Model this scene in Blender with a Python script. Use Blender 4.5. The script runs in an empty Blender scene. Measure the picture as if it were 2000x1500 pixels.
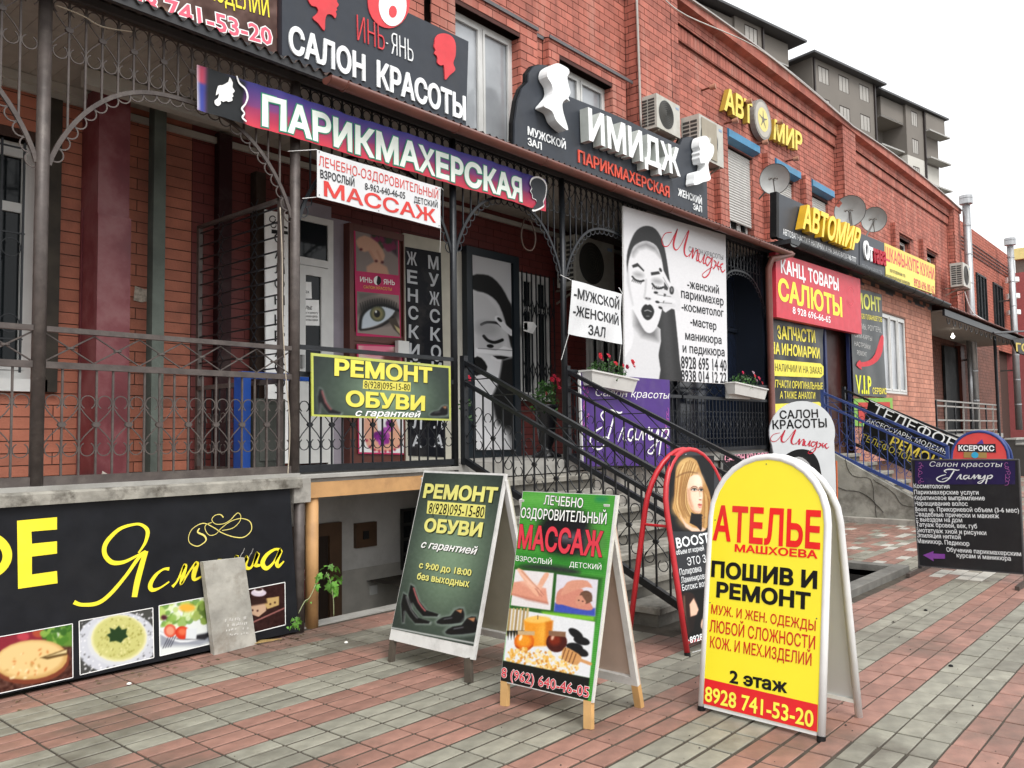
import bpy, math, random
import numpy as np
from mathutils import Matrix, Vector
from mathutils.geometry import tessellate_polygon
random.seed(7); rs = np.random.RandomState(5)
SC = bpy.context.scene
COL = SC.collection
R = math.radians
# ------------------------------------------------------------------ camera
FPX, YAW, PIT, ROL, CH = 1622., R(48.88), R(3.45), R(-0.75), 1.6
fw = np.array([math.sin(YAW)*math.cos(PIT), math.cos(YAW)*math.cos(PIT), math.sin(PIT)])
_r = np.array([math.cos(YAW), -math.sin(YAW), 0.]); _u = np.cross(_r, fw)
rt = _r*math.cos(ROL)+_u*math.sin(ROL); up = -_r*math.sin(ROL)+_u*math.cos(ROL)
CP = np.array([0., 0., CH])
cd = bpy.data.cameras.new('camera'); cam = bpy.data.objects.new('camera', cd); COL.objects.link(cam)
M = Matrix.Identity(4)
for i in range(3):
    M[i][0] = rt[i]; M[i][1] = up[i]; M[i][2] = -fw[i]; M[i][3] = CP[i]
cam.matrix_world = M
cd.sensor_width = 36; cd.lens = FPX/2000*36; cd.clip_start = .05; cd.clip_end = 3000
SC.camera = cam
# ------------------------------------------------------------------ sky, sun, exposure
SUN_EL, SUN_AZ = 52, 205      # an overcast noon; azimuth from north (+Y) clockwise
w = bpy.data.worlds.new('World'); SC.world = w; w.use_nodes = True
nt = w.node_tree; nt.nodes.clear()
sky = nt.nodes.new('ShaderNodeTexSky'); sky.sky_type = 'NISHITA'; sky.sun_disc = False
sky.sun_elevation = R(SUN_EL); sky.sun_rotation = R(SUN_AZ); sky.dust_density = 6; sky.air_density = 1.0
hs = nt.nodes.new('ShaderNodeHueSaturation'); hs.inputs['Saturation'].default_value = .06
mx = nt.nodes.new('ShaderNodeMix'); mx.data_type = 'RGBA'; mx.inputs[0].default_value = .72
mx.inputs[7].default_value = (7.4, 7.5, 7.6, 1)      # the even cloud cover
bg = nt.nodes.new('ShaderNodeBackground'); bg.inputs[1].default_value = .13
wo = nt.nodes.new('ShaderNodeOutputWorld')
nt.links.new(sky.outputs[0], hs.inputs['Color']); nt.links.new(hs.outputs[0], mx.inputs[6])
nt.links.new(mx.outputs[2], bg.inputs[0]); nt.links.new(bg.outputs[0], wo.inputs[0])
sd = bpy.data.lights.new('sun', 'SUN'); sd.energy = 1.1; sd.angle = R(25); sd.color = (1, .97, .93)
so = bpy.data.objects.new('sun', sd); COL.objects.link(so)
so.rotation_euler = (R(90-SUN_EL), 0, R(180-SUN_AZ)); so.location = (0, -20, 30)
SC.view_settings.view_transform = 'Standard'; SC.view_settings.look = 'None'
SC.view_settings.exposure = .8; SC.view_settings.gamma = 1; SC.view_settings.use_curve_mapping = False
SC.render.engine = 'CYCLES'; SC.cycles.use_denoising = True; SC.cycles.max_bounces = 6
SC.cycles.diffuse_bounces = 4
# ------------------------------------------------------------------ pixel <-> place
def ray(x, y): return fw*FPX+rt*(x-1000)-up*(y-750)
def onY(x, y, Y=5.95): d = ray(x, y); return CP+d*Y/d[1]
def onX(x, y, X): d = ray(x, y); return CP+d*X/d[0]
def onZ(x, y, z=0.): d = ray(x, y); return CP+d*(z-CH)/d[2]
def proj(p):
    d = np.asarray(p, float)-CP; t = d@fw
    return (1000+FPX*(d@rt)/t, 750-FPX*(d@up)/t, t)
def s2l(c):
    return tuple((v/12.92 if v <= .04045 else ((v+.055)/1.055)**2.4) for v in c)
def hx(h):
    return s2l([int(h[i:i+2], 16)/255 for i in (0, 2, 4)])
# ------------------------------------------------------------------ materials
MT = {}
def mat(name, col, rough=.6, metal=0., var=.08, rnd=0., nscale=6., bump=0., bscale=40., spec=.5, dirt=0., dcol=(.05, .045, .04), dscale=1.5, coord='Object', dlo=.5, streak=0.):
    if name in MT: return MT[name]
    m = bpy.data.materials.new(name); m.use_nodes = True; t = m.node_tree; n = t.nodes; l = t.links
    b = n['Principled BSDF']; b.inputs['Roughness'].default_value = rough; b.inputs['Metallic'].default_value = metal
    b.inputs['Specular IOR Level'].default_value = spec
    tc = n.new('ShaderNodeTexCoord'); geo = n.new('ShaderNodeNewGeometry')
    src = geo.outputs['Position'] if coord == 'World' else tc.outputs['Object']
    nz = n.new('ShaderNodeTexNoise'); nz.inputs['Scale'].default_value = nscale; nz.inputs['Detail'].default_value = 6
    l.new(src, nz.inputs['Vector'])
    mr = n.new('ShaderNodeMapRange'); mr.inputs[1].default_value = .3; mr.inputs[2].default_value = .7
    mr.inputs[3].default_value = 1-var; mr.inputs[4].default_value = 1+var
    l.new(nz.outputs[0], mr.inputs[0])
    val = mr.outputs[0]
    if rnd:
        oi = n.new('ShaderNodeObjectInfo'); ad = n.new('ShaderNodeMath'); ad.operation = 'ADD'
        l.new(oi.outputs['Random'], ad.inputs[0]); l.new(geo.outputs['Random Per Island'], ad.inputs[1])
        fr = n.new('ShaderNodeMath'); fr.operation = 'FRACT'; l.new(ad.outputs[0], fr.inputs[0])
        m2 = n.new('ShaderNodeMapRange'); m2.inputs[3].default_value = 1-rnd; m2.inputs[4].default_value = 1+rnd
        l.new(fr.outputs[0], m2.inputs[0])
        mu = n.new('ShaderNodeMath'); mu.operation = 'MULTIPLY'; l.new(val, mu.inputs[0]); l.new(m2.outputs[0], mu.inputs[1]); val = mu.outputs[0]
    vm = n.new('ShaderNodeVectorMath'); vm.operation = 'SCALE'; vm.inputs[0].default_value = col[:3]; l.new(val, vm.inputs[3])
    out = vm.outputs[0]
    if dirt:
        n2 = n.new('ShaderNodeTexNoise'); n2.inputs['Scale'].default_value = dscale; n2.inputs['Detail'].default_value = 8; n2.inputs['Roughness'].default_value = .65
        l.new(geo.outputs['Position'], n2.inputs['Vector'])
        r2 = n.new('ShaderNodeMapRange'); r2.inputs[1].default_value = dlo; r2.inputs[2].default_value = dlo+.16; r2.inputs[3].default_value = 0; r2.inputs[4].default_value = dirt
        l.new(n2.outputs[0], r2.inputs[0])
        mi = n.new('ShaderNodeMix'); mi.data_type = 'RGBA'; l.new(r2.outputs[0], mi.inputs[0]); l.new(out, mi.inputs[6]); mi.inputs[7].default_value = (*dcol, 1)
        out = mi.outputs[2]
    if streak:        # rain streaks and pale salt marks running down the wall
        mp = n.new('ShaderNodeMapping'); mp.inputs['Scale'].default_value = (2.6, 2.6, .28); l.new(geo.outputs['Position'], mp.inputs['Vector'])
        n4 = n.new('ShaderNodeTexNoise'); n4.inputs['Scale'].default_value = 1.4; n4.inputs['Detail'].default_value = 7; n4.inputs['Roughness'].default_value = .6; l.new(mp.outputs[0], n4.inputs['Vector'])
        for lo, hi, cc, k in ((.52, .68, (.12, .045, .035), streak), (.47, .33, (.55, .34, .27), streak*.7)):
            r4 = n.new('ShaderNodeMapRange'); r4.inputs[1].default_value = lo; r4.inputs[2].default_value = hi; r4.inputs[4].default_value = k; l.new(n4.outputs[0], r4.inputs[0])
            mi = n.new('ShaderNodeMix'); mi.data_type = 'RGBA'; l.new(r4.outputs[0], mi.inputs[0]); l.new(out, mi.inputs[6]); mi.inputs[7].default_value = (*cc, 1); out = mi.outputs[2]
    l.new(out, b.inputs['Base Color'])
    if bump:
        n3 = n.new('ShaderNodeTexNoise'); n3.inputs['Scale'].default_value = bscale; n3.inputs['Detail'].default_value = 5
        l.new(src, n3.inputs['Vector'])
        bp = n.new('ShaderNodeBump'); bp.inputs['Strength'].default_value = bump; bp.inputs['Distance'].default_value = .01
        l.new(n3.outputs[0], bp.inputs['Height']); l.new(bp.outputs[0], b.inputs['Normal'])
    MT[name] = m; return m
def attrmat(name, rough=.45, spec=.2):
    m = bpy.data.materials.new(name); m.use_nodes = True; t = m.node_tree; b = t.nodes['Principled BSDF']
    a = t.nodes.new('ShaderNodeAttribute'); a.attribute_name = 'ink'
    t.links.new(a.outputs['Color'], b.inputs['Base Color']); b.inputs['Roughness'].default_value = rough
    b.inputs['Specular IOR Level'].default_value = spec
    return m
def glassmat(name, col=(.02, .025, .03), rough=.04):
    m = mat(name, col, rough, 0, .05, spec=.8); return m
brick_up = mat('salmon_brick', (.43, .135, .095), .75, streak=.4, var=.15, rnd=.19, nscale=3, bump=.3, bscale=60, dirt=.35, dcol=(.2, .06, .045), dscale=.9)
brick_lo = mat('painted_orange_brick', (.40, .135, .08), .7, var=.18, rnd=.09, nscale=4, bump=.25, bscale=50, dirt=.55, dcol=(.17, .065, .045), dscale=1.3)
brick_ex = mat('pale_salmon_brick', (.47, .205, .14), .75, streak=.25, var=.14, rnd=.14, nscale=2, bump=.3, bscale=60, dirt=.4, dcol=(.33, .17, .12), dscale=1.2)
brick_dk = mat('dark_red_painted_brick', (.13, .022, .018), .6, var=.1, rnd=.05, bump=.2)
mortar = mat('mortar', (.065, .022, .017), .9, var=.2, bump=.3)
mortar_lo = mat('mortar_dark', (.06, .03, .022), .9)
mortar_ex = mat('mortar_pale', (.22, .12, .09), .9)
concrete = mat('weathered_concrete', (.30, .285, .255), .9, var=.25, nscale=4, bump=.5, bscale=25, dirt=.7, dcol=(.08, .075, .065), dscale=3)
concrete_lt = mat('pale_concrete', (.33, .32, .295), .85, var=.2, nscale=5, bump=.4, bscale=30, dirt=.6, dcol=(.14, .13, .11), dscale=2.5)
iron_br = mat('brown_grey_iron', (.080, .065, .059), .5, metal=.2, var=.25, nscale=12, bump=.2, dirt=.5, dcol=(.14, .12, .105), dscale=9)
iron_bk = mat('black_iron', (.012, .014, .017), .4, metal=.2, var=.25, nscale=12, bump=.15)
iron_bl = mat('blue_iron', (.02, .045, .19), .45, var=.2)
white_pvc = mat('white_pvc', (.62, .62, .6), .4, var=.06)
white_met = mat('white_paint', (.70, .70, .69), .4, var=.05, dirt=.15, dcol=(.3, .28, .25), dscale=6)
glass = mat('window_glass', (.012, .015, .017), .06, var=.1, spec=.2)
glass_lt = mat('glass_reflections_curtains', (.36, .38, .40), .12, var=.28, nscale=1.3, spec=.9)  # uneven tone painted into the pane for sky reflections and curtains
glass_bl = mat('dark_blue_glass', (.006, .010, .022), .12, var=.2, spec=.6)
soffitm = mat('soffit_board', (.36, .33, .29), .7, var=.1, dirt=.4, dcol=(.2, .18, .16))
gutterm = mat('brown_gutter', (.15, .052, .038), .4, var=.15, dirt=.3, dcol=(.09, .05, .04), dscale=4)
gutter_bk = mat('black_gutter', (.025, .026, .028), .45, var=.2)
black = mat('black_paint', (.012, .012, .013), .5)
def M_(h, rough=.5, **k):
    k.setdefault('spec', .22); k.setdefault('dirt', .09); k.setdefault('dcol', (.24, .22, .19)); k.setdefault('dscale', 4); return mat('paint_'+h+('' if rough == .5 else '_%02d' % int(rough*100)), hx(h), rough, **k)
# ------------------------------------------------------------------ mesh building
def link(o, parent=None):
    COL.objects.link(o)
    if parent is not None: o.parent = parent
    return o
def tag(o, label=None, cat=None, group=None, kind=None):
    if label: o['label'] = label
    if cat: o['category'] = cat
    if group: o['group'] = group
    if kind: o['kind'] = kind
    return o
def emp(name, label, cat, loc=(0, 0, 0), group=None, mat4=None, rz=0):
    o = bpy.data.objects.new(name, None); COL.objects.link(o); o.empty_display_size = .1
    if mat4 is not None: o.matrix_world = mat4
    else: o.location = loc; o.rotation_euler = (0, 0, rz)
    tag(o, label, cat, group); return o
def copy_tree(o, parent=None):
    c = o.copy(); COL.objects.link(c); c.parent = parent
    for ch in list(o.children): copy_tree(ch, c)
    return c
class MB:
    def __init__(s): s.v = []; s.f = []
    def add(s, vs, fs):
        n = len(s.v); s.v += [tuple(map(float, p)) for p in vs]; s.f += [tuple(n+i for i in f) for f in fs]; return s
    def box(s, x0, x1, y0, y1, z0, z1):
        return s.add([(x0, y0, z0), (x1, y0, z0), (x1, y1, z0), (x0, y1, z0), (x0, y0, z1), (x1, y0, z1), (x1, y1, z1), (x0, y1, z1)],
                     [(0, 3, 2, 1), (4, 5, 6, 7), (0, 1, 5, 4), (1, 2, 6, 5), (2, 3, 7, 6), (3, 0, 4, 7)])
    def cbox(s, x0, x1, y0, y1, z0, z1, c=.004):      # a box with the front and top edges chamfered
        vs = []
        for (a, b2, z) in ((c, c, z0), (0, c, z0+0), ):
            pass
        X0, X1, Y0, Y1, Z0, Z1 = x0, x1, y0, y1, z0, z1
        v = [(X0, Y0, Z0), (X1, Y0, Z0), (X1, Y1, Z0), (X0, Y1, Z0), (X0, Y0, Z1-c), (X1, Y0, Z1-c), (X1, Y1, Z1-c), (X0, Y1, Z1-c),
             (X0+c, Y0+c, Z1), (X1-c, Y0+c, Z1), (X1-c, Y1-c, Z1), (X0+c, Y1-c, Z1)]
        return s.add(v, [(0, 1, 5, 4), (1, 2, 6, 5), (2, 3, 7, 6), (3, 0, 4, 7), (4, 5, 9, 8), (5, 6, 10, 9), (6, 7, 11, 10), (7, 4, 8, 11), (8, 9, 10, 11), (0, 3, 2, 1)])
    def quad(s, a, b, c, d): return s.add([a, b, c, d], [(0, 1, 2, 3)])
    def beam(s, p, q, w, h=None, upv=(0, 0, 1)):
        h = h or w; p = Vector(p); q = Vector(q); d = (q-p).normalized(); U = Vector(upv)
        if abs(d.dot(U)) > .98: U = Vector((0, 1, 0))
        a = d.cross(U).normalized()*w/2; b = a.cross(d).normalized()*h/2
        vs = [p-a-b, p+a-b, p+a+b, p-a+b, q-a-b, q+a-b, q+a+b, q-a+b]
        return s.add(vs, [(0, 3, 2, 1), (4, 5, 6, 7), (0, 1, 5, 4), (1, 2, 6, 5), (2, 3, 7, 6), (3, 0, 4, 7)])
    def tube(s, pts, r, n=6, closed=False, cap=True):
        P = [Vector(p) for p in pts]; m = len(P); rr = r if hasattr(r, '__len__') else [r]*m
        prev = None; base = len(s.v)
        for i, p in enumerate(P):
            if closed: d = P[(i+1) % m]-P[i-1]
            else: d = P[min(i+1, m-1)]-P[max(i-1, 0)]
            d.normalize()
            if prev is None:
                U = Vector((0, 0, 1)) if abs(d.z) < .9 else Vector((0, 1, 0))
                a = d.cross(U).normalized()
            else:
                a = (prev-d*prev.dot(d)).normalized()
            prev = a; b = d.cross(a)
            for k in range(n):
                t = 2*math.pi*(k+.5)/n; q = p+(a*math.cos(t)+b*math.sin(t))*rr[i]; s.v.append(tuple(q))
        for i in range(m if closed else m-1):
            j = (i+1) % m
            for k in range(n):
                s.f.append((base+i*n+k, base+i*n+(k+1) % n, base+j*n+(k+1) % n, base+j*n+k))
        if not closed and cap:
            s.f.append(tuple(base+k for k in range(n-1, -1, -1))); s.f.append(tuple(base+(m-1)*n+k for k in range(n)))
        return s
    def prism(s, poly, y0, y1, fr=None):      # poly in (x,z); extruded along y.  y0 front
        poly = [tuple(p) for p in poly]
        A = sum(poly[i][0]*poly[(i+1) % len(poly)][1]-poly[(i+1) % len(poly)][0]*poly[i][1] for i in range(len(poly)))
        if A < 0: poly = poly[::-1]
        n = len(poly); tri = tessellate_polygon([[Vector((p[0], p[1], 0)) for p in poly]])
        vs = [(x, y0, z) for x, z in poly]+[(x, y1, z) for x, z in poly]
        fs = []
        for t in tri:
            a, b, c = [Vector((poly[i][0], poly[i][1], 0)) for i in t]
            t = tuple(t) if (b-a).cross(c-a).z > 0 else (t[0], t[2], t[1])
            fs.append(t)
            if y1 != y0: fs.append((n+t[0], n+t[2], n+t[1]))
        if y1 != y0: fs += [(i, n+i, n+(i+1) % n, (i+1) % n) for i in range(n)]
        return s.add(vs, fs)
    def disc(s, c, r, y, n=20, rz=None):
        return s.prism([(c[0]+r*math.cos(2*math.pi*i/n), c[1]+(rz or r)*math.sin(2*math.pi*i/n)) for i in range(n)], y, y)
    def lathe(s, prof, n=16, c=(0, 0, 0)):
        base = len(s.v)
        for r, z in prof:
            for k in range(n):
                t = 2*math.pi*k/n; s.v.append((c[0]+r*math.cos(t), c[1]+r*math.sin(t), c[2]+z))
        for i in range(len(prof)-1):
            for k in range(n):
                s.f.append((base+i*n+k, base+i*n+(k+1) % n, base+(i+1)*n+(k+1) % n, base+(i+1)*n+k))
        return s
    def mesh(s, name, m, smooth=False):
        me = bpy.data.meshes.new(name); me.from_pydata(s.v, [], s.f)
        if m is not None: me.materials.append(m)
        if smooth: me.polygons.foreach_set('use_smooth', [True]*len(me.polygons))
        me.update(); return me
    def build(s, name, m, parent=None, smooth=False, label=None, kind=None, loc=None):
        o = bpy.data.objects.new(name, s.mesh(name, m, smooth)); link(o, parent)
        if loc: o.location = loc
        if label: o['label'] = label
        if kind: o['kind'] = kind
        return o
def inst(name, me, parent, loc=(0, 0, 0), rot=None, scale=None):
    o = bpy.data.objects.new(name, me); link(o, parent); o.location = loc
    if rot: o.rotation_euler = rot
    if scale: o.scale = scale
    return o
def smoothpts(pts, n=5, closed=True):
    P = [np.array(p, float) for p in pts]; m = len(P); out = []
    for i in range(m if closed else m-1):
        if closed: p0, p1, p2, p3 = P[i-1], P[i], P[(i+1) % m], P[(i+2) % m]
        else: p0, p1, p2, p3 = P[max(i-1, 0)], P[i], P[i+1], P[min(i+2, m-1)]
        for k in range(n):
            t = k/n
            out.append(.5*((2*p1)+(-p0+p2)*t+(2*p0-5*p1+4*p2-p3)*t*t+(-p0+3*p1-3*p2+p3)*t**3))
    if not closed: out.append(P[-1])
    return out
# ------------------------------------------------------------------ planes that carry print and letters
class Pl:
    """a plane in the place: O origin, u to the right, v up; local y points away from the viewer"""
    def __init__(s, O, u, v):
        s.O = np.array(O, float); s.u = np.array(u, float); s.u /= np.linalg.norm(s.u)
        v = np.array(v, float); v -= s.u*(v@s.u); s.v = v/np.linalg.norm(v); s.n = np.cross(s.v, s.u)
    def px(s, x, y):
        d = ray(x, y); t = ((s.O-CP)@s.n)/(d@s.n); p = CP+d*t-s.O
        return (p@s.u, p@s.v)
    def m4(s):
        m = Matrix.Identity(4)
        for i in range(3): m[i][0] = s.u[i]; m[i][1] = s.n[i]; m[i][2] = s.v[i]; m[i][3] = s.O[i]
        return m
    def back(s, d): return Pl(s.O+s.n*d, s.u, s.v)
def facade(x, y, Y): return Pl(onY(x, y, Y), (1, 0, 0), (0, 0, 1))
_tc = {}
def _glyphs(s, bold, res):
    """outline of the letters from the built in font, filled by a non-zero winding triangulation"""
    c = bpy.data.curves.new('t', 'FONT'); c.body = s; c.resolution_u = res; c.fill_mode = 'NONE'
    o = bpy.data.objects.new('t', c); me = bpy.data.meshes.new_from_object(o)
    v = np.zeros(len(me.vertices)*3, 'f'); me.vertices.foreach_get('co', v); v = v.reshape(-1, 3).astype(float)
    nx = {}
    for e in me.edges: a, b = e.vertices; nx.setdefault(a, []).append(b); nx.setdefault(b, []).append(a)
    bpy.data.objects.remove(o); bpy.data.curves.remove(c); bpy.data.meshes.remove(me)
    seen = set(); loops = []
    for a in range(len(v)):
        if a in seen or a not in nx: continue
        L = [a]; seen.add(a); cur = a; prev = -1
        # outlines are stored in order, so follow rising indices
        nb = nx[a]; step = a+1 if a+1 in nb else nb[0]
        while step != a and step not in seen:
            L.append(step); seen.add(step); prev, cur = cur, step
            n2 = [q for q in nx[cur] if q != prev]; step = n2[0] if n2 else a
        P = [v[L[0]]]; 
        for q in L[1:]:
            if np.linalg.norm(v[q][:2]-P[-1][:2]) > 1e-5: P.append(v[q])
        if np.linalg.norm(P[-1][:2]-P[0][:2]) < 1e-5: P.pop()
        if len(P) > 2: loops.append(np.array(P)[:, :2])
    if not loops: return np.zeros((0, 3)), []
    if bold:
        out = []
        for L in loops:
            d0 = L-np.roll(L, 1, 0); d1 = np.roll(L, -1, 0)-L; n0 = np.stack([-d0[:, 1], d0[:, 0]], 1); n1 = np.stack([-d1[:, 1], d1[:, 0]], 1)
            n0 /= np.linalg.norm(n0, axis=1)[:, None]+1e-12; n1 /= np.linalg.norm(n1, axis=1)[:, None]+1e-12; m = n0+n1; m /= (np.sum(m*m, 1)/2)[:, None].clip(.7)
            out.append(L+m*bold)
        ar = [.5*np.sum(L[:, 0]*np.roll(L[:, 1], -1)-np.roll(L[:, 0], -1)*L[:, 1]) for L in loops]
        for i, L in enumerate(loops):
            ref = i; q = L[0]
            for j, K in enumerate(loops):
                if j != i and abs(ar[j]) > abs(ar[ref]):
                    y0, y1 = K[:, 1], np.roll(K[:, 1], -1); x0, x1 = K[:, 0], np.roll(K[:, 0], -1); c_ = (y0 > q[1]) != (y1 > q[1])
                    if np.sum(c_ & (q[0] < (x1-x0)*(q[1]-y0)/np.where(y1 == y0, 1e-9, y1-y0)+x0)) % 2: ref = j
            if ar[ref] > 0: out[i] = 2*L-out[i]
        loops = out
    from mathutils.geometry import delaunay_2d_cdt
    V = []; E = []
    for L in loops:
        n = len(V); V += [Vector((float(x), float(y))) for x, y in L]; E += [(n+k, n+(k+1) % len(L)) for k in range(len(L))]
    ov, oe, of, *_ = delaunay_2d_cdt(V, E, [], 0, 1e-6)
    ov = np.array([[q.x, q.y, 0] for q in ov]); T = np.array([f for f in of if len(f) == 3]); C = ov[T].mean(1)[:, :2]; wn = np.zeros(len(C))
    for L in loops:
        x0, y0 = L[:, 0][None], L[:, 1][None]; x1, y1 = np.roll(L[:, 0], -1)[None], np.roll(L[:, 1], -1)[None]; px_, py_ = C[:, :1], C[:, 1:]
        cr = (x1-x0)*(py_-y0)-(px_-x0)*(y1-y0); wn += np.sum((y0 <= py_) & (y1 > py_) & (cr > 0), 1)-np.sum((y0 > py_) & (y1 <= py_) & (cr < 0), 1)
    T = T[np.abs(wn) > .5]; used = np.unique(T); mp = -np.ones(len(ov), int); mp[used] = np.arange(len(used)); T = mp[T]; ov = ov[used]
    a, b, c_ = ov[T[:, 0]], ov[T[:, 1]], ov[T[:, 2]]; fl = ((b[:, 0]-a[:, 0])*(c_[:, 1]-a[:, 1])-(b[:, 1]-a[:, 1])*(c_[:, 0]-a[:, 0])) < 0; T[fl] = T[fl][:, ::-1]
    return ov, [tuple(int(q) for q in t) for t in T]
def textmesh(s, bold, res):
    """letters as faces, cached by string and weight"""
    k = (s, bold, res)
    if k not in _tc: _tc[k] = _glyphs(s, bold, res)
    return _tc[k]
def text(root, pl, s, BL, BR, TL, m, d=.003, bold=.012, name='lettering', ex=0., res=2, sl=0., out=None, ow=.03, od=None, warp=None, trap=0.):
    """a line of lettering between photo points BL-BR (baseline ends) and TL (top of the capitals)"""
    v, f = textmesh(s, bold, res)
    if not len(v): return
    a = np.array(pl.px(*BL)); b = np.array(pl.px(*BR)); c = np.array(pl.px(*TL))
    x0, x1 = v[:, 0].min(), v[:, 0].max(); e = (b-a)/(x1-x0); h = np.linalg.norm(c-a)/.735
    en = e/np.linalg.norm(e); pv = np.array([-en[1], en[0]])*h
    if out is not None:
        vo, fo = textmesh(s, bold+ow, res)
        P = a+np.outer(vo[:, 0]-x0+vo[:, 1]*sl, e)+np.outer(vo[:, 1], pv)
        _mk(root, P, fo, (od if od is not None else d-.0012), out, 'letter_outline', warp, 0, vo[:, 2])
    P = a+np.outer(v[:, 0]-x0+v[:, 1]*sl, e)+np.outer(v[:, 1], pv)
    return _mk(root, P, f, d, m, name, warp, ex, v[:, 2])
def _mk(root, P, f, d, m, name, warp, ex, zo=0.):
    n = len(P); y = np.full(n, -d)-zo
    if warp: y = y+np.array([warp(p[0], p[1]) for p in P])
    vs = [(p[0], yy, p[1]) for p, yy in zip(P, y)]; fs = list(f)
    fs = [q for q in fs]
    if ex:
        vs += [(p[0], -d+ex, p[1]) for p in P]
        cnt = {}
        for q in fs:
            for i in range(len(q)):
                k = (q[i], q[(i+1) % len(q)]); cnt[k] = 1
        for (i, j) in list(cnt):
            if (j, i) not in cnt: fs.append((j, i, n+i, n+j))
    o = MB().add(vs, fs).build(name, m, root)
    return o
def letters(root, pl, s, BL, BR, TL, TR, m, ex, d, bold=.02, name='letter', side=None, res=4, sl=0.):
    """channel letters: every letter a part of its own, front face at depth d before the plane, ex deep"""
    a, b, c, e2 = [np.array(pl.px(*p)) for p in (BL, BR, TL, TR)]
    full, _ = textmesh(s, bold, res); X0, X1 = full[:, 0].min(), full[:, 0].max()
    for i, ch in enumerate(s):
        if ch == ' ': continue
        v, f = textmesh(ch, bold, res); vf, _ = textmesh(s[:i+1], bold, res)
        off = vf[:, 0].max()-v[:, 0].max(); tx = (v[:, 0]+off-X0+v[:, 1]*sl)/(X1-X0); ty = v[:, 1]/.735
        bot = a+np.outer(tx, b-a); top = c+np.outer(tx, e2-c); P = bot+(top-bot)*ty[:, None]
        o = _mk(root, P, f, d, m, name, None, ex, v[:, 2])
        if side is not None:
            me = o.data; me.materials.append(side); nf = len(f)
            for p in me.polygons:
                if p.index >= nf: p.material_index = 1
def shape(root, pl, pts, m, d=.003, ex=0., name='emblem', sm=0, warp=None):
    if sm: pts = smoothpts(pts, sm)
    P = [pl.px(*p) for p in pts]
    return MB().prism(P, -d, -d+ex).build(name, m, root)
def ribbon(root, pl, strokes, m, d=.003, name='script_lettering', n=6):
    """script lettering: strokes of (x, y, width) in the photo's pixels"""
    mb = MB()
    for k, st in enumerate(strokes):
        pts = smoothpts([p if len(p) == 3 else (*p, st[0][2]) for p in st], n, closed=False)
        L = [np.array(pl.px(p[0], p[1])) for p in pts]
        W = []
        for p, q in zip(pts, L):
            q2 = np.array(pl.px(p[0], p[1]+1)); W.append(p[2]*np.linalg.norm(q2-q)*.5)
        vs = []
        for i in range(len(L)):
            t = L[min(i+1, len(L)-1)]-L[max(i-1, 0)]; t = t/(np.linalg.norm(t)+1e-9); nn = np.array([-t[1], t[0]])
            dd = d+.00025*k
            vs += [(*(L[i]+nn*W[i])[:1], -dd, (L[i]+nn*W[i])[1]), ((L[i]-nn*W[i])[0], -dd, (L[i]-nn*W[i])[1])]
        mb.add(vs, [(2*i+1, 2*i+3, 2*i+2, 2*i) for i in range(len(L)-1)])
    return mb.build(name, m, root)
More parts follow.
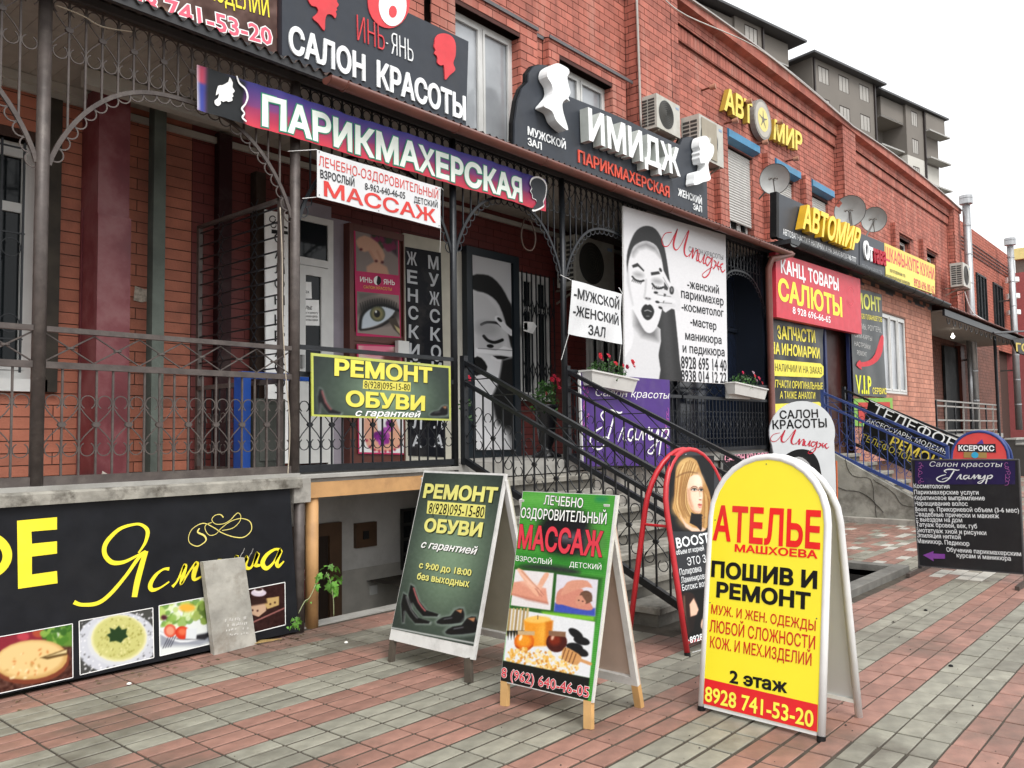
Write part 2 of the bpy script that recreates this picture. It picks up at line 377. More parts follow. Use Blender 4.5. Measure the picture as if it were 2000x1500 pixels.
# ------------------------------------------------------------------ printed pictures, painted by code into a fine grid of ink
class Cv:
    def __init__(s, w, h, bg=(1, 1, 1), W=None, H=None):
        s.w, s.h = w, h; s.W = W or w; s.H = H or h
        s.a = np.ones((h, w, 3))*np.array(bg)
        s.X, s.Y = np.meshgrid((np.arange(w)+.5)*s.W/w, (np.arange(h)+.5)*s.H/h); s.px = s.W/w
    def _mix(s, m, c): s.a = s.a*(1-m[..., None])+np.array(c)*m[..., None]; return s
    def vgrad(s, c0, c1): t = (s.Y/s.H)[..., None]; s.a = np.array(c0)*(1-t)+np.array(c1)*t; return s
    def ell(s, cx, cy, rx, ry, c, rot=0, soft=None, op=1.):
        k, q = math.cos(rot), math.sin(rot); x = (s.X-cx)*k+(s.Y-cy)*q; y = -(s.X-cx)*q+(s.Y-cy)*k
        d = (np.sqrt((x/rx)**2+(y/ry)**2)-1)*min(rx, ry); sf = soft or s.px*.7
        return s._mix(np.clip(.5-d/(2*sf), 0, 1)*op, c)
    def poly(s, pts, c, soft=None, op=1., sm=0):
        if sm: pts = smoothpts(pts, sm)
        P = np.array(pts, float); ins = np.zeros(s.X.shape, bool); D = np.full(s.X.shape, 1e9)
        for i in range(len(P)):
            (x0, y0), (x1, y1) = P[i-1], P[i]
            cond = ((y0 > s.Y) != (y1 > s.Y)); xi = (x1-x0)*(s.Y-y0)/((y1-y0) or 1e-9)+x0; ins ^= cond & (s.X < xi)
            dx, dy = x1-x0, y1-y0; t = np.clip(((s.X-x0)*dx+(s.Y-y0)*dy)/(dx*dx+dy*dy+1e-9), 0, 1)
            D = np.minimum(D, (s.X-x0-t*dx)**2+(s.Y-y0-t*dy)**2)
        D = np.sqrt(D)*np.where(ins, -1, 1); sf = soft or s.px*.7
        return s._mix(np.clip(.5-D/(2*sf), 0, 1)*op, c)
    def line(s, pts, wd, c, soft=None, op=1., sm=0):
        if sm: pts = smoothpts(pts, sm, closed=False)
        D = np.full(s.X.shape, 1e9); P = np.array([p[:2] for p in pts], float)
        ws = [p[2] for p in pts] if len(pts[0]) > 2 else None
        for i in range(len(P)-1):
            (x0, y0), (x1, y1) = P[i], P[i+1]; dx, dy = x1-x0, y1-y0
            t = np.clip(((s.X-x0)*dx+(s.Y-y0)*dy)/(dx*dx+dy*dy+1e-9), 0, 1)
            D = np.minimum(D, np.sqrt((s.X-x0-t*dx)**2+(s.Y-y0-t*dy)**2))
        sf = soft or s.px*.7
        return s._mix(np.clip(.5-(D-wd/2)/(2*sf), 0, 1)*op, c)
    def noise(s, amp, sc=4, seed=1, mask=None, tint=(1, 1, 1)):
        r = np.random.RandomState(seed); gw, gh = int(s.w/sc)+3, int(s.h/sc)+3; g = r.rand(gh, gw)-.5
        yy = np.arange(s.h)/sc; xx = np.arange(s.w)/sc; y0 = yy.astype(int); x0 = xx.astype(int); fy = (yy-y0)[:, None]; fx = (xx-x0)[None]
        n = (g[y0][:, x0]*(1-fy)*(1-fx)+g[y0+1][:, x0]*fy*(1-fx)+g[y0][:, x0+1]*(1-fy)*fx+g[y0+1][:, x0+1]*fy*fx)
        n = n[..., None]*amp*np.array(tint)
        if mask is not None: n = n*mask[..., None]
        s.a = np.clip(s.a+n, 0, 1); return s
    def spots(s, n, box, r, cols, seed=3, rot=None, asp=1., soft=None, op=.9, ell=None):
        g = np.random.RandomState(seed)
        for i in range(n):
            x = box[0]+g.rand()*(box[2]-box[0]); y = box[1]+g.rand()*(box[3]-box[1])
            if ell and ((x-ell[0])/ell[2])**2+((y-ell[1])/ell[3])**2 > 1: g.rand(3); continue
            q = r*(.5+g.rand()); s.ell(x, y, q, q*asp, cols[g.randint(len(cols))], rot=(g.rand()*3 if rot is None else rot), soft=soft, op=op)
        return s
inkm = attrmat('printed_ink')
def picture(root, quad, cv, d=.003, name='printed_picture', pl=None, warp=None, rough=None):
    """quad: TL,TR,BR,BL photo points on plane pl (or local coordinates)"""
    if pl is not None: q = [np.array(pl.px(*p)) for p in quad]
    else: q = [np.array(p, float) for p in quad]
    w_, h_ = cv.w, cv.h; a = np.clip(cv.a, 0, 1)
    U, V = np.meshgrid(np.linspace(0, 1, w_+1), np.linspace(0, 1, h_+1)); U = U[..., None]; V = V[..., None]
    P = (q[0]*(1-U)+q[1]*U)*(1-V)+(q[3]*(1-U)+q[2]*U)*V
    y = np.full(P.shape[:2], -d)
    if warp: y = y+np.vectorize(warp)(P[..., 0], P[..., 1])
    co = np.stack([P[..., 0], y, P[..., 1]], -1).reshape(-1, 3)
    idx = np.arange((w_+1)*(h_+1)).reshape(h_+1, w_+1)
    F = np.stack([idx[1:, :-1], idx[1:, 1:], idx[:-1, 1:], idx[:-1, :-1]], -1).reshape(-1, 4)
    me = bpy.data.meshes.new(name); me.vertices.add(len(co)); me.vertices.foreach_set('co', co.ravel().astype('f'))
    me.loops.add(F.size); me.loops.foreach_set('vertex_index', F.ravel().astype('i'))
    me.polygons.add(len(F)); me.polygons.foreach_set('loop_start', np.arange(0, F.size, 4, dtype='i'))
    try: me.polygons.foreach_set('loop_total', np.full(len(F), 4, dtype='i'))
    except Exception: pass
    me.update(calc_edges=True)
    ap = np.pad(a, ((1, 1), (1, 1), (0, 0)), 'edge'); vc = (ap[:-1, :-1]+ap[1:, :-1]+ap[:-1, 1:]+ap[1:, 1:])/4
    lin = np.where(vc <= .04045, vc/12.92, ((vc+.055)/1.055)**2.4)*.86+.004
    at = me.color_attributes.new('ink', 'FLOAT_COLOR', 'POINT')
    at.data.foreach_set('color', np.concatenate([lin, np.ones(lin.shape[:2]+(1,))], -1).ravel().astype('f'))
    me.materials.append(inkm)
    o = bpy.data.objects.new(name, me); link(o, root); return o
# ================================================================== large structure
YF, YW = 5.95, 7.5
PZ = 1.30                    # porch floor
ground = MB()
# ground sheet with a hole for the light well in the paving
PX0, PX1, PY0, PY1 = 8.30, 9.85, 3.02, 3.62
gm = mat('dirt_under_paving', (.055, .045, .033), .95, var=.3, nscale=9, bump=.4, coord='World')
for (a, b, c, d) in ((-150, PX0, -150, 6.0), (PX1, 400, -150, 6.0), (PX0, PX1, -150, PY0), (PX0, PX1, PY1, 6.0), (-150, 4.0, 6.0, 150), (5.95, 400, 6.0, 150), (4.0, 5.95, 7.6, 150)):
    ground.quad((a, c, -.006), (b, c, -.006), (b, d, -.006), (a, d, -.006))
g = ground.build('ground', gm); tag(g, kind='structure')
# ---- pavers: three grey and three pink courses by turns
pv_g = mat('grey_paver', (.238, .230, .186), .62, var=.2, rnd=.17, nscale=9, bump=.15, bscale=90, dirt=.9, dcol=(.095, .083, .064), dscale=.8, dlo=.49)
pv_r = mat('pink_paver', (.268, .142, .110), .62, var=.2, rnd=.17, nscale=9, bump=.15, bscale=90, dirt=.9, dcol=(.105, .083, .064), dscale=.8, dlo=.49)
pv_w = mat('white_paver', (.42, .405, .36), .75, var=.1, rnd=.05, nscale=14, bump=.3, bscale=70)
for m in (pv_g, pv_r):       # damp sheen where the dirt lies
    pass
paving = emp('paving', None, None); paving['kind'] = 'structure'
TL, TC = .2705, .1318; J = .014
cands = []; nx0 = int(-5/TL); nrand = random.Random(3)
stuffp = {0: MB(), 1: MB(), 2: MB()}
for k in range(-34, 36):
    y0 = 1.18+TC*k; y1 = y0+TC
    if y0 > 5.86: break
    if y1 > 5.90: y1 = 5.90
    for i in range(-26, 128):
        x0 = 3.62+TL*i; x1 = x0+TL
        if x1 > PX0-.14 and x0 < PX1+.14 and y1 > PY0-.14 and y0 < PY1+.14: continue
        if y1 > 3.55 and x1 > 5.9 and x0 < 7.9: continue          # under the stairs
        if y1 > 3.8 and x0 > 14.9 and x1 < 17.1: continue
        c = 0 if ((k // 3) % 2 == 0) else 1
        if x0 > 7.6 and y0 > 3.6: c = 1 if nrand.random() < .72 else 0
        if k >= 34: c = 1
        if x0 > 7.3 and nrand.random() < (.07 if y0 > 3.1 else .003): c = 2
        if 9.6 < x0 < 12 and 2.1 < y0 < 2.6 and nrand.random() < .8: c = 2
        if x0 > 16: c = 1 if (i//4+k//3) % 2 else 0
        p = proj(((x0+x1)/2, (y0+y1)/2, 0)); px_ = -1
        if p[2] > .3 and -20 < p[0] < 2020 and 700 < p[1] < 1510: px_ = 1/p[2]**2
        cands.append((px_, x0, x1, y0, y1, c))
cands.sort(key=lambda t: -t[0])
JY = (.021, .011)   # the courses on the left lie farther apart
pvm = [[MB().cbox(-TL/2+J/2, TL/2-J/2, -TC/2+j/2, TC/2-j/2, -.06, 0, .003).mesh('paver', m) for m in (pv_g, pv_r, pv_w)] for j in JY]
pr = random.Random(9); ni = 0
for q, x0, x1, y0, y1, c in cands:
    dz = pr.uniform(-.0016, .003); full = abs(y1-y0-TC) < 1e-6
    if ni < 300 and q > 0 and full:
        o = inst('paver', pvm[0 if x0 < 4.4 else 1][c], paving, ((x0+x1)/2, (y0+y1)/2, dz), (pr.uniform(-.006, .006), pr.uniform(-.004, .004), pr.uniform(-.006, .006))); ni += 1
    else: stuffp[c].cbox(x0+J/2, x1-J/2, y0+JY[0 if x0 < 4.4 else 1]/2, y1-JY[0 if x0 < 4.4 else 1]/2, -.06, dz, .003)
for c, m in ((0, pv_g), (1, pv_r), (2, pv_w)):
    stuffp[c].build('pavers', m, paving, kind='stuff')
# light well with a concrete kerb
lw = emp('light_well', 'square hole in the paving with a rough concrete kerb round it', 'light well', (0, 0, 0))
b = MB()
for (a, bb, c, d) in ((PX0-.16, PX1+.16, PY0-.16, PY0), (PX0-.16, PX1+.16, PY1, PY1+.14), (PX0-.16, PX0, PY0, PY1), (PX1, PX1+.14, PY0, PY1)):
    b.cbox(a, bb, c, d, -.06, .075, .008)
b.build('kerb', mat('dark_kerb', (.15, .145, .13), .85, var=.25, nscale=5, bump=.5, bscale=25, dirt=.5, dcol=(.06, .055, .05), dscale=4), lw)
b = MB(); dk = mat('dark_shaft_lining', (.02, .018, .015), .9)  # one near-black tone for the floor and all four walls
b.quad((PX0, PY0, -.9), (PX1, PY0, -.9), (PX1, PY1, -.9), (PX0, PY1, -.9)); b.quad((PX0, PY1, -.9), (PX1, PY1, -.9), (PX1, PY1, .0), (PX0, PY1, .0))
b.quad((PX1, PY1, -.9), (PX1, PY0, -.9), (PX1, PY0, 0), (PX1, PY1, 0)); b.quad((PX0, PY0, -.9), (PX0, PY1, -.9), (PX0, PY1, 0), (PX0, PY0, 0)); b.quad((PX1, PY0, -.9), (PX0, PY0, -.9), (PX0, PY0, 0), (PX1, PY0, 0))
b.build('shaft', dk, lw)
# ---- brick building
bld = emp('brick_building', 'long two storey red brick shop building with signs all over its front', 'building', (5, YW, 0))
BO = Vector((5, YW, 0))
_bricks = []; _mort = {}
def holes(W0, W1, H0, H1, ops):
    us = sorted({W0, W1, *[min(max(o[i], W0), W1) for o in ops for i in (0, 1)]}); vs = sorted({H0, H1, *[min(max(o[i], H0), H1) for o in ops for i in (2, 3)]})
    for a, b in zip(us, us[1:]):
        for c, d in zip(vs, vs[1:]):
            m = ((a+b)/2, (c+d)/2)
            if b-a > 1e-6 and d-c > 1e-6 and not any(o[0] < m[0] < o[1] and o[2] < m[1] < o[3] for o in ops): yield a, b, c, d
def region(O, U, N, W0, W1, H0, H1, ops=(), course=.1, length=.27, m=None, mo=None, vis=False, joint=.0125, soldier=False, vgrid=0.):
    """a field of bricks: u along U from W0..W1, v = z from H0..H1, facing N"""
    O = Vector(O); U = Vector(U); N = Vector(N)
    for a, b, c, d in holes(W0, W1, H0, H1, ops):
        pts = [O+U*u+Vector((0, 0, v))-N*.007 for u, v in ((a, c), (b, c), (b, d), (a, d))]
        if (pts[1]-pts[0]).cross(pts[3]-pts[0]).dot(N) < 0: pts = pts[::-1]
        _mort.setdefault(mo, MB()).add(pts, [(0, 1, 2, 3)])
    L, C = (course, length) if soldier else (length, course)
    k0 = math.floor((H0-vgrid)/C+1e-6); k = k0
    while vgrid+C*k < H1-.005:
        v0 = max(vgrid+C*k, H0); v1 = min(vgrid+C*(k+1), H1); off = 0 if (k % 2 == 0 or soldier) else L/2
        if v1-v0 > .012:
            i = math.floor((W0-off)/L)
            while off+i*L < W1:
                u0 = max(off+i*L, W0); u1 = min(off+(i+1)*L, W1); i += 1
                segs = [(u0, u1)]
                for o in ops:
                    if o[2]+.01 < v1 and o[3]-.01 > v0:
                        ns = []
                        for s0, s1 in segs:
                            if o[1] <= s0 or o[0] >= s1: ns.append((s0, s1))
                            else:
                                if o[0] > s0: ns.append((s0, o[0]))
                                if o[1] < s1: ns.append((o[1], s1))
                        segs = ns
                for s0, s1 in segs:
                    if s1-s0 > .03: _bricks.append((O, U, N, s0, s1, v0, v1, joint, m, vis))
        k += 1
def flush_bricks(parent, base, limit=300):
    sc = []
    for i, (O, U, N, s0, s1, v0, v1, j, m, vis) in enumerate(_bricks):
        if not vis: continue
        c = O+U*(s0+s1)/2+Vector((0, 0, (v0+v1)/2)); p = proj(c)
        if p[2] < .2 or not (0 < p[0] < 2000 and 0 < p[1] < 1500): continue
        V = (Vector(CP)-c).normalized(); sc.append(((s1-s0)*(v1-v0)*V.dot(N)/p[2]**2, i))
    sc.sort(reverse=True); single = {i for _, i in sc[:limit]}; cache = {}; bulk = {}
    for i, (O, U, N, s0, s1, v0, v1, j, m, vis) in enumerate(_bricks):
        h = j/2; a, b, c, d = s0+h, s1-h, v0+h, v1-h
        if b-a < .01 or d-c < .01: continue
        if i in single:
            w_, h_ = round(b-a, 3), round(d-c, 3); k = (w_, h_, m.name, tuple(N), tuple(U))
            if k not in cache:
                mb = MB(); _bf(mb, Vector(), U, N, -w_/2, w_/2, -h_/2, h_/2); cache[k] = mb.mesh('brick', m)
            inst('brick', cache[k], parent, O+U*(a+b)/2+Vector((0, 0, (c+d)/2))-base)
        else: _bf(bulk.setdefault(m.name, (MB(), m))[0], O-base, U, N, a, b, c, d)
    for k, (mb, m) in bulk.items(): mb.build('bricks', m, parent, kind='stuff')
    _bricks.clear()
    for mo, mb in _mort.items():
        mb.v = [tuple(Vector(v)-base) for v in mb.v]; mb.build('mortar_bed', mo, parent, kind='stuff')
    _mort.clear()
def _bf(mb, O, U, N, a, b, c, d):
    jit = nrand.uniform(-.0015, .0015)
    f = [O+U*u+Vector((0, 0, v))+N*jit for u, v in ((a, c), (b, c), (b, d), (a, d))]; r = [p-N*.02 for p in f]
    fl = (f[1]-f[0]).cross(f[3]-f[0]).dot(N) < 0
    fs = [(0, 1, 2, 3), (0, 4, 5, 1), (1, 5, 6, 2), (2, 6, 7, 3), (3, 7, 4, 0)]
    if fl: fs = [q[::-1] for q in fs]
    mb.add(f+r, fs)
FR = (0, 0, 0)
def front(Y, X0, X1, z0, z1, **k): region((0, Y, 0), (1, 0, 0), (0, -1, 0), X0, X1, z0, z1, **k)
def side(X, Y0, Y1, z0, z1, **k): region((X, 0, 0), (0, 1, 0), (-1, 0, 0), Y0, Y1, z0, z1, **k)
UP = dict(course=.119, length=.286, m=brick_up, mo=mortar)
# upper storey, panels at YW and surrounds 0.12 proud
YS = YW-.12
def wX(x, y=100, Y=YS): return float(onY(x, y, Y)[0])
s1a, s1b = 7.0, wX(1050, 100); s2a, s2b = wX(1072, 110), 11.42
w1 = (wX(890, 40), wX(1016, 80), 5.35, 7.2); w2 = (wX(1093, 120), wX(1196, 160), 5.35, 7.2)
front(YW, -2, s1a, 4.9, 9.0, vis=True, **UP); front(YW, s1a, 11.5, 7.44, 9.0, vis=True, **UP)
front(YW, s1b, s2a, 4.9, 7.44, **UP)
front(YS, s1a, s1b, 4.9, 7.44, ops=[w1], vis=True, **UP); front(YS, s2a, s2b, 4.9, 7.44, ops=[w2], vis=True, **UP)
side(s2a, YS, YW, 4.9, 7.44, **UP); side(w1[1], YS, YS+.25, 5.35, 7.2, **UP); side(w2[1], YS, YS+.25, 5.35, 7.2, **UP)
YP = YW-.24
front(YP, 11.62, 12.75, 4.9, 9.5, vis=True, **UP); side(11.62, YP, YW, 4.9, 9.5, **UP); front(YW, 11.4, 11.62, 4.9, 9.0, **UP)
front(YW-.10, -2, 11.62, 9.0, 9.5, soldier=True, **UP)
bays = [(13.0, 21.3), (22.25, 32.3)]
wins_b = [[(15.1, 16.42, 5.3, 7.35), (17.35, 18.6, 5.3, 7.3), (19.42, 20.72, 5.3, 7.28)], [(26.2, 27.7, 5.5, 7.42), (29.1, 30.65, 5.5, 7.42)]]
for (a, b_), wn in zip(bays, wins_b):
    front(YW, a, b_, 4.9, 9.0, ops=wn, vis=True, **UP)
    front(YW-.10, a-.25, b_+.2, 9.12, 9.45, **UP)
    front(YW-.05, a, b_, 8.84, 9.12, soldier=True, **UP)
    side(b_, YP, YW, 4.9, 9.12, **UP)
    for w in wn:
        side(w[1], YW, YW+.25, w[2], w[3], **UP)
        front(YW-.13, w[0]-.42, w[0]-.04, 4.9, w[3]+.3, **UP); side(w[0]-.42, YW-.13, YW, 4.9, w[3]+.3, **UP)
        front(YW-.06, w[0]-.04, w[1]+.3, w[3]+.12, w[3]+.3, **UP)
front(YP, 12.75, 13.0, 4.9, 9.45, **UP)
front(YP, 21.3, 22.25, 4.9, 9.5, **UP); front(YP, 32.3, 33.2, 4.9, 9.5, **UP); side(21.3, YP, YW, 4.9, 9.5, **UP); side(32.3, YP, YW, 4.9, 9.5, **UP)
# lower storey behind the porch
LO = dict(course=.0996, length=1.36, m=brick_lo, mo=mortar_lo)
lw1 = (.55, 2.60, 2.10, 4.1)
front(YW, -2, 3.93, PZ, 4.7, ops=[lw1], vis=True, joint=.009, **LO)
side(lw1[1], YW, YW+.3, lw1[2], lw1[3], **LO)
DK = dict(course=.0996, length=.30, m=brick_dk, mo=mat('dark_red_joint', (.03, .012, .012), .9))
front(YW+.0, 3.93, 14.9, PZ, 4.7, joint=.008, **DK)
# extension on the right, pale brick flush with the porch front
EX = dict(course=.119, length=.286, m=brick_ex, mo=mortar_ex)
ew = (float(onY(1725, 700, YF)[0]), float(onY(1772, 700, YF)[0]), 2.42, 4.25)
front(YF, 17.5, 23.6, .9, 4.85, ops=[ew], **EX); side(ew[1], YF, YF+.2, ew[2], ew[3], **EX)
front(YF, 14.3, 15.3, 1.2, 4.7, **EX)
# recessed entrance and next house
EN = dict(course=.119, length=.286, m=mat('brown_brick', (.17, .07, .05), .8, var=.15, rnd=.12, bump=.3, dirt=.5, dcol=(.1, .05, .04)), mo=mortar_lo)
front(YW, 23.6, 40, 1.3, 5.0, **EN)
front(YW+.05, 33.2, 44.2, 4.9, 9.45, ops=[(wX(1888, 600, 7.55), wX(1898, 600, 7.55), 6.1, 8.0)], course=.119, length=.286, m=mat('deep_salmon_brick', (.40, .115, .075), .8, var=.12, rnd=.12, bump=.2), mo=mortar)
flush_bricks(bld, BO)
# masses behind the brick skins, so the building is solid
core = MB(); core.box(-3, 33.2, YW+.3, 18, .0, 9.42); core.build('wall_core', mortar_lo, bld).location = -BO
back = MB(); back.box(23.62, 44.3, YW+.3, 18, 0, 9.35); back.build('wall_core', mortar_lo, bld).location = -BO
b = MB(); b.box(14.2, 23.58, YF+.25, YW+.2, 0, 4.83); b.build('wall_core', mortar_ex, bld).location = -BO
b = MB(); b.quad((s1a, YS-.01, 7.44), (s1b, YS-.01, 7.44), (s1b, YW, 7.47), (s1a, YW, 7.47)); b.quad((s2a, YS-.01, 7.44), (s2b, YS-.01, 7.44), (s2b, YW, 7.47), (s2a, YW, 7.47))
b.box(s1a, s1b, YS-.03, YS-.012, 7.42, 7.47); b.box(s2a, 11.6, YS-.03, YS-.012, 7.42, 7.47); b.box(s1b, s2a, YW-.03, YW-.012, 7.42, 7.47)
b.build('flashing', mat('grey_flashing', (.10, .095, .10), .5), bld).location = -BO
# parapet copings, gently arched over each bay
for a, b_, zz in ((-3, 12.9, 9.5), (12.7, 21.9, 9.45), (21.9, 33.3, 9.45)):
    mb = MB(); n = 16; pts = []
    for i in range(n+1):
        x = a+(b_-a)*i/n; t = 2*i/n-1; pts.append((x, zz+.14*(1-t*t)))
    for i in range(n):
        (x0, z0), (x1, z1) = pts[i], pts[i+1]
        mb.quad((x0, YP-.03, zz-.05), (x1, YP-.03, zz-.05), (x1, YP-.03, z1+.03), (x0, YP-.03, z0+.03)); mb.quad((x0, YP-.03, z0+.03), (x1, YP-.03, z1+.03), (x1, YW+.6, z1+.03), (x0, YW+.6, z0+.03))
        mb.quad((x0, YW+.6, zz-.2), (x0, YP-.03, zz-.05), (x1, YP-.03, zz-.05), (x1, YW+.6, zz-.2))
    mb.build('parapet_cap', brick_up, bld).location = -BO
    mb = MB()
    for i in range(n):
        (x0, z0), (x1, z1) = pts[i], pts[i+1]; mb.beam((x0, YP-.05, z0+.05), (x1, YP-.05, z1+.05), .06, .03)
    mb.build('coping', mat('pale_flashing', (.4, .38, .36), .5), bld).location = -BO
# ---- windows of the building
def window(x0, x1, z0, z1, Y, panes=2, fw_=.06, gl=glass, parent=bld, base=BO, fm=white_pvc, top=0., depth=.06, name='window'):
    f = MB(); f.box(x0, x1, Y, Y+depth, z1-fw_, z1); f.box(x0, x1, Y, Y+depth, z0, z0+fw_)
    f.box(x0, x0+fw_, Y+.001, Y+depth, z0+fw_, z1-fw_); f.box(x1-fw_, x1, Y+.001, Y+depth, z0+fw_, z1-fw_)
    w_ = (x1-x0)/panes
    for i in range(1, panes): f.box(x0+i*w_-fw_*.5, x0+i*w_+fw_*.5, Y+.001, Y+depth, z0+fw_, z1-fw_)
    for i in range(panes):
        a, b = x0+i*w_+(fw_ if i == 0 else fw_*.5), x0+(i+1)*w_-(fw_ if i == panes-1 else fw_*.5)
        for (p, q, r_, s) in ((a+.004, a+.04, z0+fw_, z1-fw_), (b-.04, b-.004, z0+fw_, z1-fw_)): f.box(p, q, Y-.012, Y+.02, r_+.004, s-.004)
        f.box(a+.04, b-.04, Y-.012, Y+.02, z0+fw_+.004, z0+fw_+.045); f.box(a+.04, b-.04, Y-.012, Y+.02, z1-fw_-.045, z1-fw_-.004)
    if top: f.box(x0+fw_, x1-fw_, Y+.001, Y+depth, z1-top-fw_/2, z1-top+fw_/2)
    o = f.build(name, fm, parent); o.location = -base
    for i in range(panes):
        a, b = x0+i*w_+fw_*.5, x0+(i+1)*w_-fw_*.5
        p = MB().quad((a, Y+.03, z0+.03), (b, Y+.03, z0+.03), (b, Y+.03, z1-.03), (a, Y+.03, z1-.03)).build('pane', gl, o)
    return o
window(w1[0], w1[1], 5.35, 7.2, YS+.16, gl=glass_lt); window(w2[0], w2[1], 5.35, 7.2, YS+.16, gl=glass_lt)
for w_ in wins_b[0]: window(w_[0], w_[1], w_[2], w_[3], YW+.14, panes=3)
for w_ in wins_b[1]: window(w_[0], w_[1], w_[2], w_[3], YW+.16, panes=2, gl=glass)
window(ew[0], ew[1], ew[2], ew[3], YF+.03, panes=3, gl=glass_lt)
o = window(lw1[0], lw1[1], lw1[2], lw1[3], YW+.12, panes=2, fw_=.08, top=.55)
MB().box(lw1[0]-.05, lw1[1]+.05, YW-.06, YW+.12, 2.0, 2.1).build('sill', white_pvc, o)
# roller shutters with blue boxes
shm = mat('shutter_slat', (.62, .61, .58), .5, var=.05)
for (a, b_, z0, z1), zb, bl in ((wins_b[0][0], 5.84, 7.5), (wins_b[0][1], 5.3, 7.45), (wins_b[0][2], 6.5, 7.45)):
    sh = MB(); n = int((z1-zb)/.055)
    for i in range(n):
        z = z1-(i+1)*.055; sh.add([(a, YW+.06, z+.004), (b_, YW+.06, z+.004), (b_, YW+.045, z+.028), (a, YW+.045, z+.028), (b_, YW+.06, z+.055), (a, YW+.06, z+.055)], [(0, 1, 2, 3), (3, 2, 4, 5)])
    o = sh.build('roller_shutter', shm, bld); o.location = -BO
    MB().prism([(0, 0), (.17, .05), (.17, .2), (.12, .24), (0, .24)], 0, b_-a+.1).build('shutter_box', mat('blue_shutter_box', (.02, .2, .38), .4, var=.15, dirt=.3, dcol=(.05, .1, .14)), o)
    c = o.children[0]; c.rotation_euler = (0, 0, R(-90)); c.rotation_euler = (0, 0, R(90)); c.location = (b_+.05, YW-.17+.17, bl-.1)
    c.rotation_euler = (0, 0, R(-90)); c.location = (a-.05, YW+.0, bl-.1)
    # a wedge profile drawn in x is turned to point out of the wall
# window grille of the ground floor window
def ringpts(r, n=12, a0=0., a1=2*math.pi, y=0., c=(0, 0)):
    return [(c[0]+r*math.cos(a0+(a1-a0)*i/n), y, c[1]+r*math.sin(a0+(a1-a0)*i/n)) for i in range(n+1)]
gr = emp('window_grille', 'black scrolled iron grille in front of the ground floor window', 'window grille', (0, YW-.07, 0))
gb = MB().box(-.008, .008, -.008, .008, 2.15, 4.05).mesh('bar', iron_bk)
gri = MB().tube(ringpts(.075, 12), .005, 4).mesh('ring', iron_bk)
xs = [.62+.165*i for i in range(12)]
for x in xs: inst('bar', gb, gr, (x, 0, 0))
for x in xs[:-1]:
    for z in (3.17, 2.55): inst('ring', gri, gr, (x+.08, 0, z))
for z in (3.29, 2.42, 4.0, 2.2): MB().box(.6, 2.45, -.007, .007, z-.006, z+.006).build('crossbar', iron_bk, gr)
for i, x in enumerate(xs[:-2:2]):
    MB().tube([(x, 0, 3.45), (x+.165, 0, 3.25), (x+.33, 0, 3.45)], .005, 4).build('scroll', iron_bk, gr)
# ---- porch platform
plat = emp('porch_platform', 'weathered concrete porch platform with peeling whitewashed edge', 'platform', (2, 6, 0))
PO = Vector((2, 6, 0))
b = MB(); b.box(-2, 4.05, 5.88, YW-.02, PZ-.12, PZ); b.box(4.05, 5.93, 5.98, YW-.02, PZ-.05, PZ); b.box(5.93, 7.80, 5.95, YW-.02, PZ-.15, PZ); b.box(7.80, 14.3, 5.98, YW-.02, PZ-.14, PZ)
b.build('floor_slab', concrete_lt, plat).location = -PO
b = MB(); b.cbox(-2, 4.02, 5.80, 5.93, PZ-.115, PZ-.03, .015); b.build('ledge', mat('peeling_whitewash', (.27, .255, .22), .9, var=.3, nscale=8, bump=.7, bscale=25, dirt=1.0, dcol=(.085, .075, .06), dscale=6), plat).location = -PO
b = MB(); b.box(3.96, 4.12, 5.83, 6.05, PZ-.24, PZ-.045); b.build('beam_end', concrete, plat).location = -PO
b = MB(); b.box(7.80, 14.2, 6.02, 6.3, -.05, PZ-.16); b.box(13.3, 14.25, 5.97, 6.3, -.05, PZ-.16); b.build('base_wall', concrete, plat).location = -PO
b = MB(); b.box(-2, 3.98, 6.05, 6.3, -.05, PZ-.14); b.build('base_wall', concrete, plat).location = -PO
# dividing wall left of the stairs and the basement recess
bas = emp('basement_entrance', 'half sunken shoe repair entrance under the porch with yellow post and beam', 'basement entrance', (5, 6, 0))
BB = Vector((5, 6, 0)); yel = mat('ochre_paint', (.50, .28, .115), .6, var=.1, dirt=.35, dcol=(.25, .13, .06), dscale=5, bump=.15)
gw = mat('grey_plaster', (.62, .61, .58), .85, var=.12, nscale=3, bump=.2, dirt=.4, dcol=(.16, .15, .13)); gw2 = mat('grey_plaster_dado', (.42, .40, .36), .85, var=.12)
b = MB(); b.box(4.13, 5.93, 5.90, 6.04, 1.085, 1.215); b.build('beam', yel, bas).location = -BB
pz = onY(612, 1215, 5.95); b = MB(); b.tube([(4.23, 5.97, -.02), (4.23, 5.97, 1.09)], .055, 14); b.build('post', yel, bas, smooth=True).location = -BB
b = MB(); b.cbox(4.05, 5.95, 5.93, 6.02, 1.215, 1.25, .008); b.cbox(4.05, 5.92, 5.88, 6.1, 1.25, 1.285, .006); b.build('slab_edge', concrete_lt, bas).location = -BB
b = MB(); b.box(4.0, 6.9, 7.40, 7.5, .14, 1.25); b.build('back_wall', gw, bas).location = -BB
b = MB(); b.box(4.0, 6.9, 7.385, 7.5, -.9, .14); b.build('dado', gw2, bas).location = -BB
b = MB(); b.box(3.9, 4.0, 6.04, 7.5, -.9, 1.2); b.box(6.9, 7.0, 6.1, 7.5, -.9, 1.2); b.box(4, 6.9, 6.1, 7.5, -1.0, -.9); b.box(4.0, 6.9, 6.12, 7.39, 1.17, 1.24); b.box(5.95, 6.9, 6.12, 6.2, -.9, 1.2); b.build('side_wall', gw, bas).location = -BB
b = MB(); b.box(4.0, 6.9, 5.97, 6.13, -.9, .004); b.build('threshold', concrete_lt, bas).location = -BB
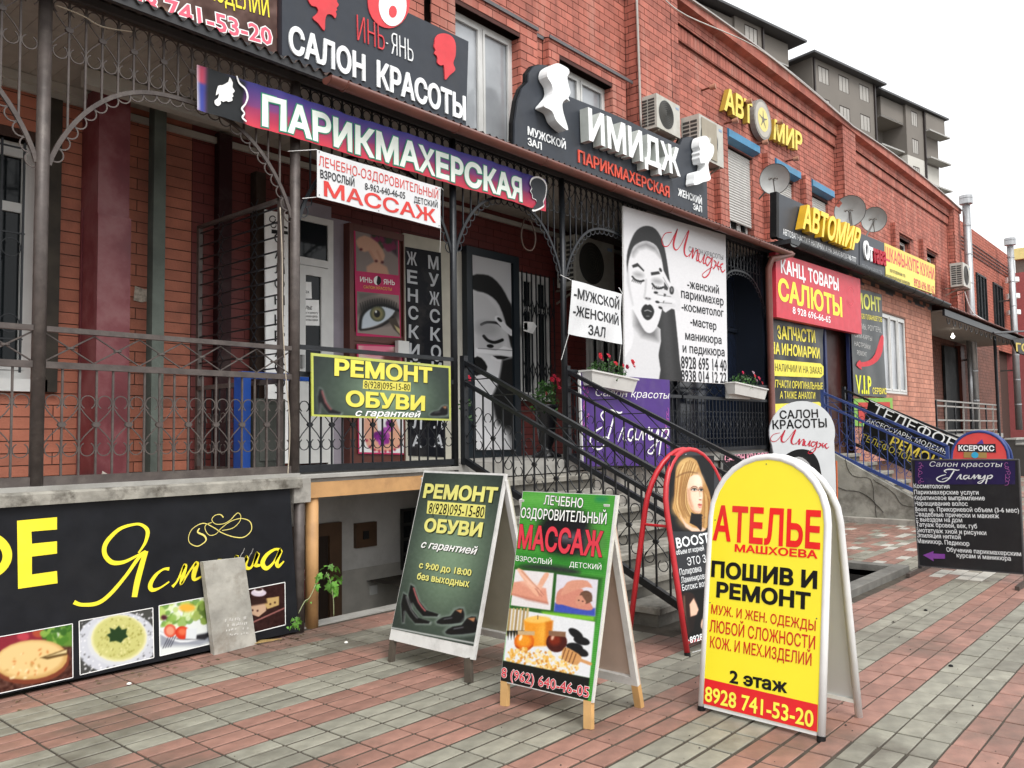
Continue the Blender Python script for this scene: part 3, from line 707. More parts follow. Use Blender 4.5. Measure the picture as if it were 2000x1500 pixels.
dw = mat('brown_door_wood', (.10, .055, .03), .55, var=.2, nscale=5); dd = mat('dark_door', (.03, .018, .012), .5)
b = MB(); b.box(4.35, 5.57, 7.36, 7.40, -.7, .66); o = b.build('door', dd, bas); o.location = -BB
b = MB(); b.box(5.42, 5.58, 7.33, 7.39, -.7, .68); b.box(4.3, 5.42, 7.33, 7.39, .55, .68); b.build('door_frame', dw, o)
b = MB(); b.box(5.79, 6.08, 7.35, 7.4, .37, .64); o = b.build('meter_box', dw, bas); o.location = -BB; MB().box(5.88, 5.96, 7.34, 7.349, .46, .55).build('slot', black, o)
b = MB(); b.box(6.0, 6.10, 7.37, 7.385, -.17, -.07); b.build('socket', white_pvc, bas).location = -BB
b = MB(); b.box(6.45, 6.75, 7.34, 7.38, .05, .75); o = b.build('vent_grid', M_('3a3a38'), bas); o.location = -BB
for i in range(2):
    for j in range(4): MB().box(6.47+i*.14, 6.58+i*.14, 7.33, 7.339, .08+j*.17, .21+j*.17).build('pane', glass, o)
# ---- stairs from the porch towards the viewer
step_m = mat('worn_step_concrete', (.27, .255, .22), .85, var=.25, nscale=6, bump=.5, bscale=30, dirt=.8, dcol=(.09, .08, .065), dscale=3.5); riser_m = mat('dirty_riser', (.12, .112, .095), .9, var=.3, nscale=4, bump=.4, dirt=.7, dcol=(.05, .045, .04), dscale=3)
def stairs(name, label, x0, x1, n, rise, run, ytop, ztop, m, side_m, grp=None):
    t = emp(name, label, 'stairs', (x0, ytop, 0)); B = Vector((x0, ytop, 0))
    for k in range(1, n):
        z = ztop-k*rise; y1 = ytop-(k-1)*run; y0 = ytop-k*run
        s = MB(); s.cbox(x0, x1, y0-.03, y1, z-.06, z, .012); o = s.build('tread', m, t); o.location = -B
        s = MB(); s.box(x0+.02, x1-.02, y0, y1, -.04, z-.061); s.build('riser', side_m, t).location = -B
    return t
stairs('porch_stairs', 'worn concrete stairs up to the beauty salon porch between black railings', 5.98, 7.90, 8, PZ/8, .325, 5.95, PZ, step_m, riser_m)
stairs('shop_stairs', 'grey concrete stairs with blue railings up to the car parts shop', 14.95, 16.85, 8, PZ/8, .30, 5.95, PZ, step_m, riser_m)
# cracked side wall of the right hand stairs
sw = emp('stair_side_wall', 'cracked grey concrete side wall of the stairs with blue railings', 'wall', (14.86, 5, 0)); SB = Vector((14.86, 5, 0))
crm = mat('cracked_concrete', (.27, .265, .235), .9, var=.25, nscale=2.5, bump=.6, bscale=14, dirt=.85, dcol=(.09, .085, .07), dscale=2.2)
b = MB(); pts = [(3.55, 0), (5.95, 0), (5.95, 1.24), (5.5, 1.24)]+[(3.65, .18)]
b.add([(14.78, y, z) for y, z in pts]+[(14.93, y, z) for y, z in pts], [(0, 1, 2, 3, 4)[::-1], (5, 6, 7, 8, 9), (3, 2, 7, 8), (4, 3, 8, 9), (0, 4, 9, 5)])
b.build('panel', crm, sw).location = -SB
crk = mat('crack', (.02, .018, .015), .9)
def crack(pts, w_):
    mb = MB(); pts = [(y+random.uniform(-.012, .012), z+random.uniform(-.012, .012)) for y, z in smoothpts(pts, 4, closed=False)]
    for (y0, z0), (y1, z1) in zip(pts, pts[1:]): mb.beam((14.778, y0, z0), (14.778, y1, z1), .006, w_*random.uniform(.5, 1.2), upv=(1, 0, 0))
    mb.build('crack', crk, sw).location = -SB
crack([(5.6, 1.2), (5.45, .9), (5.5, .7), (5.2, .55), (4.9, .5), (4.6, .2)], .016); crack([(5.2, 1.1), (5.1, .8), (4.8, .75), (4.75, .4), (4.7, .05)], .014)
crack([(4.75, .75), (4.45, .55), (4.3, .35), (4.0, .3)], .012); crack([(5.5, .7), (5.4, .3), (5.38, 0.06)], .014); crack([(5.9, .75), (5.6, .68), (5.5, .7)], .01)
b = MB(); b.cbox(14.70, 14.86, 3.4, 5.95, -.04, .10, .01); b.build('plinth', concrete, sw).location = -SB
# ---- canopy over the porch
can = emp('porch_canopy', 'long corrugated porch canopy with brown gutter above the barber shop', 'canopy', (3, 6, 4.6)); CB = Vector((3, 6, 4.6))
rm = mat('rusty_corrugated_sheet', (.06, .042, .036), .6, var=.35, nscale=3, dirt=.5, dcol=(.16, .15, .14), dscale=4)
mb = MB(); n = 8; sp = .105; X = -2.; vs = []; nseg = int((13.9+2)/sp*n/1)
xs_ = [X+sp*i/n*1.0 for i in range(int((13.9-X)/sp*n)+1)]
for x in xs_:
    d = .024*math.cos(2*math.pi*(x-X)/sp); vs += [(x, 5.66, 4.668+d), (x, YW-.02, 5.02+d)]
mb.add(vs, [(2*i, 2*i+2, 2*i+3, 2*i+1) for i in range(len(xs_)-1)]); o = mb.build('roof_sheet', rm, can, smooth=True); o.location = -CB
b = MB(); b.box(-2, 13.75, 5.90, 5.96, 4.635, 4.69); b.box(-2, 13.75, 5.70, 5.74, 4.62, 4.67); b.build('front_beam', mat('dark_grey_paint', (.06, .058, .06), .5), can).location = -CB
b = MB(); b.box(-2, 4.13, 5.68, 5.70, 4.61, 4.68); b.build('fascia', mat('charcoal_fascia', (.03, .03, .032), .5), can).location = -CB
sof = MB().box(0, .147, 5.97, YW-.01, 0, .012).mesh('soffit_board', soffitm); X = -.4
while X < 13.6: inst('soffit_board', sof, can, Vector((X, 0, 4.635))-CB); X += .15
b = MB(); b.box(-2, 2.96, YW-.1, YW-.02, 4.56, 4.63); b.box(-2, 13.6, YW-.05, YW-.015, 4.5, 4.56); b.box(2.7, 4.0, 6.9, 7.0, 4.48, 4.62); b.build('trim', mat('pale_trim', (.42, .40, .36), .6), can).location = -CB
def halfpipe(x0, x1, Y, z, r, seg=9):
    mb = MB(); vs = []
    for x in (x0, x1):
        for i in range(seg+1):
            t = math.pi+math.pi*i/seg; vs.append((x, Y+r*math.cos(t), z+r*math.sin(t)))
        for i in range(seg, -1, -1):
            t = math.pi+math.pi*i/seg; vs.append((x, Y+(r-.006)*math.cos(t), z+(r-.006)*math.sin(t)))
    n = 2*(seg+1); mb.add(vs, [(i, n+i, n+(i+1) % n, (i+1) % n) for i in range(n)]+[tuple(range(n))]); return mb
gt = halfpipe(4.13, 13.75, 5.62, 4.615, .065).build('gutter', gutterm, can, smooth=True); gt.location = -CB
for x in np.arange(4.3, 13.7, 1.35):
    b = MB(); b.tube([(x, 5.62+.07*math.cos(t), 4.615+.07*math.sin(t)) for t in np.linspace(math.pi, 2*math.pi, 9)], .008, 4); b.build('bracket', gutterm, gt)
b = MB(); b.add([(4.125, 5.62+.066*math.cos(t), 4.615+.066*math.sin(t)) for t in np.linspace(math.pi, 2*math.pi, 9)], [tuple(range(9))]); b.build('end_cap', gutterm, gt)
b = MB(); xd = float(onY(1510, 600, 5.72)[0]); b.tube([(13.7, 5.6, 4.6), (xd, 5.72, 4.45), (xd, 5.78, 4.3), (xd, 5.8, 1.4), (xd, 5.7, 1.25)], .055, 12); b.build('downpipe', gutterm, can, smooth=True).location = -CB
# ---- iron posts
PX_ = [.08, 2.06, 4.04, 5.93, 7.76, 13.45]
lb = ['brown iron post at the left edge of the porch, mostly outside the picture', 'brown paint flaked round iron post between the two left arches', 'round iron post at the left end of the shoe repair railing',
      'black iron post between the massage banner and the first stair railing', 'black iron post beside the white banner at the top of the stairs', 'black iron post next to the brown downpipe']
for i, (x, l) in enumerate(zip(PX_, lb)):
    m = iron_br if i < 3 else iron_bk
    t = emp('iron_post', l, 'post', (x, YF, PZ-.1), 'iron posts carrying the porch canopy')
    b = MB().tube([(0, 0, 0 if i != 2 else -.1), (0, 0, 4.64-PZ+.1)], .043 if i < 3 else .036, 14); b.build('shaft', m, t, smooth=True)
    if i < 3:
        b = MB().lathe([(.11, 0), (.1, .03), (.07, .05), (.05, .09)], 12); b.build('base_mortar', concrete, t)
        if i == 2:
            MB().tube([(.0, -.07, -1.2), (0, -.07, .05)], .045, 12).build('lower_pipe', iron_br, t, smooth=True)
# ---- railing and arch ironwork, shared pieces
SPC = .1145
def ironkit(m):
    k = {}
    k['ring'] = MB().tube(ringpts(.047, 12, R(-60), R(240)), .0048, 4).mesh('ring', m)
    k['ringd'] = MB().tube(ringpts(.047, 12, R(120), R(420)), .0048, 4).mesh('ring', m)
    mb = MB()
    for sx in (-1, 1):
        for sz in (-1, 1): mb.tube([(0, 0, 0), (sx*.03, 0, sz*.028), (sx*.075, 0, sz*.075), (sx*SPC*.96, 0, sz*.125)], .0047, 4)
    mb.prism([(.028*math.cos(t), .028*math.sin(t)*.7+.003) for t in np.linspace(0, math.pi*2, 9)[:-1]], -.012, .012)
    k['cross'] = mb.mesh('cross_scroll', m)
    return k
K_br, K_bk, K_bl = ironkit(iron_br), ironkit(iron_bk), ironkit(iron_bl)
def railing(x0, x1, label, m, K, zb=1.33, zt=2.10, ztop=2.34, grp='scrolled iron railings along the porch', Y=YF, topbraces=True, flat=True):
    t = emp('porch_railing', label, 'railing', (x0, Y, zb), grp)
    L = x1-x0
    def B(n_, *a): return MB().box(*a).build(n_, m, t)
    B('bottom_rail', 0, L, -.018, .018, -.03, .03); B('middle_rail', 0, L, -.02, .02, zt-zb-.022, zt-zb+.022); B('handrail', 0, L, -.022, .022, ztop-zb-.018, ztop-zb+.018)
    n_ = max(2, round(L/SPC)); s = L/n_; bar = MB().box(-.0065, .0065, -.0065, .0065, .03, zt-zb-.022).mesh('bar', m); zc = 1.70-zb
    for i in range(1, n_): inst('bar', bar, t, (i*s, 0, 0))
    for i in range(n_): inst('ring', K['ring'], t, (i*s+s/2, 0, zc+.155)); inst('ring', K['ringd'], t, (i*s+s/2, 0, zc-.165))
    for i in range(1, n_, 2): inst('cross_scroll', K['cross'], t, (i*s, 0, zc))
    if topbraces:
        h = ztop-zt-.05; k = max(2, round(L/.31)); q = L/k
        mb = MB().tube([(-q/2, 0, -h/2), (q/2, 0, h/2)], .006, 5); mb.tube([(-q/2, .008, h/2), (q/2, .008, -h/2)], .006, 5); mb.lathe([(.028, -.006), (.028, .006)], 10)
        me = mb.mesh('brace', m)
        for i in range(k): inst('brace', me, t, (q*(i+.5), 0, (zt+ztop)/2-zb))
    return t
railing(.12, 2.02, 'brown scrolled railing left of the flaked post, running out of the picture', iron_br, K_br)
railing(2.10, 4.00, 'brown scrolled railing with a zigzag top above the black cafe sign', iron_br, K_br)
railing(4.08, 5.90, 'black scrolled railing carrying the shoe repair sign', iron_bk, K_bk, topbraces=False, ztop=2.36, zt=2.13)
railing(7.80, 10.45, 'black railing behind the purple sign at the head of the stairs', iron_bk, K_bk)
railing(10.5, 13.42, 'black railing with zigzag top under the big portrait poster', iron_bk, K_bk)
def arch(x0, x1, label, m, K, ztop=4.635, zs=3.45, hh=.73, Y=YF, rings=True):
    t = emp('arch_screen', label, 'arched screen', (x0, Y, zs), 'arched iron screens under the porch canopy')
    L = x1-x0; c = L/2
    def az(x):
        q = min(1, abs((x-c)/(L/2))); return hh*max(0, 1-q**2.6)**.8
    P = [(c-(L/2)*math.cos(math.pi*i/36), 0, 0) for i in range(37)]; P = [(x, 0, az(x)) for x, _, _ in P]
    mb = MB()
    for p, q in zip(P, P[1:]): mb.beam(p, q, .03, .02, upv=(0, 1, 0))
    mb.build('arch_bar', m, t)
    sc = MB().tube(ringpts(.05, 8, math.pi, 2*math.pi), .006, 4).mesh('scallop', m)
    acc = 0; nxt = .09
    for p, q in zip(P, P[1:]):
        l = math.hypot(q[0]-p[0], q[2]-p[2])
        while acc+l > nxt:
            f = (nxt-acc)/l; x, z = p[0]+(q[0]-p[0])*f, p[2]+(q[2]-p[2])*f; a = math.atan2(q[2]-p[2], q[0]-p[0])
            o = inst('scallop', sc, t, (x+math.sin(a)*.015, 0, z-math.cos(a)*.015), (0, -a, 0)); nxt += .104
        acc += l
    n_ = round(L/SPC); s = L/n_; H = ztop-zs
    for i in range(1, n_):
        z0 = az(i*s)
        MB().box(-.0065, .0065, -.0065, .0065, z0, H).build('bar', m, t, loc=(i*s, 0, 0))
    zc = 4.42-zs
    for i in range(n_):
        inst('ring', K['ring'], t, (i*s+s/2, 0, zc+.145)); inst('ring', K['ringd'], t, (i*s+s/2, 0, zc-.165))
    for i in range(1, n_, 2): inst('cross_scroll', K['cross'], t, (i*s, 0, zc))
    MB().box(0, L, -.014, .014, H-.015, H).build('top_bar', m, t)
    return t
arch(.12, 2.02, 'brown iron arch screen at the left edge above the barred window', iron_br, K_br)
arch(2.10, 4.00, 'brown iron arch screen left of the long barber banner', iron_br, K_br)
arch(4.08, 5.90, 'iron arch screen behind the red and white massage banner', iron_bk, K_bk)
arch(5.96, 7.72, 'black iron arch screen over the top of the stairs', iron_bk, K_bk)
arch(7.80, 9.66, 'black iron arch screen left of the big portrait poster', iron_bk, K_bk)
arch(11.55, 13.42, 'black iron arch screen right of the big portrait poster', iron_bk, K_bk)
# ---- stair railings
def stair_rail(x, ya, za, yb, label, m, K, slope=.477, low=.21, h=1.0, grp='sloping stair railings'):
    t = emp('stair_railing', label, 'railing', (x, ya, za), grp); L = ya-yb
    def P(y, dz): return (0, -y, -y*slope+dz)
    MB().beam(P(0, 0), P(L, 0), .05, .04).build('handrail', m, t); MB().beam(P(0, -low), P(L, -low), .045, .035).build('middle_rail', m, t)
    MB().beam(P(0, -h), P(L+.12, -h), .05, .06).build('bottom_rail', m, t)
    MB().box(-.03, .03, -.03, .03, -h-.05, .06).build('newel', m, t); 
    b = MB().box(-.025, .025, -L-.025, -L+.025, -L*slope-min(h+.12, za-L*slope+.0), -L*slope); b.build('newel', m, t)
    n_ = round(L/.13); s = L/n_
    bar = MB().box(-.007, .007, -.007, .007, -h+.02, -low-.01).mesh('bar', m)
    for i in range(1, n_): inst('bar', bar, t, P(i*s, 0))
    for i in range(n_):
        y = (i+.5)*s; inst('ring', K['ring'], t, P(y, -.43), (0, 0, R(90))); inst('ring', K['ringd'], t, P(y, -.76), (0, 0, R(90)))
    for i in range(1, n_, 2): inst('cross_scroll', K['cross'], t, P(i*s, -.60), (0, 0, R(90)))
    k = max(2, round(L/.36)); q = L/k
    for i in range(k):
        mb = MB().tube([P(i*q, -low+.02), P(i*q+q, -.02)], .006, 5); mb.tube([P(i*q, -.02), P(i*q+q, -low+.02)], .006, 5); mb.build('brace', m, t)
    return t
stair_rail(6.05, 5.93, 2.345, 3.45, 'black sloping railing on the left side of the porch stairs', iron_bk, K_bk)
stair_rail(7.78, 5.93, 2.335, 3.45, 'black sloping railing right of the porch stairs, in front of the purple sign', iron_bk, K_bk)
stair_rail(14.9, 5.6, 2.27, 3.6, 'blue sloping railing above the cracked concrete wall', iron_bl, K_bl)
stair_rail(16.9, 5.93, 2.40, 3.4, 'dark sloping railing that carries the black telephone shop sign', iron_bk, K_bk)
# ================================================================== signs on the front
WHT = M_('f4f4f2'); RED = M_('d42027'); REDL = M_('e0454a'); YEL = M_('f3e24a'); BLK = M_('0d0d0f'); SLATE = M_('3b3f46', .4, dirt=.25, dcol=(.06, .06, .06), dscale=3)
class Pic:
    """a printed picture painted in photo coordinates on plane pl"""
    def __init__(s, root, pl, quad, n, bg=(1, 1, 1), d=.003, name='printed_picture', warp=None):
        s.root, s.pl, s.d, s.name, s.warp = root, pl, d, name, warp; s.q = [np.array(pl.px(*p)) for p in quad]
        q = np.array(quad, float); s.W = (np.linalg.norm(q[1]-q[0])+np.linalg.norm(q[2]-q[3]))/2; s.H = (np.linalg.norm(q[3]-q[0])+np.linalg.norm(q[2]-q[1]))/2
        h = max(2, int(n*s.H/s.W)); s.cv = Cv(n, h, bg, s.W, s.H)
    def f(s, p):
        a = np.array(s.pl.px(*p[:2])); q = s.q; e = q[1]-q[0]; g = q[3]-q[0]; m = np.array([[e[0], g[0]], [e[1], g[1]]]); t = np.linalg.solve(m, a-q[0]); return (t[0]*s.W, t[1]*s.H)
    def poly(s, pts, c, soft=None, op=1., sm=0):
        if sm: pts = smoothpts(pts, sm)
        s.cv.poly([s.f(p) for p in pts], c, soft, op); return s
    def ell(s, cx, cy, rx, ry, c, rot=0, soft=None, op=1.):
        k, q = math.cos(rot), math.sin(rot)
        return s.poly([(cx+rx*math.cos(t)*k-ry*math.sin(t)*q, cy+rx*math.cos(t)*q+ry*math.sin(t)*k) for t in np.linspace(0, 2*math.pi, 22)[:-1]], c, soft, op)
    def line(s, pts, w_, c, soft=None, op=1., sm=0):
        if sm: pts = smoothpts(pts, sm, closed=False)
        s.cv.line([s.f(p) for p in pts], w_, c, soft, op); return s
    def done(s): return picture(s.root, s.q, s.cv, s.d, s.name, warp=s.warp)
def local_poly(pl, pts, d=0.): return [pl.px(*p) for p in pts]
def board(root, pl, quad, m, th=.03, name='board', d=0., frame=None, fw2=.02):
    P = local_poly(pl, quad); o = MB().prism(P, -d, -d+th).build(name, m, root)
    if frame:
        c = np.mean(P, 0); mb = MB()
        for i in range(4):
            a, b = np.array(P[i]), np.array(P[(i+1) % 4]); mb.beam((a[0], -d+th/2, a[1]), (b[0], -d+th/2, b[1]), fw2, th+.012, upv=(0, 1, 0))
        mb.build('frame', frame, root)
    return o
def sheet(root, pl, quad, m, warp, nu=40, nv=10, name='banner_cloth', d=0., two=None):
    q = [np.array(pl.px(*p)) for p in quad]; vs = []; fs = []
    for j in range(nv+1):
        for i in range(nu+1):
            u, v = i/nu, j/nv; p = (q[0]*(1-u)+q[1]*u)*(1-v)+(q[3]*(1-u)+q[2]*u)*v; vs.append((p[0], -d+warp(p[0], p[1]), p[1]))
    for j in range(nv):
        for i in range(nu): a = j*(nu+1)+i; fs.append((a+nu+1, a+nu+2, a+1, a))
    return MB().add(vs, fs).build(name, m, root, smooth=True)
def sign(name, label, cat, pl, group=None): return emp(name, label, cat, mat4=pl.m4(), group=group)
# ---- brown sign at the top left, running out of the picture
pl = facade(540, 95, 7.05); s = sign('shop_sign', 'brown shop sign with pink phone digits, cut off at the top left', 'sign', pl)
quad = [(250, -80), (541, -40), (540, 108), (250, 10)]
board(s, pl, quad, M_('54403a', .4), .06); P = Pic(s, pl, quad, 110, (.36, .26, .23), d=.002)
P.cv.noise(.2, 9, 2); P.cv.noise(.12, 3, 5); P.poly([(300, 0), (345, 10), (420, 50), (480, 75), (540, 88), (540, 104), (440, 70), (300, 20)], (.86, .70, .58), 10, .9); P.ell(500, 30, 30, 14, (.24, .16, .15), .3, 8, .8); P.ell(520, 42, 7, 4, (.7, .62, .58), .3, 2); P.done()
PK = M_('e8687c')
text(s, pl, '741-53-20', (324, 33), (532, 89), (324, -4), PK, bold=.02, d=.006, out=WHT, ow=.045)
text(s, pl, '8928', (205, -2), (308, 27), (205, -38), PK, bold=.02, d=.006, out=WHT, ow=.045)
text(s, pl, 'И МЕХ. ИЗДЕЛИЙ', (300, -35), (526, 34), (300, -75), YEL, bold=.01, d=.006, out=M_('4a3a10'), ow=.02)
# ---- САЛОН КРАСОТЫ
pl = facade(735, 168, 7.02); s = sign('beauty_salon_sign', 'dark grey beauty salon sign with white capitals and two red head profiles', 'sign', pl)
quad = [(551, -60), (915, 81), (910, 246), (551, 102)]
board(s, pl, [(551, -60), (800, 26), (915, 81), (910, 250), (551, 108)], SLATE, .09)
HV = M_('f4f6f6', .35)
text(s, pl, 'САЛОН', (563, 101), (712, 158), (563, 49), HV, bold=.03, d=.02, ex=.018, res=4, name='lettering')
text(s, pl, 'КРАСОТЫ', (735, 168), (908, 235), (735, 119), HV, bold=.03, d=.02, ex=.018, res=4)
RC = M_('d8474d', .35)
text(s, pl, 'ИНЬ', (697, 80), (750, 101), (697, 28), RC, bold=-.018, d=.016, ex=.012)
text(s, pl, '·', (752, 88), (757, 90), (752, 80), WHT, bold=.03, d=.016, ex=.01)
text(s, pl, 'ЯНЬ', (764, 106), (806, 123), (764, 62), HV, bold=-.018, d=.016, ex=.012)
z = lambda L, o=(500, 0), k=3.: [(o[0]+x/k, o[1]+y/k) for x, y in L]
shape(s, pl, z([(290, -60), (300, 0), (320, 35), (350, 45), (358, 75), (328, 108), (360, 140), (395, 182), (400, 120), (412, 88), (440, 90), (458, 110), (466, 88), (462, 70), (470, 62), (466, 50), (479, 32), (468, 10), (470, -20), (440, -70), (370, -90)]), RC, d=.018, ex=.016, sm=3)
shape(s, pl, z([(1045, 228), (1062, 205), (1090, 198), (1125, 205), (1152, 228), (1165, 270), (1163, 330), (1150, 372), (1162, 412), (1130, 442), (1104, 470), (1100, 430), (1094, 385), (1078, 386), (1058, 372), (1058, 345), (1052, 328), (1040, 316), (1046, 296), (1038, 276), (1042, 250)]), RC, d=.018, ex=.016, sm=3)
def circ(cx, cy, rx, ry, n=28, t0=0, t1=2*math.pi): return [(cx+rx*math.cos(t), cy+ry*math.sin(t)) for t in np.linspace(t0, t1, n, endpoint=False)]
shape(s, pl, circ(758, 4, 41, 52, 28), RC, d=.014, ex=.01)
shape(s, pl, circ(765, 12, 27, 40, 28), HV, d=.019, ex=.008); shape(s, pl, circ(765, 24, 8, 12, 16), RC, d=.0205)
# ---- ИМИДЖ
pl = facade(1132, 277, 6.98); s = sign('hairdresser_sign', 'curved dark grey hairdresser sign with thick white letters and white head shapes', 'sign', pl)
z3 = lambda L: z(L, (1000, 0), 3.)
out = z3([(14, 880), (16, 720), (35, 590), (60, 520), (96, 482), (98, 430), (130, 388), (170, 378), (215, 385), (245, 400), (285, 545), (620, 680), (985, 850), (1000, 812), (1035, 800), (1085, 815), (1115, 860), (1135, 940), (1142, 1060), (1147, 1285)])
shape(s, pl, out, SLATE, d=.0, ex=.09, name='board'); shape(s, pl, [(x-3, y-1.5) for x, y in out], BLK, d=-.03, ex=.05, name='board_edge')
TT = M_('f2f4f4', .35); TS = M_('b9beb9', .4)
letters(s, pl, 'ИМИДЖ', (1132, 277), (1312, 348), (1130, 217), (1309, 296), TT, .15, .17, bold=.03, side=TS)
text(s, pl, 'ПАРИКМАХЕРСКАЯ', (1128, 317), (1306, 386), (1128, 293), M_('e2553f', .35), bold=.015, d=.02, ex=.015)
text(s, pl, 'МУЖСКОЙ', (1030, 263), (1104, 292), (1030, 247), HV, bold=.015, d=.012, ex=.008); text(s, pl, 'ЗАЛ', (1030, 283), (1057, 293), (1030, 269), HV, bold=.015, d=.012, ex=.008)
text(s, pl, 'ЖЕНСКИЙ', (1324, 382), (1370, 400), (1324, 368), HV, bold=.015, d=.012, ex=.008); text(s, pl, 'ЗАЛ', (1353, 409), (1370, 415), (1353, 397), HV, bold=.015, d=.012, ex=.008)
o = shape(s, pl, z3([(155, 425), (185, 400), (215, 393), (250, 408), (275, 425), (280, 448), (268, 470), (276, 520), (287, 562), (275, 590), (282, 612), (262, 600), (240, 625), (245, 680), (273, 778), (235, 758), (200, 720), (178, 670), (130, 642), (150, 612), (180, 570), (178, 520), (150, 470)]), TT, d=.17, ex=.15, name='head_shape', sm=3)
o = shape(s, pl, z([(860, 612), (900, 598), (935, 620), (952, 668), (982, 690), (990, 740), (975, 800), (945, 845), (933, 880), (942, 950), (957, 1010), (935, 1035), (880, 1048), (840, 1068), (790, 1072), (792, 1010), (805, 950), (890, 925), (900, 865), (862, 866), (852, 835), (846, 810), (850, 785), (844, 760), (856, 735), (842, 700), (845, 650)], (1180, 150), 5.), TT, d=.17, ex=.15, name='head_shape', sm=3)
# ---- ПАРИКМАХЕРСКАЯ banner
pl = facade(385, 170, 5.84)
wv = lambda a, b: .010*math.sin(a*5.1+b*2)+.006*math.sin(a*13+1)+.004*math.sin(a*31+b*9)
s = sign('barber_banner', 'long blue to red barber banner with white green-edged letters', 'banner', pl)
quad = [(386, 125), (1066, 351), (1066, 413), (385, 214)]
P = Pic(s, pl, quad, 260, (.3, .3, .5), d=.0, name='banner_cloth', warp=wv)
t = (P.cv.Y/P.cv.H)[..., None]; P.cv.a = np.where(t < .55, np.array((.27, .27, .60))*(1-t/.55)+np.array((.52, .25, .48))*(t/.55), np.array((.62, .22, .40))*(1-(t-.55)/.45)+np.array((.88, .27, .33))*((t-.55)/.45))
P.cv.a += (np.sin(P.cv.Y*2.2)*.035*np.clip(1-abs(P.cv.X/P.cv.W-.55)*2, 0, 1))[..., None]
P.poly([(404, 128), (482, 160), (476, 195), (480, 244), (402, 220)], (.13, .14, .15)); P.poly([(386, 125), (404, 131), (402, 165), (386, 160)], (.75, .28, .38)); P.poly([(386, 158), (403, 165), (402, 220), (386, 214)], (.24, .28, .62)); P.poly([(384, 124), (389, 126), (389, 214), (384, 213)], (.9, .9, .9))
P.cv.noise(.05, 7, 4); P.done()
GR = M_('2f8f72'); CR = M_('eef6ee')
text(s, pl, 'ПАРИКМАХЕРСКАЯ', (512, 243), (1020, 393), (512, 185), CR, bold=.035, d=.007, out=GR, ow=.03, od=.004, res=4, warp=wv)
shape(s, pl, z([(1275, 505), (1262, 560), (1280, 548), (1275, 575), (1255, 590), (1258, 612), (1275, 622), (1292, 610), (1290, 590), (1305, 598), (1325, 592), (1335, 598), (1360, 590), (1357, 572), (1366, 565), (1360, 550), (1374, 535), (1360, 512), (1362, 485), (1343, 452), (1335, 480), (1300, 500)], (0, 0)), WHT, d=.006, warp=wv, sm=2)
ribbon(s, pl, [[(461, 149, 3), (466, 163, 4), (478, 175, 4), (482, 190, 4), (478, 203, 3), (471, 213, 4), (476, 222, 3), (472, 230, 4), (480, 238, 3)]], WHT, d=.012)
hd = z([(118, 1052), (150, 1045), (180, 1062), (196, 1095), (190, 1150), (178, 1180), (180, 1205), (135, 1228), (118, 1222), (140, 1190), (138, 1170), (120, 1160), (118, 1140), (108, 1122), (115, 1105), (105, 1080)], (1000, 0))
hc = np.mean(hd, 0); shape(s, pl, [tuple(hc+(np.array(p)-hc)*1.12) for p in hd], WHT, d=.007, sm=3); shape(s, pl, hd, M_('3c3f44'), d=.009, sm=3)
# ---- МАССАЖ banner
pl = facade(619, 290, 5.83); wv = lambda a, b: .006*math.sin(a*6+b*4)+.003*math.sin(a*17)
s = sign('massage_banner', 'white banner with red serif massage lettering tied below the long barber banner', 'banner', pl)
sheet(s, pl, [(619, 292), (861, 366), (861, 446), (618, 385)], mat('white_vinyl', (.68, .69, .70), .4, var=.04), wv)
RB = M_('d2443f'); DG = M_('2b2c30')
text(s, pl, 'ЛЕЧЕБНО-ОЗДОРОВИТЕЛЬНЫЙ', (622, 323), (856, 389), (622, 303), RB, bold=.0, d=.004, warp=wv)
text(s, pl, 'ВЗРОСЛЫЙ', (625, 347), (693, 364), (625, 331), DG, bold=.02, d=.004, warp=wv); text(s, pl, '8-962-640-46-05', (713, 370), (790, 389), (713, 356), DG, bold=.01, d=.004, warp=wv)
text(s, pl, 'ДЕТСКИЙ', (808, 395), (855, 406), (808, 383), DG, bold=.01, d=.004, warp=wv); text(s, pl, 'МАССАЖ', (632, 382), (851, 435), (632, 353), RB, bold=.02, d=.004, warp=wv, res=4)
mb = MB()
for p in ((623, 297), (741, 333), (857, 370), (623, 381), (739, 412), (857, 441)): a, b = pl.px(*p); mb.disc((a, b), .006, -.006, 8)
mb.build('eyelet', DG, s)
for (p, q) in (((618, 385), (604, 383)), ((861, 445), (873, 490)), ((619, 292), (575, 290)), ((861, 366), (880, 368))):
    a, b = pl.px(*p), pl.px(*q); MB().tube([(a[0], 0, a[1]), (b[0], .1, b[1])], .003, 4).build('tie', WHT, s)
# ---- АВТ(wheel)МИР letters on the brickwork
pl = facade(1480, 237, YW-.02); s = sign('auto_shop_letters', 'yellow channel letters spelling a car shop name round a wheel, on bare brick', 'sign', pl)
YL = M_('efd964', .4, dirt=.3, dcol=(.3, .2, .1), dscale=9); YS_ = M_('b0903c', .5)
letters(s, pl, 'АВТ', (1403, 216), (1459, 246), (1405, 173), (1458, 205), YL, .11, .13, bold=.03, side=YS_)
letters(s, pl, 'МИР', (1500, 273), (1557, 299), (1502, 236), (1556, 264), YL, .11, .13, bold=.03, side=YS_)
c0 = np.array(pl.px(1478, 237)); rx = abs(pl.px(1496, 237)[0]-c0[0]); rz_ = abs(pl.px(1478, 203)[1]-c0[1]); rr = (rx+rz_)/2
mb = MB(); mb.prism([(c0[0]+rr*math.cos(t), c0[1]+rr*math.sin(t)) for t in np.linspace(0, 2*math.pi, 29)[:-1]], -.14, -.02); mb.build('wheel_rim', M_('8d8a84'), s)
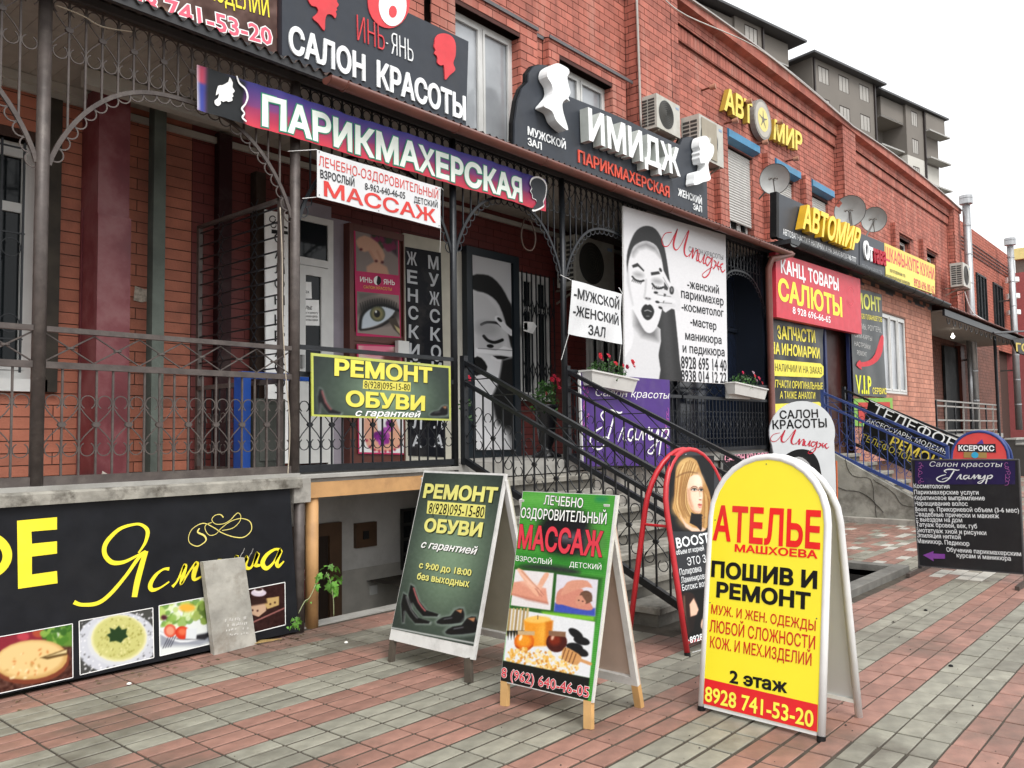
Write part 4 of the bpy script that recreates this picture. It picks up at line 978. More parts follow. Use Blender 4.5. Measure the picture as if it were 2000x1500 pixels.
MB().disc(c0, rr*.88, -.143, 28).build('wheel_ring', M_('b9b4aa'), s); MB().disc(c0, rr*.6, -.146, 24).build('wheel_disc', M_('e3d587'), s)
mb = MB()
for k in range(5):
    t = k*2*math.pi/5+.3; a = np.array([math.cos(t), math.sin(t)]); b = np.array([-a[1], a[0]]); mb.prism([tuple(c0+a*rr*.1+b*rr*.05), tuple(c0+a*rr*.45+b*rr*.02), tuple(c0+a*rr*.45-b*rr*.02), tuple(c0+a*rr*.1-b*rr*.05)], -.149, -.149)
mb.disc(c0, rr*.14, -.15, 12); mb.build('wheel_spokes', M_('777268'), s)
for p, l in (((1388, 171), 'small brick-red spotlight left of the yellow letter A'), ((1432, 237), 'small spotlight under the yellow letters left of the wheel'), ((1459, 199), 'small spotlight above the yellow letter T'), ((1491, 279), 'small spotlight below the wheel emblem'), ((1520, 240), 'small spotlight above the yellow letter M'), ((1551, 311), 'small spotlight under the last yellow letter')):
    w_ = onY(*p, YW-.2); t = emp('spotlight', l, 'spotlight', tuple(w_), 'spotlights round the yellow letters')
    MB().tube([(0, .19, 0), (0, .02, 0)], .02, 6).build('arm', M_('6a3a2c'), t); MB().tube([(.0, .02, 0), (.03, -.09, .01)], [.045, .06], 10).build('lamp_head', M_('b0806a'), t)
# ---- signs standing on the extension roof
SE = 5.88
pl = facade(1521, 461, SE); s = sign('car_parts_sign', 'dark grey car shop sign with raised yellow capitals above the black gutter', 'sign', pl)
board(s, pl, [(1521, 377), (1677, 449), (1677, 522), (1521, 464)], SLATE, .1); board(s, pl, [(1516, 374), (1521, 376), (1521, 466), (1516, 462)], BLK, .12, name='board_edge', d=.005)
YG = M_('f7d94c', .35); YD = M_('c79a24', .4)
letters(s, pl, 'АВТОМИР', (1551, 447), (1660, 492), (1553, 401), (1668, 452), YG, .14, .16, bold=.035, side=YD)
text(s, pl, 'АВТОЗАПЧАСТИ В НАЛИЧИИ И НА ЗАКАЗ 8-928-748-7777', (1529, 458), (1672, 513), (1529, 446), HV, bold=.005, d=.004)
pl = facade(1677, 518, SE); s = sign('small_grey_sign', 'dark grey sign with white and red gothic letters between two bigger signs', 'sign', pl)
board(s, pl, [(1679, 455), (1728, 475), (1730, 541), (1679, 522)], SLATE, .08)
text(s, pl, 'От', (1686, 505), (1703, 511), (1686, 471), HV, bold=.03, d=.04, ex=.035); text(s, pl, 'тава', (1703, 512), (1728, 519), (1703, 478), M_('b3122c'), bold=.03, d=.04, ex=.035)
text(s, pl, 'спутниковое тв', (1683, 521), (1722, 535), (1683, 513), M_('8a8d90'), d=.004)
pl = facade(1728, 539, SE); s = sign('wardrobe_sign', 'yellow banner with red lettering at the right end of the roof signs', 'sign', pl)
board(s, pl, [(1727, 474), (1826, 518), (1826, 575), (1728, 541)], M_('f0df72'), .05); 
shape(s, pl, [(1727, 474), (1826, 518), (1826, 545), (1728, 508)], M_('ecd06a'), d=.002, name='print')
text(s, pl, 'ШКАФЫ-КУПЕ КУХНИ', (1730, 508), (1825, 547), (1730, 482), M_('d2495a'), bold=.02, d=.004)
text(s, pl, 'изготовление по', (1738, 531), (1768, 542), (1738, 523), M_('7a744a'), d=.004); text(s, pl, 'индивидуальным размерам', (1731, 541), (1777, 557), (1731, 533), M_('7a744a'), d=.004)
text(s, pl, '8928 696 00 62', (1785, 558), (1825, 574), (1785, 542), M_('d2495a'), bold=.015, d=.004)
# black gutter and roof edge of the extension
ex = emp('extension_eaves', 'black eaves and gutter of the pale brick extension under the roof signs', 'eaves', (18, 5.9, 4.8)); EB = Vector((18, 5.9, 4.8))
b = MB(); xe = float(onY(1840, 575, 5.7)[0]); b.box(13.95, 23.7, 5.70, 6.2, 4.85, 4.93); b.box(13.95, 23.7, 5.95, 6.0, 4.70, 4.85); b.build('roof_edge', gutter_bk, ex).location = -EB
halfpipe(13.95, 23.9, 5.62, 4.86, .10).build('gutter', gutter_bk, ex, smooth=True).location = -EB
for x in np.arange(14.3, 23.8, .8):
    MB().tube([(x, 5.62+.106*math.cos(t), 4.86+.106*math.sin(t)) for t in np.linspace(math.pi, 2*math.pi, 8)], .009, 4).build('bracket', gutter_bk, ex).location = -EB
# ---- КАНЦ. ТОВАРЫ
pl = facade(1517, 619, 5.74); s = sign('stationery_sign', 'red box sign with white and yellow capitals beside the brown downpipe', 'sign', pl)
board(s, pl, [(1515, 492), (1680, 545), (1683, 653), (1517, 619)], M_('c83a48', .4, dirt=.12, dcol=(.6, .25, .28)), .12)
text(s, pl, 'КАНЦ. ТОВАРЫ', (1525, 532), (1638, 568), (1525, 505), HV, bold=.03, d=.004); text(s, pl, 'САЛЮТЫ', (1520, 584), (1645, 618), (1520, 543), M_('f6ea50'), bold=.035, d=.004, res=4)
text(s, pl, '8 928 696-66-65', (1548, 612), (1622, 631), (1548, 598), HV, bold=.012, d=.004)
for r_ in (16, 11):
    ribbon(s, pl, [[(1661+r_*.45*math.cos(t), y0+r_*sg*math.sin(t), 1.2) for t in np.linspace(.2, 2.9, 7)] for y0, sg in ((575, -1), (583, 1))], M_('dd5a66'), d=.004, name='emblem')
# ---- ЗАПЧАСТИ banner beside the shop door
pl = facade(1518, 660, 5.90); s = sign('spare_parts_banner', 'black and yellow spare parts banner left of the shop doorway', 'banner', pl)
wv = lambda a, b: .012*math.sin(a*7+b*3)+.006*math.sin(b*11)
sheet(s, pl, [(1502, 618), (1608, 640), (1609, 900), (1503, 905)], M_('2d2f31', .35), wv, 20, 30)
shape(s, pl, [(1507, 797), (1512, 789), (1598, 785), (1605, 792), (1605, 815), (1507, 822)], M_('e9dc55'), d=.02, name='print'); shape(s, pl, [(1507, 842), (1605, 838), (1605, 862), (1507, 868)], M_('e9dc55'), d=.02, name='print')
YB = M_('e9dc55')
text(s, pl, 'ЗАПЧАСТИ', (1519, 661), (1592, 669), (1519, 636), YB, bold=.03, d=.006, warp=wv); text(s, pl, 'НА ИНОМАРКИ', (1503, 690), (1601, 700), (1503, 668), YB, bold=.03, d=.006, warp=wv)
shape(s, pl, [(1503, 702), (1600, 710), (1606, 716), (1606, 732), (1600, 738), (1503, 734)], YB, d=.024, warp=None, name='print'); text(s, pl, 'В НАЛИЧИИ И НА ЗАКАЗ', (1503, 724), (1603, 731), (1503, 709), M_('3a3a20'), bold=.0, d=.027, warp=None)
text(s, pl, 'ЗАПЧАСТИ ОРИГИНАЛЬНЫЕ', (1503, 756), (1605, 761), (1503, 741), YB, bold=.01, d=.006, warp=wv); text(s, pl, 'А ТАКЖЕ АНАЛОГИ', (1523, 778), (1593, 779), (1523, 764), YB, bold=.01, d=.006, warp=wv)
# ---- shop doorway with blue posts
dr = emp('shop_doorway', 'dark doorway between two blue posts in the pale brick extension', 'doorway', (16, 5.95, 1.3)); DB = Vector((16, 5.95, 1.3))
xa, xb = float(onY(1612, 700, YF)[0]), float(onY(1664, 700, YF)[0])
b = MB(); b.box(xa-1.9, xa, 5.97, 6.1, 1.25, 4.7); b.build('wall_panel', M_('25282c'), dr).location = -DB
b = MB(); b.box(xa, xb+.1, 6.22, 6.28, 1.25, 4.6); b.build('back_panel', M_('17191d'), dr).location = -DB
b = MB(); x1_ = float(onY(1640, 700, 6.1)[0]); b.box(xa+.3, x1_, 6.1, 6.15, 1.3, 3.7); b.build('door', M_('3a1712', .4), dr).location = -DB
for x in (xa, x1_+.15, xb-.12): MB().box(x-.045, x+.045, 5.93, 6.0, 1.25, 4.55).build('post', mat('navy_paint', (.015, .025, .10), .5), dr).location = -DB
# ---- РЕМОНТ phone banner
pl = facade(1680, 600, 5.91); s = sign('phone_repair_banner', 'torn black phone repair banner with a red curved arrow, next to the white window', 'banner', pl)
wv = lambda a, b: .008*math.sin(a*6+b*2)
sheet(s, pl, [(1661, 560), (1722, 575), (1731, 776), (1667, 772)], M_('3c4041', .35), wv, 14, 20)
text(s, pl, 'РЕМОНТ', (1650, 595), (1721, 609), (1650, 566), M_('dfe06a'), bold=.03, d=.006, warp=wv); text(s, pl, 'ТЕЛЕФОНОВ ПЛАНШЕТОВ', (1655, 617), (1723, 629), (1655, 607), YB, bold=.01, d=.006, warp=wv)
for t_, a, b_, c_ in (('МОДЕМЫ, РОУТЕРЫ,', (1664, 639), (1722, 650), (1664, 628)), ('СИМ-КАРТЫ', (1669, 658), (1703, 666), (1669, 649)), ('НАСТРОЙКИ', (1669, 675), (1700, 683), (1669, 666)), ('РЕМОНТ', (1674, 693), (1692, 697), (1674, 684))): text(s, pl, t_, a, b_, c_, M_('c9c9c6'), bold=-.005, d=.006, warp=wv)
text(s, pl, 'V.I.P', (1672, 767), (1702, 769), (1672, 731), M_('e3e63c'), bold=.03, d=.006, warp=wv); text(s, pl, 'СЕРВИС', (1704, 769), (1731, 770), (1704, 757), YB, bold=.02, d=.006, warp=wv)
shape(s, pl, z([(658, 470), (676, 475), (668, 560), (640, 615), (590, 645), (545, 650), (550, 668), (515, 640), (535, 610), (545, 622), (590, 612), (625, 575)], (1500, 500)), M_('c8323c'), d=.008, name='arrow', sm=2)
s = sign('small_green_notice', 'small red and green notice below the phone repair banner', 'notice', facade(1668, 800, 5.92)); pl = facade(1668, 800, 5.92)
board(s, pl, [(1668, 778), (1743, 777), (1745, 835), (1670, 832)], M_('7fae4c'), .01); shape(s, pl, [(1676, 786), (1738, 785), (1740, 828), (1678, 826)], M_('b83a32'), d=.002, name='print')
# ---- big portrait poster
GY = lambda v: (v, v, v*1.01)
pl = facade(1220, 738, 5.87); s = sign('portrait_poster', 'big white poster with a black and white portrait of a woman and salon services', 'poster', pl)
quad = [(1217, 402), (1417, 459), (1421, 750), (1220, 738)]
board(s, pl, quad, WHT, .02); P = Pic(s, pl, quad, 210, GY(.90), d=.002)
P.cv.a += (P.cv.Y/P.cv.H-.5)[..., None]*.04
H_ = [(1232, 470), (1244, 449), (1262, 441), (1280, 447), (1294, 470), (1302, 505), (1308, 545), (1316, 590), (1322, 640), (1328, 700), (1331, 744), (1288, 741), (1286, 700), (1284, 640), (1240, 600), (1226, 540), (1224, 500)]
P.poly(H_, GY(.14), sm=3); P.poly([(1290, 500), (1300, 560), (1310, 640), (1320, 742), (1300, 742), (1292, 640)], GY(.24), 5, .8)
P.poly([(1238, 610), (1238, 655), (1232, 680), (1221, 698), (1221, 737), (1287, 740), (1286, 690), (1290, 640)], GY(.86), sm=2); P.poly([(1240, 608), (1262, 640), (1284, 640), (1285, 662), (1255, 655), (1241, 635)], GY(.35), 7, .8)
P.poly([(1234, 488), (1244, 476), (1262, 470), (1282, 480), (1292, 505), (1297, 540), (1296, 580), (1291, 612), (1283, 636), (1272, 648), (1260, 645), (1246, 622), (1233, 596), (1226, 560), (1226, 520)], GY(.90), sm=3)
P.poly([(1234, 492), (1245, 478), (1262, 472), (1280, 481), (1290, 502), (1280, 490), (1262, 482), (1246, 486), (1236, 500)], GY(.5), 5, .9); P.poly([(1226, 520), (1229, 560), (1236, 595), (1232, 580), (1225, 550)], GY(.6), 3, .6)
P.poly([(1234, 518), (1245, 513), (1258, 527), (1257, 530), (1246, 520), (1236, 523)], GY(.12)); P.poly([(1271, 531), (1290, 528), (1296, 533), (1288, 534), (1272, 537)], GY(.12))
P.ell(1247, 536, 10, 5, GY(.55), .2, 4, .7); P.ell(1284, 548, 10, 5, GY(.55), .2, 4, .7)
P.line([(1235, 540), (1241, 546), (1250, 549), (1257, 547)], 3.2, GY(.06), sm=3); P.line([(1274, 553), (1280, 560), (1288, 562), (1296, 559)], 3.4, GY(.06), sm=3)
for i in range(6): P.line([(1237+i*3.3, 544+i*.8), (1234+i*3.4, 549+i)], 1, GY(.1)); P.line([(1276+i*3.3, 556+i*.6), (1274+i*3.6, 563+i*.6)], 1, GY(.1))
P.line([(1262, 545), (1260, 570), (1258, 580)], 2, GY(.62), 2, .6); P.ell(1265, 582, 5.5, 2, GY(.42), .1, 2, .9); P.ell(1262, 581, 1.2, 1, GY(.1)); P.ell(1269, 582, 1.2, 1, GY(.1))
P.poly([(1252, 606), (1257, 596), (1262, 593), (1265, 595), (1269, 593), (1274, 597), (1278, 607), (1273, 619), (1265, 624), (1257, 619)], GY(.04), sm=2); P.line([(1259, 606), (1265, 604), (1272, 607)], 1.6, GY(.75)); P.ell(1265, 616, 4, 1.2, GY(.6), 0, 1, .8)
P.poly([(1307, 556), (1322, 562), (1328, 580), (1328, 604), (1312, 600), (1300, 608), (1293, 598), (1298, 585)], GY(.87), sm=2)
P.line([(1290, 525), (1300, 545), (1314, 566)], 9.5, GY(.9)); P.line([(1280, 569), (1296, 567), (1312, 572)], 8, GY(.86)); P.line([(1283, 583), (1300, 581), (1316, 585)], 8, GY(.9)); P.line([(1288, 597), (1302, 592), (1316, 594)], 7, GY(.84))
P.line([(1284, 574), (1310, 577)], 1, GY(.4)); P.line([(1288, 589), (1312, 590)], 1, GY(.4)); P.line([(1295, 540), (1308, 562)], 1, GY(.5))
for x, y, a in ((1290, 526, 1.1), (1281, 570, .1), (1284, 588, .2), (1290, 599, .4)): P.ell(x, y, 4.2, 2.4, GY(.06), a)
P.ell(1312, 565, 4.5, 8, GY(.12)); P.ell(1312, 564, 2, 4.5, GY(.5)); P.cv.noise(.025, 2, 8); P.done()
BK = M_('26282b')
for t_, a, b_, c_, bo in (('САЛОН КРАСОТЫ', (1345, 491), (1412, 508), (1345, 481), -.005), ('-женский', (1342, 562), (1404, 574), (1342, 545), .018), ('парикмахер', (1330, 581), (1413, 597), (1330, 563), .018), ('-косметолог', (1331, 606), (1413, 619), (1331, 589), .018),
                        ('-мастер', (1348, 635), (1399, 645), (1348, 618), .018), ('маникюра', (1338, 663), (1409, 672), (1338, 646), .018), ('и педикюра', (1333, 688), (1415, 696), (1333, 670), .018), ('8928 695 14 40', (1330, 719), (1419, 725), (1330, 694), .02), ('8938 014 12 22', (1330, 744), (1419, 748), (1330, 721), .02)):
    text(s, pl, t_, a, b_, c_, BK, bold=bo, d=.005)
def imidzh(root, pl, f, m, d, w_=1.):
    """the red handwritten name; f maps 0..120 x 0..100 to photo points"""
    st = [[(22, 14, 1.2), (8, 20, 1.4), (1, 36, 1.6), (6, 47, 1.6), (16, 42, 1.4), (27, 20, 1.4), (34, 4, 2), (31, 14, 4), (26, 34, 5), (27, 46, 4), (33, 48, 1.5), (42, 34, 1.3), (53, 10, 1.4), (58, 2, 2), (55, 14, 4), (49, 38, 5), (49, 52, 4), (54, 57, 1.5), (61, 50, 1.1)],
          [(58, 58, 1.2), (64, 44, 2), (67, 38, 3), (65, 58, 3), (72, 42, 1.6), (77, 40, 3), (74, 60, 3), (80, 58, 1.2)], [(80, 44, 3), (78, 58, 3), (83, 62, 1.5), (90, 46, 2), (91, 45, 3), (88, 62, 3), (93, 62, 1.2)],
          [(104, 50, 2), (97, 48, 2.5), (93, 58, 3), (97, 66, 2.5), (104, 54, 2), (107, 48, 3), (102, 78, 3), (92, 92, 2), (86, 88, 1.5), (96, 76, 1.2), (108, 66, 1.2)],
          [(110, 52, 2), (115, 56, 3), (112, 66, 2.5), (108, 70, 2)], [(121, 52, 2.5), (118, 60, 3), (121, 70, 2.5)], [(130, 54, 2), (124, 60, 3), (128, 72, 2.5), (134, 66, 1.2)], [(112, 61, 1.5), (127, 63, 1.5)]]
    ribbon(root, pl, [[(*f(x, y), q*w_*1.1) for x, y, q in k] for k in st], m, d)
imidzh(s, pl, lambda x, y: (1291+x*.93, 436+y*.93+x*.22), M_('c62a3c'), .006, 1.15)
# ---- МУЖСКОЙ / ЖЕНСКИЙ ЗАЛ
pl = facade(1111, 652, 5.82); wv = lambda a, b: .014*math.sin(a*4+b*5+1)+.008*math.sin(a*9-b*7)
s = sign('white_banner', 'white cloth banner with black lettering hung right of the stair post', 'banner', pl)
sheet(s, pl, [(1116, 547), (1216, 574), (1213, 673), (1111, 652)], mat('white_vinyl', (.68, .69, .70), .4, var=.04), wv, 20, 16)
for t_, a, b_, c_ in (('-МУЖСКОЙ', (1119, 582), (1211, 604), (1119, 562)), ('-ЖЕНСКИЙ', (1119, 615), (1209, 635), (1119, 596)), ('ЗАЛ', (1149, 653), (1180, 659), (1149, 634))): text(s, pl, t_, a, b_, c_, BK, bold=.02, d=.005, warp=wv)
for (p, q) in (((1116, 547), (1105, 535)), ((1111, 652), (1107, 702)), ((1213, 673), (1218, 720)), ((1216, 574), (1219, 560))):
    a, b = pl.px(*p), pl.px(*q); MB().tube([(a[0], 0, a[1]), (b[0], .08, b[1])], .003, 4).build('tie', WHT, s)
# ---- purple Гламур sign behind the stair railing
def glamur(root, pl, f, m, d, w_=1.):
    st = [[(28, 30, 2), (14, 38, 3), (4, 52, 3.5), (10, 66, 3.5), (24, 68, 3), (36, 52, 3.5), (44, 28, 4), (50, 8, 4)], [(30, 20, 2.5), (24, 10, 3), (32, 2, 3.5), (46, 2, 4), (58, 6, 3.5), (64, 4, 2)], [(18, 56, 1.5), (30, 48, 2), (40, 50, 2)],
          [(56, 56, 1.5), (62, 40, 2.5), (68, 30, 4), (66, 50, 4), (72, 54, 2)], [(86, 34, 2), (78, 36, 3.5), (75, 48, 4), (80, 54, 3.5), (88, 40, 2.5), (90, 34, 3.5), (88, 50, 4), (94, 52, 1.6)],
          [(94, 54, 1.6), (100, 40, 3), (104, 32, 4), (103, 52, 4), (110, 38, 2), (115, 32, 4), (114, 50, 4), (120, 52, 1.6)], [(120, 34, 4), (118, 48, 4), (124, 50, 2.5), (132, 34, 4), (128, 60, 4), (120, 76, 3), (112, 74, 2), (120, 64, 1.5), (134, 54, 1.5)],
          [(140, 34, 3.5), (136, 60, 4), (133, 80, 3.5)], [(138, 42, 1.8), (146, 33, 3), (151, 38, 4), (146, 50, 3.5), (139, 50, 2)]]
    ribbon(root, pl, [[(*f(x, y), q*w_) for x, y, q in k] for k in st], m, d)
def lace(root, pl, f, m, d, n, seed=1, w_=1.2):
    g = random.Random(seed); st = []
    for i in range(n):
        cx, cy = g.random(), (i+.5)/n; r = .5/n*g.uniform(1.3, 2.2); a0 = g.random()*6; sg = g.choice((-1, 1))
        st.append([(*f(.5+(cx-.5)*.5+r*2.2*q*math.cos(a0+sg*q*6), cy+r*q*math.sin(a0+sg*q*6)), w_) for q in np.linspace(.15, 1, 9)])
    ribbon(root, pl, st, m, d, 'print', 2)
pl = facade(1137, 908, 5.86); s = sign('purple_salon_sign', 'purple salon sign with white script behind the stair railing', 'sign', pl)
board(s, pl, [(1131, 728), (1308, 742), (1309, 910), (1137, 911)], M_('4b2f7a', .4), .02, frame=None); MB().beam((*[pl.px(1131, 728)[0]], 0, pl.px(1131, 728)[1]), (pl.px(1137, 911)[0], 0, pl.px(1137, 911)[1]), .02, .03, upv=(0, 1, 0)).build('edge', WHT, s)
text(s, pl, 'Салон красоты', (1161, 773), (1305, 779), (1161, 757), WHT, bold=-.005, sl=.25, d=.004); glamur(s, pl, lambda x, y: (1148+x*1.04, 800+y*1.12), WHT, .005, 1.15)
LC = M_('b558a8'); lace(s, pl, lambda u, v: (1133+u*20, 736+v*110), LC, .003, 14, 2, 1.6); lace(s, pl, lambda u, v: (1296+u*12, 800+v*70), LC, .003, 8, 5, 1.4)
# ---- shoe repair sign on the railing
def shoes(P, x, y, k=1., flip=1):
    P.poly([(x, y), (x+10*k, y-8*k), (x+22*k, y-10*k), (x+30*k, y-20*k), (x+44*k, y-22*k), (x+47*k, y-4*k), (x+44*k, y+4*k), (x+10*k, y+6*k)], (.55, .6, .57), 3*k, .9, 2)
    P.poly([(x+2*k, y), (x+12*k, y-7*k), (x+24*k, y-9*k), (x+31*k, y-18*k), (x+43*k, y-20*k), (x+45*k, y-4*k), (x+40*k, y+2*k), (x+10*k, y+4*k)], (.06, .06, .07), None, 1, 2); P.poly([(x+32*k, y-18*k), (x+42*k, y-19*k), (x+40*k, y-13*k)], (.72, .5, .36)); P.line([(x+14*k, y-4*k), (x+26*k, y-6*k)], 1.2*k, (.45, .45, .47))
def heels(P, x, y, k=1., red=True):
    a = [(x, y-52*k), (x+6*k, y-48*k), (x+14*k, y-24*k), (x+26*k, y-8*k), (x+46*k, y-1*k), (x+44*k, y+3*k), (x+20*k, y+2*k), (x+10*k, y-10*k), (x+3*k, y-22*k), (x+1*k, y), (x-2*k, y), (x-4*k, y-34*k)]
    P.poly([((p[0]-x)*1.06+x, (p[1]-y+24*k)*1.06+y-24*k) for p in a], (.62, .66, .64), 2.5*k, .9); P.poly(a, (.05, .05, .06)); P.line([(x+5*k, y-46*k), (x+13*k, y-22*k), (x+24*k, y-7*k)], 2.2*k, (.75, .42, .42) if red else (.4, .4, .4), sm=2); P.line([(x+1*k, y-20*k), (x+.5*k, y)], 1.2*k, (.5, .5, .5))
def greenbg(P, gx, gy, gr_): 
    X, Y = P.cv.X/P.cv.W, P.cv.Y/P.cv.H; g_ = np.exp(-(((X-gx)/gr_[0])**2+((Y-gy)/gr_[1])**2))[..., None]
    P.cv.a = np.array((.16, .19, .18))*(1-g_)+np.array((.50, .60, .49))*g_; P.cv.noise(.03, 3, 5)
YT = M_('e2d85c'); YSH = M_('232a16')
pl = facade(610, 813, 5.86); s = sign('shoe_repair_sign', 'green shoe repair sign with yellow capitals tied to the porch railing', 'sign', pl)
quad = [(608, 689), (880, 715), (881, 822), (609, 813)]; board(s, pl, quad, M_('b9c05a', .6, dirt=.3, dcol=(.4, .4, .3)), .012)
q2 = [(612, 695), (876, 719), (877, 818), (613, 809)]; P = Pic(s, pl, q2, 150, d=.002); greenbg(P, .52, .6, (.36, .62)); heels(P, 624, 806, .92); shoes(P, 838, 808, .82); P.done()
shape(s, pl, [(709, 742), (802, 747), (801, 765), (708, 759)], M_('d9cf5e'), d=.0035, name='print')
for t_, a, b_, c_, bo, m_ in (('РЕМОНТ', (652, 732), (843, 747), (652, 701), .045, YT), ('ОБУВИ', (674, 792), (829, 801), (674, 763), .045, YT)): text(s, pl, t_, a, b_, c_, m_, bold=bo, d=.0075, out=None, res=4); text(s, pl, t_, (a[0]+1.5, a[1]+1.6), (b_[0]+1.5, b_[1]+1.6), (c_[0]+1.5, c_[1]+1.6), YSH, bold=bo, d=.005, name='letter_shadow')
text(s, pl, '8(928)095-15-80', (711, 757), (800, 763), (711, 743), BLK, bold=.0, d=.005); text(s, pl, 'с гарантией', (692, 812), (818, 815), (692, 799), WHT, bold=.02, sl=.3, d=.005)
# ---- black cafe panel under the porch
pl = facade(83, 982, 5.84); s = sign('cafe_panel', 'black cafe panel with yellow lettering and four food photos below the porch', 'sign', pl)
board(s, pl, [(-150, 1001), (83, 984), (566, 954), (583, 1233), (0, 1358), (-150, 1390)], mat('black_panel', (.014, .015, .018), .4, spec=.15, var=.2, dirt=.3, dcol=(.026, .026, .026), dscale=2), .03)
YC = M_('f7e43a')
shape(s, pl, [(33, 1017), (111, 1010), (111, 1034), (61, 1038), (62, 1062), (111, 1057), (111, 1081), (62, 1087), (62, 1122), (111, 1115), (112, 1139), (35, 1150)], YC, name='letter')
ribbon(s, pl, [[(-44+58*math.cos(t)*1.0, 1085+42*math.sin(t), 17) for t in np.linspace(-1.5, 1.5, 12)]], YC, name='letter'); shape(s, pl, [(-62, 1022), (-38, 1020), (-36, 1158), (-60, 1162)], YC, name='letter')
text(s, pl, 'КА', (-340, 1185), (-118, 1168), (-340, 1040), YC, bold=.03)
ribbon(s, pl, [[(144, 1176, 8), (160, 1181, 7), (190, 1178, 8), (215, 1160, 8), (245, 1125, 7), (270, 1090, 7), (285, 1078, 5)], [(270, 1080, 3), (283, 1060, 6), (288, 1038, 8), (278, 1026, 6), (262, 1024, 5), (232, 1034, 7), (207, 1060, 9), (204, 1082, 9), (218, 1098, 9), (240, 1098, 7), (262, 1088, 5), (284, 1076, 4)], [(285, 1076, 9), (276, 1105, 11), (268, 1135, 12), (262, 1166, 11)],
               [(330, 1111, 7), (318, 1112, 4), (303, 1124, 7), (293, 1142, 9), (297, 1152, 8), (312, 1148, 4), (330, 1136, 3)], [(336, 1146, 6), (346, 1134, 4), (358, 1108, 6), (361, 1106, 9), (356, 1128, 9), (354, 1140, 5), (372, 1112, 4), (384, 1100, 9), (378, 1122, 10), (380, 1132, 6), (396, 1124, 3)],
               [(404, 1100, 8), (398, 1122, 8), (408, 1128, 5), (424, 1102, 7), (428, 1094, 9), (422, 1120, 9), (432, 1120, 4)], [(440, 1092, 8), (436, 1115, 8), (440, 1104, 4), (456, 1098, 4), (462, 1085, 8), (456, 1112, 8), (466, 1112, 4)],
               [(472, 1108, 3), (482, 1088, 9), (478, 1106, 9), (490, 1108, 5), (503, 1080, 9), (498, 1102, 9), (508, 1104, 4)], [(548, 1074, 6), (536, 1073, 5), (520, 1084, 8), (512, 1100, 10), (520, 1110, 8), (534, 1098, 5), (548, 1074, 9), (540, 1096, 9), (543, 1106, 7), (554, 1096, 3)]], YC, .003)
F_ = [(1168, 95, 5), (1158, 118, 7), (1195, 138, 8), (1206, 165, 6), (1180, 190, 4), (1150, 200, 4), (1110, 180, 3), (1105, 140, 3), (1130, 95, 3), (1190, 66, 4), (1250, 90, 4), (1300, 122, 4), (1370, 146, 4), (1430, 146, 4), (1472, 105, 4), (1462, 55, 4), (1410, 38, 3), (1350, 55, 3), (1295, 95, 3), (1265, 128, 3), (1228, 136, 3), (1204, 110, 3), (1203, 78, 3), (1240, 60, 3)]
F2 = [(1308, 32, 5), (1290, 15, 4), (1258, 20, 3), (1240, 45, 3), (1262, 70, 3), (1310, 68, 3), (1350, 45, 3), (1375, 18, 4), (1395, 5, 3), (1410, 25, 3), (1400, 60, 3), (1360, 95, 3), (1300, 108, 3)]
ribbon(s, pl, [[(x/3, 1000+y/3, w_/2.2) for x, y, w_ in k] for k in (F_, F2)], M_('e5d67a'), .003, 'print')
def rounded(root, pl, q, m, d):   # white rim round a picture
    for i in range(4):
        a, b_ = q[i], q[(i+1) % 4]; ribbon(root, pl, [[(*a, 1.6), (*b_, 1.6)]], m, d, 'rim', 1)
q = [(-70, 1256), (141, 1218), (142, 1323), (-70, 1369)]; P = Pic(s, pl, q, 130, (.30, .16, .12), d=.002)   # cheese pie
P.cv.noise(.25, 3, 3); P.poly([(-70, 1250), (90, 1225), (90, 1252), (-70, 1290)], (.55, .14, .20), 3); P.ell(45, 1243, 12, 8, (.75, .25, .3), 0, 2); P.ell(75, 1236, 12, 9, (.7, .3, .2), 0, 2); P.poly([(85, 1225), (142, 1217), (142, 1262), (115, 1262), (88, 1245)], (.38, .55, .20), 3); P.ell(112, 1235, 12, 8, (.85, .88, .78), 0, 3)
P.cv.spots(40, (150, 0, 212, 40), 5, [(.3, .5, .15), (.55, .7, .3), (.2, .38, .12)], 3); P.ell(60, 1293, 76, 42, (.50, .24, .15), -.12); P.ell(60, 1288, 72, 38, (.83, .66, .40), -.12); P.ell(58, 1286, 66, 34, (.93, .80, .55), -.12, 4)
P.cv.spots(70, (60, 30, 200, 100), 3.2, [(.85, .55, .30), (.80, .62, .35), (.97, .88, .68)], 11, asp=.6, ell=(128, 64, 60, 28)); P.poly([(78, 1284), (130, 1266), (131, 1278), (92, 1287)], (.40, .30, .15)); P.poly([(90, 1282), (130, 1268), (130, 1274)], (.93, .84, .62)); P.done(); rounded(s, pl, q, WHT, .004)
q = [(154, 1213), (298, 1187), (300, 1284), (156, 1318)]; P = Pic(s, pl, q, 110, (.28, .28, .27), d=.002)     # green herb pie on a doily
P.ell(228, 1255, 80, 60, (.82, .83, .86), -.1); P.cv.spots(220, (0, 0, 150, 110), 1.6, [(.45, .45, .46), (.95, .95, .96)], 4); P.ell(230, 1250, 60, 50, (.86, .87, .88), -.1); P.ell(232, 1247, 55, 46, (.93, .91, .72), -.1); P.ell(232, 1246, 51, 43, (.82, .81, .50), -.1, 3)
P.cv.spots(300, (20, 2, 140, 100), 1.9, [(.62, .60, .28), (.72, .70, .38), (.9, .88, .62)], 8, asp=.7, ell=(78, 47, 48, 41)); P.poly([(208, 1240), (216, 1236), (214, 1226), (224, 1230), (232, 1222), (238, 1230), (248, 1228), (246, 1238), (250, 1244), (242, 1248), (236, 1256), (226, 1252), (214, 1254), (214, 1246)], (.13, .24, .10), 1); P.done(); rounded(s, pl, q, WHT, .004)
